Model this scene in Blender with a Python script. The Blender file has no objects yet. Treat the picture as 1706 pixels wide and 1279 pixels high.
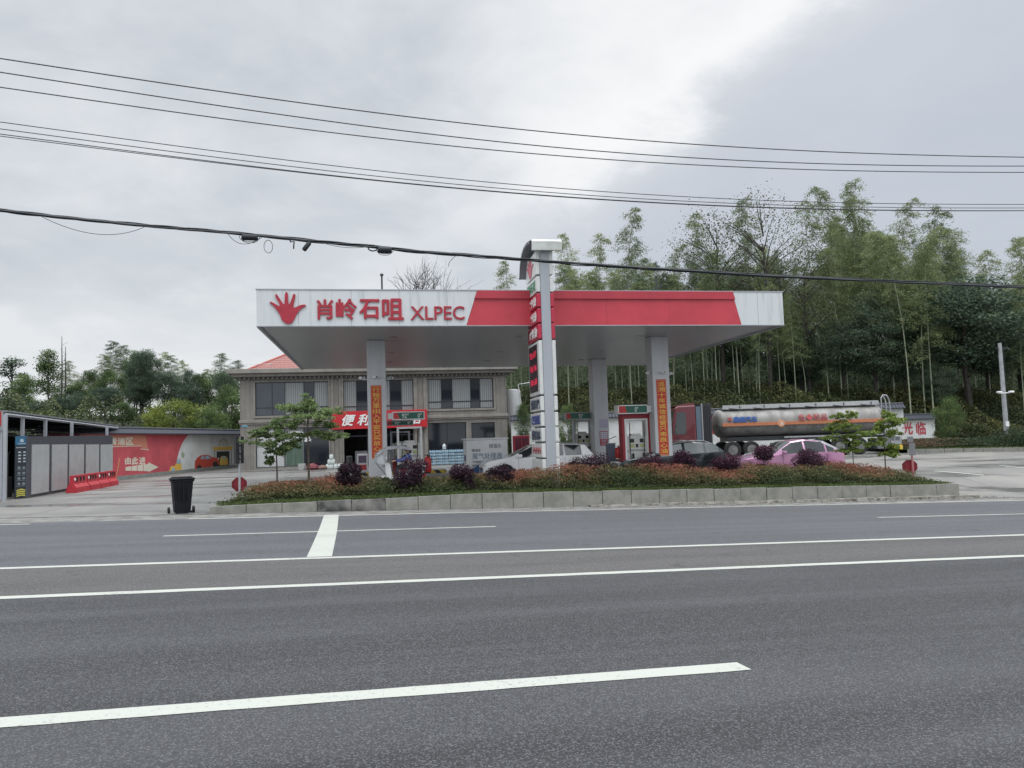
import bpy, bmesh, math, random
import numpy as np
from mathutils import Vector, Matrix
random.seed(7)
RNG = np.random.default_rng(7)
SC = bpy.context.scene
COL = SC.collection
PI = math.pi
R = math.radians

# ------------------------------------------------------------------ camera
F_PX, CX, CY = 1280.0, 853.0, 639.5
CZ = 1.72
_n = Vector((-0.032, 1.0, 90.3 / F_PX)).normalized()          # world up in camera axes (right, up, forward)
_yc = (Vector((0, 0, 1)) - _n * _n.z).normalized()
_xc = _yc.cross(_n) * -1.0
if _xc.x < 0: _xc = -_xc
def cam2world(v):
    v = Vector(v)
    return Vector((v.dot(_xc), v.dot(_yc), v.dot(_n)))
cam_d = bpy.data.cameras.new("camera")
cam = bpy.data.objects.new("camera", cam_d); COL.objects.link(cam)
cr, cu, cf = cam2world((1, 0, 0)), cam2world((0, 1, 0)), cam2world((0, 0, 1))
m = Matrix((( cr.x, cu.x, -cf.x), (cr.y, cu.y, -cf.y), (cr.z, cu.z, -cf.z))).to_4x4()
m.translation = Vector((0, 0, CZ))
cam.matrix_world = m
cam_d.sensor_fit = 'HORIZONTAL'; cam_d.sensor_width = 36.0
cam_d.lens = 36.0 * F_PX / 1706.0
cam_d.clip_start = 0.1; cam_d.clip_end = 3000
SC.camera = cam
SC.view_settings.view_transform = 'Standard'; SC.view_settings.look = 'None'
SC.view_settings.exposure = 0.0; SC.view_settings.gamma = 1.0
SC.render.resolution_x = 1024; SC.render.resolution_y = 768
SC.cycles.max_bounces = 6; SC.cycles.transparent_max_bounces = 8
SC.cycles.use_denoising = True

# ------------------------------------------------------------------ world (overcast) and sun
SUN_EL, SUN_AZ = R(58), R(35)      # azimuth from +Y towards +X
w = bpy.data.worlds.new("World"); SC.world = w; w.use_nodes = True
nt = w.node_tree; nt.nodes.clear()
def N(nt, t, **kw):
    n = nt.nodes.new(t)
    for k, v in kw.items():
        if k.startswith('i_'):
            key = k[2:]; key = int(key) if key.isdigit() else key.replace('_', ' ')
            n.inputs[key].default_value = v
        else: setattr(n, k, v)
    return n
def LK(nt, a, b): nt.links.new(a, b)
def MATH(nt, op, a, b=None, clamp=False):
    n = nt.nodes.new('ShaderNodeMath'); n.operation = op; n.use_clamp = clamp
    for i, v in enumerate((a, b)):
        if v is None: continue
        if isinstance(v, (int, float)): n.inputs[i].default_value = v
        else: nt.links.new(v, n.inputs[i])
    return n.outputs[0]
def MIXC(nt, f, a, b, blend='MIX'):
    n = nt.nodes.new('ShaderNodeMix'); n.data_type = 'RGBA'; n.blend_type = blend
    for i, v in ((0, f), (6, a), (7, b)):
        if isinstance(v, (int, float)): n.inputs[i].default_value = v
        elif isinstance(v, (tuple, list)): n.inputs[i].default_value = (*v[:3], 1)
        else: nt.links.new(v, n.inputs[i])
    return n.outputs[2]
def MAPR(nt, v, a, b, c=0.0, d=1.0, smooth=True):
    n = nt.nodes.new('ShaderNodeMapRange'); n.interpolation_type = 'SMOOTHSTEP' if smooth else 'LINEAR'
    nt.links.new(v, n.inputs[0])
    for i, x in enumerate((a, b, c, d)): n.inputs[i + 1].default_value = x
    return n.outputs[0]
tc = N(nt, 'ShaderNodeTexCoord')
sky = N(nt, 'ShaderNodeTexSky', sky_type='NISHITA'); sky.sun_disc = False
sky.sun_elevation = SUN_EL; sky.sun_rotation = SUN_AZ
sep = N(nt, 'ShaderNodeSeparateXYZ'); LK(nt, tc.outputs['Generated'], sep.inputs[0])
zz = MATH(nt, 'ADD', MATH(nt, 'MAXIMUM', sep.outputs[2], 0.0), 0.22)
cmb = N(nt, 'ShaderNodeCombineXYZ')
LK(nt, MATH(nt, 'DIVIDE', sep.outputs[0], zz), cmb.inputs[0]); LK(nt, MATH(nt, 'DIVIDE', sep.outputs[1], zz), cmb.inputs[1])
n1 = N(nt, 'ShaderNodeTexNoise', i_Scale=0.75, i_Detail=6.0, i_Roughness=0.5, i_Distortion=0.3); LK(nt, cmb.outputs[0], n1.inputs['Vector'])
n2 = N(nt, 'ShaderNodeTexNoise', i_Scale=2.4, i_Detail=7.0, i_Roughness=0.6, i_Distortion=0.25); LK(nt, cmb.outputs[0], n2.inputs['Vector'])
cl = MATH(nt, 'ADD', MATH(nt, 'MULTIPLY', n1.outputs[0], 0.62), MATH(nt, 'MULTIPLY', n2.outputs[0], 0.38))
cl = MAPR(nt, cl, 0.36, 0.63)
ccol = MIXC(nt, cl, (0.53, 0.58, 0.635), (0.82, 0.835, 0.86))
# bright opening in the cloud, up and to the right, and a paler strip over the hills at the left
wd = cam2world(((1300 - CX) / F_PX, -(10 - CY) / F_PX, 1)).normalized()
dotn = N(nt, 'ShaderNodeVectorMath', operation='DOT_PRODUCT'); LK(nt, tc.outputs['Generated'], dotn.inputs[0]); dotn.inputs[1].default_value = wd
wob = MATH(nt, 'ADD', dotn.outputs['Value'], MATH(nt, 'MULTIPLY', MATH(nt, 'SUBTRACT', n1.outputs[0], 0.5), 0.16))
gl = MAPR(nt, wob, 0.90, 0.995)
r1_, r2_ = cam2world(((1440 - CX) / F_PX, CY / F_PX, 1)), cam2world(((1090 - CX) / F_PX, (CY - 235) / F_PX, 1)); bn = r1_.cross(r2_).normalized()
if bn.dot(cam2world(((1650 - CX) / F_PX, (CY - 200) / F_PX, 1))) < 0: bn = -bn
d2 = N(nt, 'ShaderNodeVectorMath', operation='DOT_PRODUCT'); LK(nt, tc.outputs['Generated'], d2.inputs[0]); d2.inputs[1].default_value = bn
edge_ = MATH(nt, 'ADD', d2.outputs['Value'], MATH(nt, 'MULTIPLY', MATH(nt, 'SUBTRACT', n2.outputs[0], 0.5), 0.34))
hi = MATH(nt, 'MULTIPLY', gl, MATH(nt, 'MULTIPLY', MAPR(nt, edge_, 0.03, -0.06), MAPR(nt, edge_, -0.42, 0.0)))
ccol = MIXC(nt, MATH(nt, 'MULTIPLY', MATH(nt, 'MULTIPLY', MAPR(nt, edge_, -0.05, 0.10), MAPR(nt, dotn.outputs['Value'], 0.80, 0.95)), 0.75), ccol, (0.545, 0.59, 0.665))
ccol = MIXC(nt, MATH(nt, 'MULTIPLY', hi, 0.95), ccol, (1.0, 1.0, 1.0))
low = MATH(nt, 'MULTIPLY', MAPR(nt, MATH(nt, 'ADD', sep.outputs[2], MATH(nt, 'MULTIPLY', MATH(nt, 'SUBTRACT', n2.outputs[0], 0.5), 0.5)), 0.26, 0.06), MAPR(nt, sep.outputs[0], 0.0, -0.35))
ccol = MIXC(nt, MATH(nt, 'MULTIPLY', low, 0.85), ccol, (0.86, 0.875, 0.89))
# the overcast is brightest overhead, above the frame
boost = MAPR(nt, sep.outputs[2], 0.55, 0.95, 1.0, 4.8)
vm = N(nt, 'ShaderNodeVectorMath', operation='SCALE'); LK(nt, ccol, vm.inputs[0]); LK(nt, MATH(nt, 'MULTIPLY', boost, MAPR(nt, sep.outputs[1], 0.05, -0.35, 1.0, 1.5)), vm.inputs['Scale'])
sv = N(nt, 'ShaderNodeVectorMath', operation='SCALE'); LK(nt, sky.outputs[0], sv.inputs[0]); sv.inputs['Scale'].default_value = 0.1
fin = MIXC(nt, 0.95, sv.outputs[0], vm.outputs[0])
bg = N(nt, 'ShaderNodeBackground', i_Strength=1.0); LK(nt, fin, bg.inputs[0])
wo = N(nt, 'ShaderNodeOutputWorld'); LK(nt, bg.outputs[0], wo.inputs[0])
sd = bpy.data.lights.new("sun", 'SUN'); sd.energy = 0.8; sd.angle = R(20); sd.color = (1.0, 0.96, 0.9)
so = bpy.data.objects.new("sun", sd); COL.objects.link(so)
sdir = Vector((math.sin(SUN_AZ) * math.cos(SUN_EL), math.cos(SUN_AZ) * math.cos(SUN_EL), math.sin(SUN_EL)))
so.rotation_euler = sdir.to_track_quat('Z', 'Y').to_euler()

# ------------------------------------------------------------------ pixel rays, planes
def ray(px, py): return cam2world(((px - CX) / F_PX, -(py - CY) / F_PX, 1.0))
def pt(px, py, Y):
    r = ray(px, py); k = Y / r.y
    return Vector((0, 0, CZ)) + r * k
_rn = Vector((-0.00389, 1.0, 120.5 / F_PX)).normalized()
RN = cam2world(_rn); RH = 1.62                      # road plane: normal and distance under the lens
def road_hit(px, py):
    r = ray(px, py); k = -RH / r.dot(RN); return Vector((0, 0, CZ)) + r * k
def road_z(x, y): return CZ + (-RH - RN.x * x - RN.y * y) / RN.z
DR = ray(6000, 740); DH = Vector((DR.x, DR.y)).normalized(); TH = Vector((-DH.y, DH.x))
def st(x, y): return (x * DH.x + y * DH.y, x * TH.x + y * TH.y)
def xy(s, t): return (s * DH.x + t * TH.x, s * DH.y + t * TH.y)
def tline(px, py): h = road_hit(px, py); return st(h.x, h.y)
TK = tline(800, 847)[1]                              # kerb line
def ss(x): x = max(0.0, min(1.0, x)); return x * x * (3 - 2 * x)
def yard(x, y):
    return 0.006 * (max(20, min(y, 62)) - 30) - 0.02 * max(0, min(x + 5, 18)) * (1 - ss((y - 35) / 9))
def hill(x, y):
    yb = 54.5 + (9 * ss((-8 - x) / 6))
    h = 3.6 * ss((y - yb) / 6.0) + 0.05 * max(0, y - yb - 6)
    h2 = (3.4 * ss((-x - 25) / 9) + 0.03 * max(0, -x - 34)) * ss((y - 30) / 14)
    h = max(h, h2)
    h += 5.5 * ss((y - 66) / 20) * ss((x + 12) / 14)
    if y > 60: h += 0.6 * math.sin(x * 0.11) + 0.5 * math.sin(x * 0.05 + y * 0.04)
    return h
def G(x, y):
    s, t = st(x, y); rz = road_z(x, y)
    if t <= TK + 1e-6: return rz - 0.06
    w_ = ss((t - TK) / 7.0); z = (rz - 0.06) * (1 - w_) + (yard(x, y) - 0.06) * w_
    return z + hill(x, y)
def FZ(x, y): return G(x, y) + 0.07
class Frame:
    """local axes: x along the front, y away from the road, z up"""
    def __init__(s, o, yaw): s.o = Vector(o); s.yaw = yaw; s.ax = Vector((math.cos(yaw), math.sin(yaw), 0)); s.ay = Vector((-math.sin(yaw), math.cos(yaw), 0))
    def L(s, px, py, yl=0.0):
        r = ray(px, py); c = Vector((0, 0, CZ)); k = (yl - (c - s.o).dot(s.ay)) / r.dot(s.ay); p = c + r * k - s.o
        return p.dot(s.ax), p.z
    def W(s, x, y, z=0): return s.o + s.ax * x + s.ay * y + Vector((0, 0, z))
    def loc(s, p): d = Vector(p) - s.o; return Vector((d.dot(s.ax), d.dot(s.ay), d.z))

# ------------------------------------------------------------------ materials
MATS = {}
def mat(name, col, rough=0.6, metal=0.0, noise=0.0, nscale=8.0, col2=None, bump=0.0, bscale=40.0, emit=None, spec=0.5, coat=0.0, stretch=(1, 1, 1), detail=5.0, alpha=None):
    if name in MATS: return MATS[name]
    m = bpy.data.materials.new(name); m.use_nodes = True; nt = m.node_tree
    b = nt.nodes['Principled BSDF']; b.inputs['Base Color'].default_value = (*col, 1)
    b.inputs['Roughness'].default_value = rough; b.inputs['Metallic'].default_value = metal
    b.inputs['Specular IOR Level'].default_value = spec; b.inputs['Coat Weight'].default_value = coat
    b.inputs['Coat Roughness'].default_value = 0.05
    tc = N(nt, 'ShaderNodeTexCoord'); mp = N(nt, 'ShaderNodeMapping'); mp.inputs['Scale'].default_value = stretch
    LK(nt, tc.outputs['Object'], mp.inputs[0])
    if noise > 0 or col2:
        nz = N(nt, 'ShaderNodeTexNoise', i_Scale=nscale, i_Detail=detail, i_Roughness=0.6); LK(nt, mp.outputs[0], nz.inputs['Vector'])
        c2 = col2 if col2 else tuple(c * (1 - noise) for c in col)
        f = MAPR(nt, nz.outputs[0], 0.35, 0.68)
        LK(nt, MIXC(nt, f, col, c2), b.inputs['Base Color'])
        LK(nt, MAPR(nt, nz.outputs[0], 0.3, 0.7, rough * 0.85, min(1, rough * 1.15)), b.inputs['Roughness'])
    if bump > 0:
        nb = N(nt, 'ShaderNodeTexNoise', i_Scale=bscale, i_Detail=3.0); LK(nt, mp.outputs[0], nb.inputs['Vector'])
        bp = N(nt, 'ShaderNodeBump', i_Strength=bump, i_Distance=0.02); LK(nt, nb.outputs[0], bp.inputs['Height']); LK(nt, bp.outputs[0], b.inputs['Normal'])
    if emit:
        b.inputs['Emission Color'].default_value = (*emit[:3], 1); b.inputs['Emission Strength'].default_value = emit[3]
    MATS[name] = m; return m
def leaf_mat(name, ca, cb, cc=None, trans=0.35):
    if name in MATS: return MATS[name]
    m = bpy.data.materials.new(name); m.use_nodes = True; nt = m.node_tree; b = nt.nodes['Principled BSDF']
    at = N(nt, 'ShaderNodeAttribute', attribute_name='tone'); oi = N(nt, 'ShaderNodeObjectInfo')
    f = MATH(nt, 'ADD', at.outputs['Fac'], MATH(nt, 'MULTIPLY', MATH(nt, 'SUBTRACT', oi.outputs['Random'], 0.5), 0.45), clamp=True)
    rp = N(nt, 'ShaderNodeValToRGB'); LK(nt, f, rp.inputs[0])
    rp.color_ramp.elements[0].color = (*ca, 1); rp.color_ramp.elements[1].color = (*cb, 1)
    if cc: e = rp.color_ramp.elements.new(0.5); e.color = (*cc, 1)
    LK(nt, rp.outputs[0], b.inputs['Base Color']); b.inputs['Roughness'].default_value = 0.55
    b.inputs['Specular IOR Level'].default_value = 0.3
    tr = N(nt, 'ShaderNodeBsdfTranslucent'); LK(nt, rp.outputs[0], tr.inputs[0])
    mx = N(nt, 'ShaderNodeMixShader'); mx.inputs[0].default_value = trans
    LK(nt, b.outputs[0], mx.inputs[1]); LK(nt, tr.outputs[0], mx.inputs[2])
    LK(nt, mx.outputs[0], nt.nodes['Material Output'].inputs[0])
    MATS[name] = m; return m
WHITE = mat('white_panel', (0.66, 0.68, 0.69), 0.45, noise=0.22, nscale=1.2, stretch=(1, 1, 0.25))
WPAINT = mat('white_paint', (0.80, 0.81, 0.81), 0.45, noise=0.1, nscale=2)
RED = mat('red_panel', (0.52, 0.045, 0.065), 0.45, noise=0.15, nscale=0.8)
REDT = mat('red_letter', (0.40, 0.02, 0.04), 0.4, noise=0.2, nscale=5)
GREEN = mat('green_panel', (0.01, 0.11, 0.07), 0.4)
DARK = mat('dark_metal', (0.03, 0.032, 0.036), 0.5, noise=0.3)
BLACK = mat('black_plastic', (0.012, 0.013, 0.016), 0.45, noise=0.3, nscale=6)
RUBBER = mat('rubber', (0.02, 0.02, 0.02), 0.8, noise=0.3)
STEEL = mat('steel', (0.42, 0.43, 0.44), 0.35, metal=0.85, noise=0.25)
GREYP = mat('grey_paint', (0.36, 0.38, 0.41), 0.45, noise=0.12, nscale=1.5, stretch=(1, 1, 0.3))
SOFFIT = None
GLASSD = mat('dark_glass', (0.012, 0.016, 0.022), 0.06, spec=0.6)
YELLOW = mat('yellow_paint', (0.72, 0.50, 0.06), 0.5, noise=0.2)

# ------------------------------------------------------------------ mesh helpers
class MB:
    def __init__(s): s.v = []; s.f = []; s.mi = []
    def add(s, vs, fs, mi=0):
        o = len(s.v); s.v += [tuple(v) for v in vs]; s.f += [tuple(i + o for i in f) for f in fs]; s.mi += [mi] * len(fs); return s
    def box(s, x0, x1, y0, y1, z0, z1, mi=0, rz=0, c=None, b=0.0):
        if b > 0:
            b = min(b, (x1 - x0) * .45, (y1 - y0) * .45, (z1 - z0) * .45)
            bm = bmesh.new(); bmesh.ops.create_cube(bm, size=1)
            for v in bm.verts: v.co = Vector(((x0 + x1) / 2 + v.co.x * (x1 - x0), (y0 + y1) / 2 + v.co.y * (y1 - y0), (z0 + z1) / 2 + v.co.z * (z1 - z0)))
            bmesh.ops.bevel(bm, geom=list(bm.edges), offset=b, segments=2, affect='EDGES', profile=0.5)
            bm.verts.index_update(); vs = [tuple(v.co) for v in bm.verts]; fs = [[v.index for v in f.verts] for f in bm.faces]; bm.free()
        else:
            vs = [(x, y, z) for x in (x0, x1) for y in (y0, y1) for z in (z0, z1)]
            fs = [(0, 1, 3, 2), (4, 6, 7, 5), (0, 4, 5, 1), (2, 3, 7, 6), (0, 2, 6, 4), (1, 5, 7, 3)]
        if rz:
            c = c or ((x0 + x1) / 2, (y0 + y1) / 2); ca, sa = math.cos(rz), math.sin(rz)
            vs = [(c[0] + (x - c[0]) * ca - (y - c[1]) * sa, c[1] + (x - c[0]) * sa + (y - c[1]) * ca, z) for x, y, z in vs]
        return s.add(vs, fs, mi)
    def slab(s, poly, y0, y1, mi=0):
        """poly in x,z extruded along y"""
        n = len(poly)
        a = sum(poly[i][0] * poly[(i + 1) % n][1] - poly[(i + 1) % n][0] * poly[i][1] for i in range(n))
        if a < 0: poly = poly[::-1]
        vs = [(x, y0, z) for x, z in poly] + [(x, y1, z) for x, z in poly]
        fs = [tuple(range(n)), tuple(range(2 * n - 1, n - 1, -1))] + [(i, i + n, (i + 1) % n + n, (i + 1) % n) for i in range(n)]
        return s.add(vs, fs, mi)
    def slabx(s, poly, x0, x1, mi=0):
        """poly in y,z extruded along x"""
        n = len(poly); vs = [(x0, y, z) for y, z in poly] + [(x1, y, z) for y, z in poly]
        fs = [tuple(range(n - 1, -1, -1)), tuple(range(n, 2 * n))] + [(i, (i + 1) % n, (i + 1) % n + n, i + n) for i in range(n)]
        return s.add(vs, fs, mi)
    def slabz(s, poly, z0, z1, mi=0):
        n = len(poly); vs = [(x, y, z0) for x, y in poly] + [(x, y, z1) for x, y in poly]
        fs = [tuple(range(n - 1, -1, -1)), tuple(range(n, 2 * n))] + [(i, (i + 1) % n, (i + 1) % n + n, i + n) for i in range(n)]
        return s.add(vs, fs, mi)
    def tube(s, pts, r, n=8, mi=0, cap=True):
        pts = [Vector(p) for p in pts]; rs = r if isinstance(r, (list, tuple)) else [r] * len(pts); vs = []; fs = []
        up = Vector((0, 0, 1)); prev = None
        for i, p in enumerate(pts):
            d = (pts[min(i + 1, len(pts) - 1)] - pts[max(i - 1, 0)]); d = d.normalized() if d.length > 1e-9 else Vector((0, 0, 1))
            if prev is None:
                a = d.cross(up); a = a.normalized() if a.length > 1e-3 else Vector((1, 0, 0))
            else: a = (prev - d * prev.dot(d)).normalized()
            prev = a; b = d.cross(a)
            for k in range(n):
                t = 2 * PI * k / n; q = p + (a * math.cos(t) + b * math.sin(t)) * rs[i]; vs.append(tuple(q))
        for i in range(len(pts) - 1):
            for k in range(n): fs.append((i * n + k, i * n + (k + 1) % n, (i + 1) * n + (k + 1) % n, (i + 1) * n + k))
        if cap: fs.append(tuple(range(n - 1, -1, -1))); fs.append(tuple(range((len(pts) - 1) * n, len(pts) * n)))
        return s.add(vs, fs, mi)
    def lathe(s, prof, axis='z', c=(0, 0, 0), n=24, mi=0):
        """prof: (r, h) list"""
        vs = []; fs = []
        for r_, h in prof:
            for k in range(n):
                t = 2 * PI * k / n; a, b = r_ * math.cos(t), r_ * math.sin(t)
                p = {'z': (a, b, h), 'y': (a, h, b), 'x': (h, a, b)}[axis]; vs.append((p[0] + c[0], p[1] + c[1], p[2] + c[2]))
        for i in range(len(prof) - 1):
            for k in range(n): fs.append((i * n + k, i * n + (k + 1) % n, (i + 1) * n + (k + 1) % n, (i + 1) * n + k))
        fs.append(tuple(range(n - 1, -1, -1))); fs.append(tuple(range((len(prof) - 1) * n, len(prof) * n)))
        return s.add(vs, fs, mi)
    def ball(s, c, r, n=12, mi=0):
        r = (r, r, r) if isinstance(r, (int, float)) else r; vs = []; fs = []; m_ = n // 2 + 1
        for i in range(m_ + 1):
            p = PI * i / m_
            for k in range(n): t = 2 * PI * k / n; vs.append((c[0] + r[0] * math.sin(p) * math.cos(t), c[1] + r[1] * math.sin(p) * math.sin(t), c[2] + r[2] * math.cos(p)))
        for i in range(m_):
            for k in range(n): fs.append((i * n + k, (i + 1) * n + k, (i + 1) * n + (k + 1) % n, i * n + (k + 1) % n))
        return s.add(vs, fs, mi)
    def mesh(s, name, mats, smooth=False, angle=40):
        me = bpy.data.meshes.new(name); me.from_pydata(s.v, [], s.f)
        mats = mats if isinstance(mats, (list, tuple)) else [mats]
        for m_ in mats: me.materials.append(m_)
        if len(mats) > 1: me.polygons.foreach_set('material_index', s.mi)
        bm = bmesh.new(); bm.from_mesh(me); bmesh.ops.remove_doubles(bm, verts=bm.verts, dist=1e-5)
        bmesh.ops.recalc_face_normals(bm, faces=bm.faces); bm.to_mesh(me); bm.free()
        if smooth:
            me.polygons.foreach_set('use_smooth', [True] * len(me.polygons))
            try: me.set_sharp_from_angle(angle=R(angle))
            except Exception: pass
        me.update(); return me
    def build(s, name, mats, parent=None, loc=(0, 0, 0), rz=0, smooth=False, angle=40, label=None):
        o = bpy.data.objects.new(name, s.mesh(name, mats, smooth, angle)); COL.objects.link(o)
        o.location = loc; o.rotation_euler = (0, 0, rz)
        if parent: o.parent = parent
        if label: o['label'] = label
        return o
def tag(o, label=None, cat=None, group=None, kind=None):
    if label: o['label'] = label
    if cat: o['category'] = cat
    if group: o['group'] = group
    if kind: o['kind'] = kind
    return o
def thing(name, label, cat, loc, rz=0, group=None):
    o = bpy.data.objects.new(name, None); COL.objects.link(o); o.location = loc; o.rotation_euler = (0, 0, rz); o.empty_display_size = 0.3
    return tag(o, label, cat, group)
def dup(root, loc, rz=None, scale=None, label=None):
    r = root.copy(); COL.objects.link(r); r.location = loc
    if rz is not None: r.rotation_euler = (r.rotation_euler.x, r.rotation_euler.y, rz)
    if scale is not None: r.scale = scale if isinstance(scale, (tuple, list)) else (scale,) * 3
    if label: r['label'] = label
    for ch in list(root.children):
        c = ch.copy(); COL.objects.link(c); c.parent = r
        for g in list(ch.children): d = g.copy(); COL.objects.link(d); d.parent = c
    return r
def fit_text(txt, x0, x1, z0, z1, y, material, parent, name='lettering', depth=0.01, bold=0.0, shear=0.0, rot=None, line=1.0, loc=None):
    """text fitted to a box of the local x,z plane, facing -y; centred in the box if rot is given it is applied about the centre"""
    cu_ = bpy.data.curves.new('t', 'FONT'); cu_.body = txt; cu_.size = 1; cu_.extrude = 0.5; cu_.shear = shear
    cu_.space_line = line; cu_.align_x = 'CENTER'; cu_.resolution_u = 3
    to = bpy.data.objects.new('t', cu_); COL.objects.link(to)
    dg = bpy.context.evaluated_depsgraph_get(); dg.update(); me = bpy.data.meshes.new_from_object(to.evaluated_get(dg))
    bpy.data.objects.remove(to); bpy.data.curves.remove(cu_)
    n = len(me.vertices)
    if n == 0: return None
    co = np.empty(n * 3, 'f'); me.vertices.foreach_get('co', co); co = co.reshape(-1, 3)
    mn, mx = co.min(0), co.max(0); out = np.empty_like(co)
    out[:, 0] = x0 + (co[:, 0] - mn[0]) / (mx[0] - mn[0]) * (x1 - x0)
    out[:, 2] = z0 + (co[:, 1] - mn[1]) / (mx[1] - mn[1]) * (z1 - z0)
    out[:, 1] = y - (co[:, 2] - mn[2]) / (mx[2] - mn[2]) * depth
    me.vertices.foreach_set('co', out.reshape(-1)); me.materials.clear(); me.materials.append(material); me.update()
    if bold > 0:
        d_ = bold * (x1 - x0) / max(1, len(txt)) * 1.0; bm = bmesh.new(); bm.from_mesh(me); g0 = list(bm.verts) + list(bm.edges) + list(bm.faces)
        for k_, (ox, oz) in enumerate(((d_, 0), (-d_, 0), (0, d_), (0, -d_))):
            r_ = bmesh.ops.duplicate(bm, geom=g0); bmesh.ops.translate(bm, vec=(ox, 0.0004 * (k_ + 1), oz), verts=[v for v in r_['geom'] if isinstance(v, bmesh.types.BMVert)])
        bm.to_mesh(me); bm.free()
    o = bpy.data.objects.new(name, me); COL.objects.link(o); me.name = name
    if parent: o.parent = parent
    if rot: o.rotation_euler = rot
    if loc: o.location = loc
    return o
def leaf_mesh(name, P, size, aspect, material, rng=RNG, dirs=None, tone=None, jitter=0.35, spread=1.0):
    """many small rhombic leaves"""
    P = np.asarray(P, 'f'); n = len(P)
    a = rng.normal(size=(n, 3)); a[:, 2] *= spread
    if dirs is not None: a = a * jitter + dirs
    a /= np.linalg.norm(a, axis=1)[:, None] + 1e-9
    b = rng.normal(size=(n, 3)); b -= (b * a).sum(1)[:, None] * a; b /= np.linalg.norm(b, axis=1)[:, None] + 1e-9
    L = size * rng.uniform(0.6, 1.3, n)[:, None]; a = a * L; b = b * L * aspect
    V = np.stack([P - a * 0.5, P + b * 0.5, P + a * 0.5, P - b * 0.5], 1).reshape(-1, 3)
    me = bpy.data.meshes.new(name); me.vertices.add(4 * n); me.vertices.foreach_set('co', V.reshape(-1).astype('f'))
    me.loops.add(4 * n); me.loops.foreach_set('vertex_index', np.arange(4 * n, dtype='i'))
    me.polygons.add(n); me.polygons.foreach_set('loop_start', np.arange(0, 4 * n, 4, dtype='i'))
    try: me.polygons.foreach_set('loop_total', np.full(n, 4, dtype='i'))
    except Exception: pass
    at = me.attributes.new('tone', 'FLOAT', 'POINT'); t = tone if tone is not None else rng.uniform(0, 1, n)
    at.data.foreach_set('value', np.repeat(np.clip(t, 0, 1), 4).astype('f'))
    me.materials.append(material); me.update(calc_edges=True); me.validate(); return me
def link(name, me, parent=None, loc=(0, 0, 0), rz=0):
    o = bpy.data.objects.new(name, me); COL.objects.link(o); o.location = loc; o.rotation_euler = (0, 0, rz)
    if parent: o.parent = parent
    return o

# ------------------------------------------------------------------ ground and road
S_L = sorted(set([-170, -130, -100, -80, -64, -52, -44] + [round(-38 + 1.0 * i, 2) for i in range(85)] + [52, 60, 70, 85, 105, 130, 170]))
T_L = [-60, -30, -14, -8, 0, 8, TK - 3, TK - 1, TK] + [TK + 1.0 * i for i in range(1, 66)] + [TK + 66 + 3 * i for i in range(1, 14)] + [TK + 120, TK + 160, TK + 230]
def sheet(name, sl, tl, off, material, keep=None, wave=None):
    V = []; Fc = []; nt_ = len(tl)
    for s in sl:
        for t in tl:
            x, y = xy(s, t); V.append((x, y, G(x, y) + off))
    for i in range(len(sl) - 1):
        for j in range(nt_ - 1):
            xm, ym = xy((sl[i] + sl[i + 1]) / 2, (tl[j] + tl[j + 1]) / 2)
            if keep and not keep(xm, ym): continue
            Fc.append((i * nt_ + j, (i + 1) * nt_ + j, (i + 1) * nt_ + j + 1, i * nt_ + j + 1))
    b = MB(); b.v = V; b.f = Fc; b.mi = [0] * len(Fc); return tag(b.build(name, material, smooth=True), kind='structure')
def ground_mat():
    m = bpy.data.materials.new('soil'); m.use_nodes = True; nt = m.node_tree; b = nt.nodes['Principled BSDF']
    tc = N(nt, 'ShaderNodeTexCoord')
    a = N(nt, 'ShaderNodeTexNoise', i_Scale=0.5, i_Detail=8.0); LK(nt, tc.outputs['Object'], a.inputs['Vector'])
    LK(nt, MIXC(nt, MAPR(nt, a.outputs[0], 0.4, 0.62), (0.03, 0.028, 0.018), (0.016, 0.026, 0.010)), b.inputs['Base Color']); b.inputs['Roughness'].default_value = 0.95
    return m
sheet('ground', S_L, T_L, 0.0, ground_mat())
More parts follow.
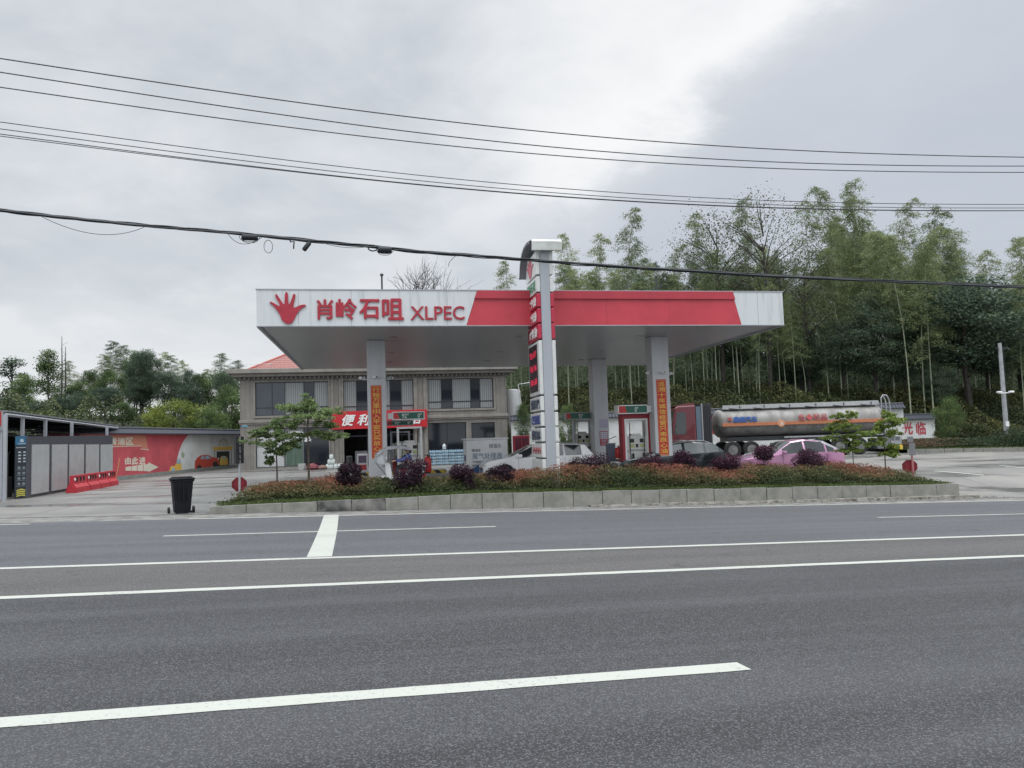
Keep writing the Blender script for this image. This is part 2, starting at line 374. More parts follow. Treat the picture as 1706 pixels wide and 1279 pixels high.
def concrete_mat():
    m = bpy.data.materials.new('yard_concrete'); m.use_nodes = True; nt = m.node_tree; b = nt.nodes['Principled BSDF']
    tc = N(nt, 'ShaderNodeTexCoord')
    a = N(nt, 'ShaderNodeTexNoise', i_Scale=0.35, i_Detail=7.0, i_Roughness=0.62); LK(nt, tc.outputs['Object'], a.inputs['Vector'])
    mp = N(nt, 'ShaderNodeMapping'); mp.inputs['Scale'].default_value = (0.14, 0.6, 1); mp.inputs['Rotation'].default_value = (0, 0, -0.12); LK(nt, tc.outputs['Object'], mp.inputs[0])
    wt = N(nt, 'ShaderNodeTexNoise', i_Scale=1.0, i_Detail=6.0, i_Roughness=0.6); LK(nt, mp.outputs[0], wt.inputs['Vector'])
    wet = MAPR(nt, wt.outputs[0], 0.46, 0.60)
    fine = N(nt, 'ShaderNodeTexNoise', i_Scale=14.0, i_Detail=4.0); LK(nt, tc.outputs['Object'], fine.inputs['Vector'])
    c = MIXC(nt, MAPR(nt, a.outputs[0], 0.35, 0.65), (0.195, 0.185, 0.168), (0.125, 0.12, 0.112))
    c = MIXC(nt, MATH(nt, 'MULTIPLY', fine.outputs[0], 0.35), c, (0.19, 0.185, 0.18))
    br = N(nt, 'ShaderNodeTexBrick', i_Scale=1.0); br.offset = 0.0; br.inputs['Brick Width'].default_value = 5.0; br.inputs['Row Height'].default_value = 4.0; br.inputs['Mortar Size'].default_value = 0.025
    br.inputs['Color1'].default_value = (1, 1, 1, 1); br.inputs['Color2'].default_value = (0.9, 0.9, 0.9, 1); br.inputs['Mortar'].default_value = (0.35, 0.34, 0.33, 1)
    mb = N(nt, 'ShaderNodeMapping'); mb.inputs['Rotation'].default_value = (0, 0, -0.17); LK(nt, tc.outputs['Object'], mb.inputs[0]); LK(nt, mb.outputs[0], br.inputs['Vector'])
    c = MIXC(nt, 1.0, c, br.outputs[0], 'MULTIPLY')
    c = MIXC(nt, MATH(nt, 'MULTIPLY', wet, 0.55), c, (0.10, 0.10, 0.098))
    LK(nt, c, b.inputs['Base Color']); LK(nt, MAPR(nt, wt.outputs[0], 0.46, 0.62, 0.62, 0.2), b.inputs['Roughness'])
    bp = N(nt, 'ShaderNodeBump', i_Strength=0.25, i_Distance=0.01); LK(nt, fine.outputs[0], bp.inputs['Height']); LK(nt, bp.outputs[0], b.inputs['Normal'])
    return m
CONC = concrete_mat()
WALL_A, WALL_B = (-22.6, 40.5), (-21.6, 60.5)     # left wall line, filled in again below
def in_yard(x, y): return x > -23.2 and (y < 52.6 if x > -12 else y < 62) and x < 60
sheet('forecourt', [s for s in S_L if -45 < s < 64], [t for t in T_L if TK - 1e-6 <= t < 68], 0.07, CONC, keep=in_yard)
def asphalt(name, c1, c2, grain, streak=0.35, rough=0.75):
    m = bpy.data.materials.new(name); m.use_nodes = True; nt = m.node_tree; b = nt.nodes['Principled BSDF']
    tc = N(nt, 'ShaderNodeTexCoord'); mp = N(nt, 'ShaderNodeMapping'); mp.inputs['Rotation'].default_value = (0, 0, -math.atan2(DH.y, DH.x)); LK(nt, tc.outputs['Object'], mp.inputs[0])
    ms = N(nt, 'ShaderNodeMapping'); ms.inputs['Scale'].default_value = (0.07, 1.1, 1); LK(nt, mp.outputs[0], ms.inputs[0])
    big = N(nt, 'ShaderNodeTexNoise', i_Scale=1.0, i_Detail=6.0, i_Roughness=0.6, i_Distortion=0.4); LK(nt, ms.outputs[0], big.inputs['Vector'])
    pat = N(nt, 'ShaderNodeTexNoise', i_Scale=0.35, i_Detail=5.0); LK(nt, tc.outputs['Object'], pat.inputs['Vector'])
    vo = N(nt, 'ShaderNodeTexVoronoi', i_Scale=grain); LK(nt, tc.outputs['Object'], vo.inputs['Vector'])
    fn = N(nt, 'ShaderNodeTexNoise', i_Scale=grain * 1.6, i_Detail=3.0); LK(nt, tc.outputs['Object'], fn.inputs['Vector'])
    sepc = N(nt, 'ShaderNodeSeparateColor'); LK(nt, vo.outputs['Color'], sepc.inputs[0])
    c = MIXC(nt, MAPR(nt, big.outputs[0], 0.36, 0.64), c1, c2)
    c = MIXC(nt, MATH(nt, 'MULTIPLY', MAPR(nt, pat.outputs[0], 0.4, 0.65), streak), c, tuple(x * 1.35 for x in c2))
    c = MIXC(nt, MATH(nt, 'MULTIPLY', MAPR(nt, sepc.outputs[0], 0.55, 1.0), 0.5), c, (0.20, 0.20, 0.21))
    c = MIXC(nt, MATH(nt, 'MULTIPLY', MAPR(nt, fn.outputs[0], 0.55, 0.35), 0.7), c, (0.02, 0.02, 0.023))
    cw = N(nt, 'ShaderNodeTexNoise', i_Scale=1.6, i_Detail=4.0); LK(nt, tc.outputs['Object'], cw.inputs['Vector'])
    cv = N(nt, 'ShaderNodeVectorMath', operation='ADD'); LK(nt, tc.outputs['Object'], cv.inputs[0]); sc4 = N(nt, 'ShaderNodeVectorMath', operation='SCALE'); LK(nt, cw.outputs['Color'], sc4.inputs[0]); sc4.inputs['Scale'].default_value = 0.9; LK(nt, sc4.outputs[0], cv.inputs[1])
    ck = N(nt, 'ShaderNodeTexVoronoi', feature='DISTANCE_TO_EDGE', i_Scale=0.33); LK(nt, cv.outputs[0], ck.inputs['Vector'])
    cm = MATH(nt, 'MULTIPLY', MAPR(nt, ck.outputs['Distance'], 0.006, 0.0015), MAPR(nt, pat.outputs[0], 0.50, 0.58))
    c = MIXC(nt, MATH(nt, 'MULTIPLY', cm, 0.0), c, (0.015, 0.015, 0.016))
    oil = N(nt, 'ShaderNodeTexNoise', i_Scale=2.2, i_Detail=2.0); LK(nt, mp.outputs[0], oil.inputs['Vector'])
    c = MIXC(nt, MATH(nt, 'MULTIPLY', MAPR(nt, oil.outputs[0], 0.68, 0.74), 0.55), c, (0.03, 0.03, 0.032))
    LK(nt, c, b.inputs['Base Color']); b.inputs['Roughness'].default_value = rough; b.inputs['Specular IOR Level'].default_value = 0.4
    hh = MATH(nt, 'ADD', vo.outputs['Distance'], fn.outputs[0])
    bp = N(nt, 'ShaderNodeBump', i_Strength=0.6, i_Distance=0.006); LK(nt, hh, bp.inputs['Height']); LK(nt, bp.outputs[0], b.inputs['Normal'])
    return m
def rstrip(name, t0, t1, s0, s1, off, material, tl=None):
    b = MB(); n = max(1, int((s1 - s0) / 4))
    for i in range(n):
        a, c = s0 + (s1 - s0) * i / n, s0 + (s1 - s0) * (i + 1) / n
        vs = []
        for s_, t_ in ((a, t0), (c, t0), (c, t1), (a, t1)):
            x, y = xy(s_, t_); vs.append((x, y, road_z(x, y) + off))
        b.add(vs, [(0, 1, 2, 3)])
    return tag(b.build(name, material), kind='structure')
tA = tline(853, 1138)[1]; tB = tline(853, 961)[1]; tC = tline(853, 919)[1]; tD1 = tline(549, 885)[1]; tD = tline(1000, 850)[1]
ASN = asphalt('asphalt_near', (0.044, 0.0445, 0.047), (0.016, 0.0165, 0.018), 110)
ASM = asphalt('asphalt_median', (0.088, 0.083, 0.078), (0.062, 0.059, 0.056), 80, rough=0.85)
ASF = asphalt('asphalt_far', (0.078, 0.080, 0.087), (0.055, 0.057, 0.063), 80, streak=0.2)
rstrip('road', -60, tB, -170, 170, 0.0, ASN)
tag(rstrip('road', tB, tC, -170, 170, 0.0, ASM), kind='structure')
rstrip('road', tC, tD + 0.1, -170, 170, 0.0, ASF)
GUT = mat('gutter_concrete', (0.19, 0.185, 0.175), 0.8, noise=0.45, nscale=2.5, bump=0.4, col2=(0.10, 0.095, 0.085))
rstrip('gutter', tD + 0.1, TK + 0.02, -170, 170, 0.0, GUT)
def paint_mat():
    m = bpy.data.materials.new('road_paint'); m.use_nodes = True; nt = m.node_tree; b = nt.nodes['Principled BSDF']
    tc = N(nt, 'ShaderNodeTexCoord'); a = N(nt, 'ShaderNodeTexNoise', i_Scale=30.0, i_Detail=6.0, i_Roughness=0.7); LK(nt, tc.outputs['Object'], a.inputs['Vector'])
    a2 = N(nt, 'ShaderNodeTexNoise', i_Scale=1.1, i_Detail=4.0); LK(nt, tc.outputs['Object'], a2.inputs['Vector'])
    f = MATH(nt, 'ADD', MATH(nt, 'MULTIPLY', a.outputs[0], 0.7), MATH(nt, 'MULTIPLY', a2.outputs[0], 0.3))
    LK(nt, MIXC(nt, MAPR(nt, f, 0.53, 0.66), (0.385, 0.395, 0.355), (0.19, 0.19, 0.18)), b.inputs['Base Color']); b.inputs['Roughness'].default_value = 0.6
    return m
PAINT = paint_mat()
def wobble_strip(name, pts_t, s0, s1, wdt, off=0.004):
    """a painted line with slightly ragged edges; pts_t: list of (s, t)"""
    b = MB(); n = max(2, int((s1 - s0) / 0.25)); top = []; bot = []
    for i in range(n + 1):
        s = s0 + (s1 - s0) * i / n; t = np.interp(s, [p[0] for p in pts_t], [p[1] for p in pts_t])
        j = 0.006
        for lst, tt in ((bot, t - wdt / 2 + random.uniform(-j, j)), (top, t + wdt / 2 + random.uniform(-j, j))):
            x, y = xy(s, tt); lst.append((x, y, road_z(x, y) + off))
    for i in range(n): b.add([bot[i], bot[i + 1], top[i + 1], top[i]], [(0, 1, 2, 3)])
    return tag(b.build(name, PAINT), kind='structure')
def wl(h1, h2): return [tline(*h1), tline(*h2)]
def line2(p1, p2, wdt, ext=(0, 0)):
    a, b_ = tline(*p1), tline(*p2); k = (b_[1] - a[1]) / (b_[0] - a[0]); s0, s1 = a[0] - ext[0], b_[0] + ext[1]
    wobble_strip('lane_marking', [(s0, a[1] - k * ext[0]), (s1, b_[1] + k * ext[1])], s0, s1, wdt)
line2((0, 1204), (1240, 1110), 0.21, (4, 0))
line2((0, 996), (1706, 926), 0.20, (80, 80))
line2((0, 947), (1706, 891), 0.20, (80, 80))
line2((272, 893), (826, 877), 0.14)
line2((1462, 862), (1706, 856), 0.14, (0, 6))
line2((0, 874), (50, 873), 0.14, (9, 0))
line2((315, 864.5), (1706, 833), 0.16, (0, 60))
# broad stop line across the far carriageway
b = MB(); a0, a1 = tline(532, 928), tline(552, 858); vs = []
for k in range(9):
    q = k / 8; s = a0[0] + (a1[0] - a0[0]) * q; t = a0[1] + (a1[1] - a0[1]) * q; bend = 0.02 * math.sin(q * PI)
    for d in (-0.20, 0.20):
        x, y = xy(s + d + bend, t); vs.append((x, y, road_z(x, y) + 0.008))
b.add(vs, [(2 * k, 2 * k + 1, 2 * k + 3, 2 * k + 2) for k in range(8)])
tag(b.build('stop_line', PAINT), kind='structure')
# arcs and lines painted on the right driveway
def yard_line(p, q, wdt):
    P_, Q_ = [], []
    def hit(px, py):
        r = ray(px, py); k = 24.0
        while k < 120:
            p_ = Vector((0, 0, CZ)) + r * k
            if p_.z < FZ(p_.x, p_.y): break
            k += 0.05
        return p_
    A, B_ = hit(*p), hit(*q); d = (B_ - A).normalized(); nrm = Vector((-d.y, d.x, 0)) * wdt / 2; b = MB(); n = 20
    for i in range(n):
        a, c = A.lerp(B_, i / n), A.lerp(B_, (i + 1) / n)
        vs = [a - nrm, c - nrm, c + nrm, a + nrm]; b.add([(v.x, v.y, FZ(v.x, v.y) + 0.012) for v in vs], [(0, 1, 2, 3)])
    tag(b.build('yard_marking', PAINT), kind='structure')
yard_line((1556, 785), (1640, 792), 0.15); yard_line((1665, 776), (1720, 782), 0.12)

# ------------------------------------------------------------------ planted island
def s_at(px):
    best = None
    for s in np.linspace(-25, 45, 1401):
        x, y = xy(s, TK); v = Vector((x, y, road_z(x, y) + .2)) - Vector((0, 0, CZ))
        if v.dot(cf) < 1: continue
        u = CX + F_PX * v.dot(cr) / v.dot(cf)
        if best is None or abs(u - px) < best[0]: best = (abs(u - px), s)
    return best[1]
KL, KM, KR = (s_at(348), TK), (s_at(800), TK), (s_at(1600), TK)
def kerb_h(s): return float(np.interp(s, [KL[0], KM[0], KR[0]], [0.21, 0.46, 0.54]))
S0, S1 = KL[0], KR[0]; IW = 3.0
def isl_z(s, t):
    x, y = xy(s, TK); x2, y2 = xy(s, TK + IW); a = road_z(x, y) + kerb_h(s); c = FZ(x2, y2) + 0.15
    return a + (max(a, c) - a) * ss((t - TK) / IW)
KERB = mat('kerb_stone', (0.255, 0.25, 0.225), 0.85, noise=0.35, nscale=3.0, bump=0.4, bscale=25, col2=(0.19, 0.19, 0.165))
KERBD = mat('kerb_stained', (0.235, 0.23, 0.21), 0.85, noise=0.6, nscale=1.3, bump=0.5, col2=(0.035, 0.035, 0.035))
def island_outline():
    """(s,t) loop, rounded ends"""
    pts = []
    for k in range(9): a = -PI / 2 + (PI / 2) * k / 8; pts.append((S1 - 1.4 + 1.4 * math.cos(a) * 1.0, TK + IW / 2 + (IW / 2) * math.sin(a) * 1.0)) if False else None
    return [(S0, TK), (S1, TK), (S1 - 1.3, TK + IW), (S0 + 1.6, TK + IW)]
b = MB(); bd = MB(); n = 0; s = S0
while s < S1 - 0.01:
    e = min(s + 1.0, S1); sd_ = bd if (s_at(470) < s < s_at(640) and random.random() < 0.75) else b
    o = random.uniform(-0.012, 0.012); g = 0.012; dz = random.uniform(-0.012, 0.012); vs = []
    for ss_, tt in ((s + g, TK + o), (e - g, TK + o), (e - g, TK + 0.16), (s + g, TK + 0.16)):
        x, y = xy(ss_, tt); xb, yb = xy(ss_, TK); vs.append((x, y, road_z(xb, yb) - 0.05)); vs.append((x, y, road_z(xb, yb) + kerb_h(ss_) + dz))
    sd_.add(vs, [(0, 2, 3, 1), (2, 4, 5, 3), (4, 6, 7, 5), (6, 0, 1, 7), (1, 3, 5, 7)]); s = e
b.add([(*xy(S0, TK + 0.05), isl_z(S0, TK) - 0.35), (*xy(S1, TK + 0.05), isl_z(S1, TK) - 0.55), (*xy(S1, TK + 0.05), isl_z(S1, TK) - 0.03), (*xy(S0, TK + 0.05), isl_z(S0, TK) - 0.03)], [(0, 1, 2, 3)], 0)
# back and end kerbs
def kerb_run(b, A, B_):
    n = max(1, int(math.dist(A, B_))); ds, dt = (B_[0] - A[0]) / n, (B_[1] - A[1]) / n; l = math.hypot(ds, dt); nx, ny = -dt / l * 0.14, ds / l * 0.14
    for i in range(n):
        vs = []
        for (s_, t_) in ((A[0] + ds * (i + .01), A[1] + dt * (i + .01)), (A[0] + ds * (i + .99), A[1] + dt * (i + .99)), (A[0] + ds * (i + .99) + nx, A[1] + dt * (i + .99) + ny), (A[0] + ds * (i + .01) + nx, A[1] + dt * (i + .01) + ny)):
            x, y = xy(s_, t_); z = isl_z(s_, max(TK, min(TK + IW, t_))); vs.append((x, y, min(z, FZ(x, y)) - 0.3)); vs.append((x, y, z + 0.01))
        b.add(vs, [(0, 2, 3, 1), (2, 4, 5, 3), (4, 6, 7, 5), (6, 0, 1, 7), (1, 3, 5, 7)])
kerb_run(b, (S1 - 0.02, TK + 0.17), (S1 - 1.3, TK + IW)); kerb_run(b, (S1 - 1.3, TK + IW), (S0 + 1.6, TK + IW)); kerb_run(b, (S0 + 1.6, TK + IW), (S0 + 0.02, TK + 0.17))
tag(b.build('kerb', KERB), kind='structure'); tag(bd.build('kerb', KERBD), kind='structure')
# crumbling footing under the right half of the kerb, with moss and rubble
FOOT = mat('kerb_footing', (0.24, 0.225, 0.195), 0.95, noise=0.6, nscale=4, bump=0.8, bscale=12, col2=(0.07, 0.065, 0.05))
b = MB(); fs0 = s_at(980); n = 90
prev = None
for i in range(n + 1):
    s = fs0 + (S1 + 0.6 - fs0) * i / n; q = i / n; h = 0.05 + 0.10 * q + random.uniform(-.012, .012); wdt = 0.22 + 0.18 * math.sin(i * 0.35) * 0.3 + 0.1 * random.random()
    row = []
    for tt, hh in ((TK - wdt - 0.03, 0.004), (TK - wdt, h * 0.8), (TK + 0.02, h)):
        x, y = xy(s, tt); row.append((x, y, road_z(x, y) + hh))
    if prev: b.add(prev + row, [(0, 3, 4, 1), (1, 4, 5, 2)])
    prev = row
tag(b.build('kerb_footing', FOOT), kind='structure')
b = MB()
for k in range(260):
    s = random.uniform(fs0 - 2, S1 + 2.0); t = TK - 0.3 - abs(random.gauss(0, 0.18)); x, y = xy(s, t); r = random.uniform(0.012, 0.045)
    if s > S1: t = TK + random.uniform(-0.4, 0.6); x, y = xy(s, t); r *= 1.8
    b.ball((x, y, max(road_z(x, y), FZ(x, y) if t > TK else -99) + r * 0.3), (r * 1.4, r, r * 0.7), 6)
tag(b.build('rubble', mat('rubble_stone', (0.27, 0.26, 0.24), 0.9, noise=0.6, nscale=20)), kind='stuff', label='small stones and broken concrete scattered along the kerb foot', cat='rubble')
# island soil
b = MB(); ns, ntt = 60, 8; V = []
for i in range(ns + 1):
    for j in range(ntt + 1):
        q = j / ntt; sa = S0 + 0.05 + 1.6 * q; sb = S1 - 0.05 - 1.3 * q; s = sa + (sb - sa) * i / ns; t = TK + 0.16 + (IW - 0.2) * q; x, y = xy(s, t); V.append((x, y, isl_z(s, t) + 0.03 * math.sin(q * PI) - 0.004))
b.v = V; b.f = [(i * (ntt + 1) + j, (i + 1) * (ntt + 1) + j, (i + 1) * (ntt + 1) + j + 1, i * (ntt + 1) + j + 1) for i in range(ns) for j in range(ntt)]; b.mi = [0] * len(b.f)
tag(b.build('island_ground', mat('island_soil', (0.045, 0.06, 0.022), 0.95, noise=0.5, nscale=4), smooth=True), kind='structure')
# grass
def isl_pts(n, q0, q1, rng, sfun=None):
    q = rng.uniform(q0, q1, n); u = rng.uniform(0, 1, n); out = np.empty((n, 3)); S = np.empty(n)
    for i in range(n):
        sa = S0 + 0.1 + 1.6 * q[i]; sb = S1 - 0.1 - 1.3 * q[i]; s = sa + (sb - sa) * u[i]; t = TK + 0.1 + (IW - 0.2) * q[i]; x, y = xy(s, t); out[i] = (x, y, isl_z(s, t) + 0.02); S[i] = s
    return out, S
P, _ = isl_pts(52000, 0.0, 0.5, RNG); P[:, 2] += RNG.uniform(0, 0.05, len(P))
GR = leaf_mat('grass_blades', (0.035, 0.062, 0.014), (0.13, 0.17, 0.05))
up = np.tile(np.array([[0, 0, 1.0]]), (len(P), 1))
tag(link('grass', leaf_mesh('grass', P, 0.075, 0.22, GR, dirs=up, jitter=0.5)), 'short green grass along the front edge of the planted island', 'grass', kind='stuff')
# hedge: patches with slow colour change, green low down, red-brown young shoots on top
HG = leaf_mat('hedge_leaves', (0.045, 0.068, 0.026), (0.33, 0.12, 0.085), (0.165, 0.155, 0.07))
def hedge_top(s):
    return float(np.interp(s, HS, HV)) * (1 + 0.10 * math.sin(s * 1.7) + 0.07 * math.sin(s * 0.73 + 1) + 0.07 * math.sin(s * 4.1))
HPX = [(350, .35), (420, .50), (560, .55), (600, .44), (720, .42), (830, .50), (870, .64), (1000, .70), (1100, .70), (1300, .64), (1450, .64), (1540, .58)]
HS = [s_at(p_) for p_, _ in HPX]; HV = [v_ for _, v_ in HPX]
nc_ = 1500; C_, CS = isl_pts(nc_, 0.13, 0.96, RNG)
px_s0, px_s1 = S0 + 0.55, S1 - 0.95
edge = np.clip((CS - px_s0) / 0.6, 0, 1) * np.clip((px_s1 - CS) / 0.5, 0, 1)
ct_ = np.array([st(p[0], p[1])[1] for p in C_]); fr = np.clip((ct_ - TK - 0.60 - 0.14 * np.sin(CS * 3.1)) / 0.5, 0, 1)
CH_ = np.array([hedge_top(s) for s in CS]) * (0.16 + 0.84 * np.sqrt(fr)) * (0.35 + 0.65 * edge) * RNG.uniform(0.72, 1.14, nc_)
CT = RNG.normal(0, 0.17, nc_) + 0.30 * np.sin(CS * 0.9 + 2) + 0.16 * np.sin(CS * 2.3)
nh = 170000; idx = RNG.integers(0, nc_, nh); qq = RNG.uniform(0, 1, nh); hz = CH_[idx] * (1 - qq ** 1.4 * 0.97)
rad_ = 0.085 + 0.07 * np.sin(np.clip(hz / CH_[idx], 0, 1) * PI * 0.8)
P = C_[idx] + np.stack([RNG.normal(0, 1, nh) * rad_, RNG.normal(0, 1, nh) * rad_, hz], 1)
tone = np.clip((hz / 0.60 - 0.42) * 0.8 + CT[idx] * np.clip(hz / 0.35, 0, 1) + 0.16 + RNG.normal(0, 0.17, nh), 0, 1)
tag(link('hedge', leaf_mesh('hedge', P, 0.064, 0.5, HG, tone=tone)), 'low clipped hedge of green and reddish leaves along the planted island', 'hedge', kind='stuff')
# twigs under the hedge
b = MB()
for k in range(500):
    p, s_ = isl_pts(1, 0.32, 0.9, RNG); p = p[0]; b.tube([p, p + np.array([random.uniform(-.12, .12), random.uniform(-.12, .12), 0.42])], [0.006, 0.003], 3, cap=False)
tag(b.build('hedge_twigs', mat('twig', (0.08, 0.055, 0.04), 0.9)), kind='stuff', label='thin brown twigs inside the low clipped hedge', cat='twigs')
# purple shrubs
PUR = leaf_mat('purple_leaves', (0.020, 0.009, 0.016), (0.12, 0.038, 0.065), (0.055, 0.019, 0.038), trans=0.2)
BARK = mat('bark', (0.12, 0.095, 0.07), 0.9, noise=0.4, nscale=12)
def isl_at(px, q):
    """world point on the island under image column px, at fraction q of its width"""
    best = None
    for s in np.linspace(S0, S1, 400):
        x, y = xy(s, TK + IW * q); v = Vector((x, y, isl_z(s, TK + IW * q)))
        c = v - Vector((0, 0, CZ)); u = CX + F_PX * c.dot(cr) / c.dot(cf)
        if best is None or abs(u - px) < best[0]: best = (abs(u - px), v)
    return best[1]
def px_of(v):
    c = Vector(v) - Vector((0, 0, CZ)); return CX + F_PX * c.dot(cr) / c.dot(cf), CY - F_PX * c.dot(cu) / c.dot(cf)
shr = [(582, 765, 48, 'purple-leaved shrub at the foot of the left banner column'), (682, 760, 66, 'broad purple shrub below the scooter with the rain roof'),
       (768, 770, 56, 'purple round shrub in front of the white cabinet'), (838, 768, 60, 'dark purple shrub at the bonnet of the white car'),
       (985, 753, 82, 'wide purple shrub just right of the price sign'), (1088, 757, 54, 'purple shrub before the nose of the dark grey car'),
       (1136, 751, 56, 'purple shrub before the front door of the dark grey car'), (1212, 755, 56, 'purple shrub at the tail of the dark grey car'),
       (1278, 742, 50, 'small purple tree shaped shrub over the bonnet of the pink car'), (1347, 748, 62, 'broad purple shrub before the rear door of the pink car')]
for px, ytop, wpx, lab in shr:
    p = isl_at(px, 0.36 if px < 900 else 0.66); d = p.y; ztop = CZ + (px_of((p.x, p.y, CZ))[1] - ytop) * d / F_PX; rad = wpx * d / F_PX / 2
    hgt = ztop - p.z; rg = np.random.default_rng(int(px))
    t = thing('purple_shrub', lab, 'shrub', p, 0, 'purple shrubs standing in the hedge')
    nc = 26; cs = []
    flat = 1.0 if px < 900 else 0.62
    for k in range(nc):
        a = rg.uniform(0, 2 * PI); rr = rad * 0.72 * math.sqrt(rg.uniform(0, 1)); zc = hgt - rad * 0.95 * flat + rad * 0.75 * flat * rg.uniform(-0.9, 0.85) * math.sqrt(max(0.05, 1 - (rr / rad) ** 2)); cs.append((rr * math.cos(a), rr * math.sin(a), zc))
    cs = np.array(cs); n = 5200; idx = rg.integers(0, nc, n); v = rg.normal(size=(n, 3)); v /= np.linalg.norm(v, axis=1)[:, None]
    P = cs[idx] + v * (rad * 0.34) * rg.uniform(0.5, 1.1, n)[:, None]
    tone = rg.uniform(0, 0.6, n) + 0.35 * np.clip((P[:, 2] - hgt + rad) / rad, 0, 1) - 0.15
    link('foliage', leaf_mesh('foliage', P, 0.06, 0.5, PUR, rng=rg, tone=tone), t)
    b = MB()
    for k in range(7):
        c = cs[k]; b.tube([(0, 0, -0.05), (c[0] * .3, c[1] * .3, hgt * 0.35), (c[0], c[1], c[2])], [0.022, 0.014, 0.005], 5)
    b.build('trunk', BARK, t, smooth=True)
# small trees on the island
def layered_tree(px, q, tops, lab, matl, seed, trunk_r=0.03, lean=0.0):
    """tops: (px, py, rx_px, ry_px) leaf tiers seen in the photograph"""
    p = isl_at(px, q); d = p.y; rg = np.random.default_rng(seed); t = thing('young_tree', lab, 'tree', p, 0)
    b = MB(); Ps = []; top = p.z
    hz0 = px_of((p.x, p.y, CZ))[1]
    pos = []
    for (tx, ty, rx, ry) in tops:
        w_ = pt(tx, ty, d); pos.append((w_ - p, rx * d / F_PX, ry * d / F_PX)); top = max(top, w_.z)
    H_ = top - p.z
    tr = [(0.10 * lean * k, 0.03 * math.sin(k), H_ * k / 6) for k in range(7)]
    b.tube([(0, 0, -0.1)] + tr[1:], [trunk_r * (1 - 0.12 * k) for k in range(7)], 7)
    for (c, rx, ry) in pos:
        c = Vector((c.x, rg.uniform(-0.5, 0.5) * rx, c.z)); k0 = max(0.25, min(0.92, (c.z - 0.35 * rx) / H_)); st_ = Vector((0.10 * lean * 6 * k0, 0, H_ * k0))
        b.tube([st_, st_.lerp(c, 0.5) + Vector((0, 0, 0.05)), c], [0.014, 0.01, 0.004], 5)
        n = int(1000 * (rx * ry / 0.12) ** 0.6) + 250; sub = rg.normal(size=(14, 3)) * np.array([rx * .55, rx * .5, ry * .45]); idx = rg.integers(0, 14, n)
        P = np.array(c) + sub[idx] + rg.normal(size=(n, 3)) * np.array([rx * .16, rx * .16, ry * .16]); Ps.append(P)
        for s_ in sub[:7]: b.tube([c, c + Vector(s_)], [0.005, 0.002], 3, cap=False)
    b.build('trunk', BARK, t, smooth=True); P = np.concatenate(Ps)
    link('crown', leaf_mesh('crown', P, 0.082, 0.5, matl, rng=rg, spread=0.5), t)
LG1 = leaf_mat('young_leaves', (0.08, 0.125, 0.045), (0.30, 0.39, 0.17), trans=0.5)
LG2 = leaf_mat('lime_leaves', (0.09, 0.14, 0.03), (0.30, 0.38, 0.09), trans=0.45)
layered_tree(515, 0.7, [(515, 672, 22, 9), (495, 682, 20, 10), (545, 688, 24, 9), (520, 695, 35, 10), (490, 703, 22, 9), (545, 708, 20, 7), (530, 722, 30, 7), (555, 728, 18, 6), (500, 725, 16, 8)], 'young tree with flat leafy tiers, right one of the pair before the shop', LG1, 3, 0.045)
layered_tree(463, 0.66, [(455, 710, 18, 9), (440, 722, 22, 8), (470, 722, 20, 12), (425, 726, 16, 5), (450, 738, 22, 10), (478, 742, 16, 10), (462, 752, 18, 8), (450, 768, 8, 8)], 'young bushy tree, left one of the pair before the shop', LG1, 4, 0.035)
layered_tree(1478, 0.6, [(1482, 690, 12, 8), (1478, 704, 18, 9), (1492, 700, 14, 6), (1466, 712, 12, 8), (1480, 720, 16, 9), (1470, 735, 12, 8), (1485, 745, 10, 8), (1478, 756, 12, 8)], 'yellow-green young tree standing before the tail of the tanker', LG2, 5, 0.03)
layered_tree(1424, 0.6, [(1395, 692, 10, 6), (1420, 690, 9, 6), (1410, 708, 20, 8), (1385, 714, 14, 5), (1432, 722, 22, 6), (1410, 730, 22, 7), (1440, 738, 20, 5), (1418, 750, 22, 5)], 'thin sparse young tree in front of the middle of the tanker', LG2, 6, 0.022)

# ------------------------------------------------------------------ canopy
YAW = math.atan2(1.0 * 226 / 1280, 1.0)      # front runs 10 degrees away to the right
A_ = pt(428, 543, 26.0)
CF = Frame((A_.x, A_.y, 0), R(10.0))
# length of the front from the right-hand corner
xr, zr_ = CF.L(1305, 541); xt, zt_ = CF.L(428, 483)
zb0, zb1 = A_.z, zr_; zt1 = CF.L(1303, 487)[1]
CD = 15.6
def cb(x): return zb0 + (zb1 - zb0) * x / xr
def ct(x): return zt_ + (zt1 - zt_) * x / xr
canopy = thing('station_canopy', 'wide white and red petrol station canopy with red lettering', 'canopy', CF.o, CF.yaw)
GA = 0.12
def fascia_piece(x0t, x0b, x1t, x1b, name, m_, y0=-0.06, y1=0.06, zt=None, zb=None, n=1):
    b = MB(); f1 = lambda v, u: (v, u)
    p = [(x0b, cb(x0b) if zb is None else zb(x0b)), (x1b, cb(x1b) if zb is None else zb(x1b)), (x1t, ct(x1t) if zt is None else zt(x1t)), (x0t, ct(x0t) if zt is None else zt(x0t))]
    b.slab(p, y0, y1); return b.build(name, m_, canopy)
xa_t, xa_b = CF.L(795, 486)[0], CF.L(777, 542)[0]; xb_t, xb_b = CF.L(1218, 487)[0], CF.L(1234, 541)[0]
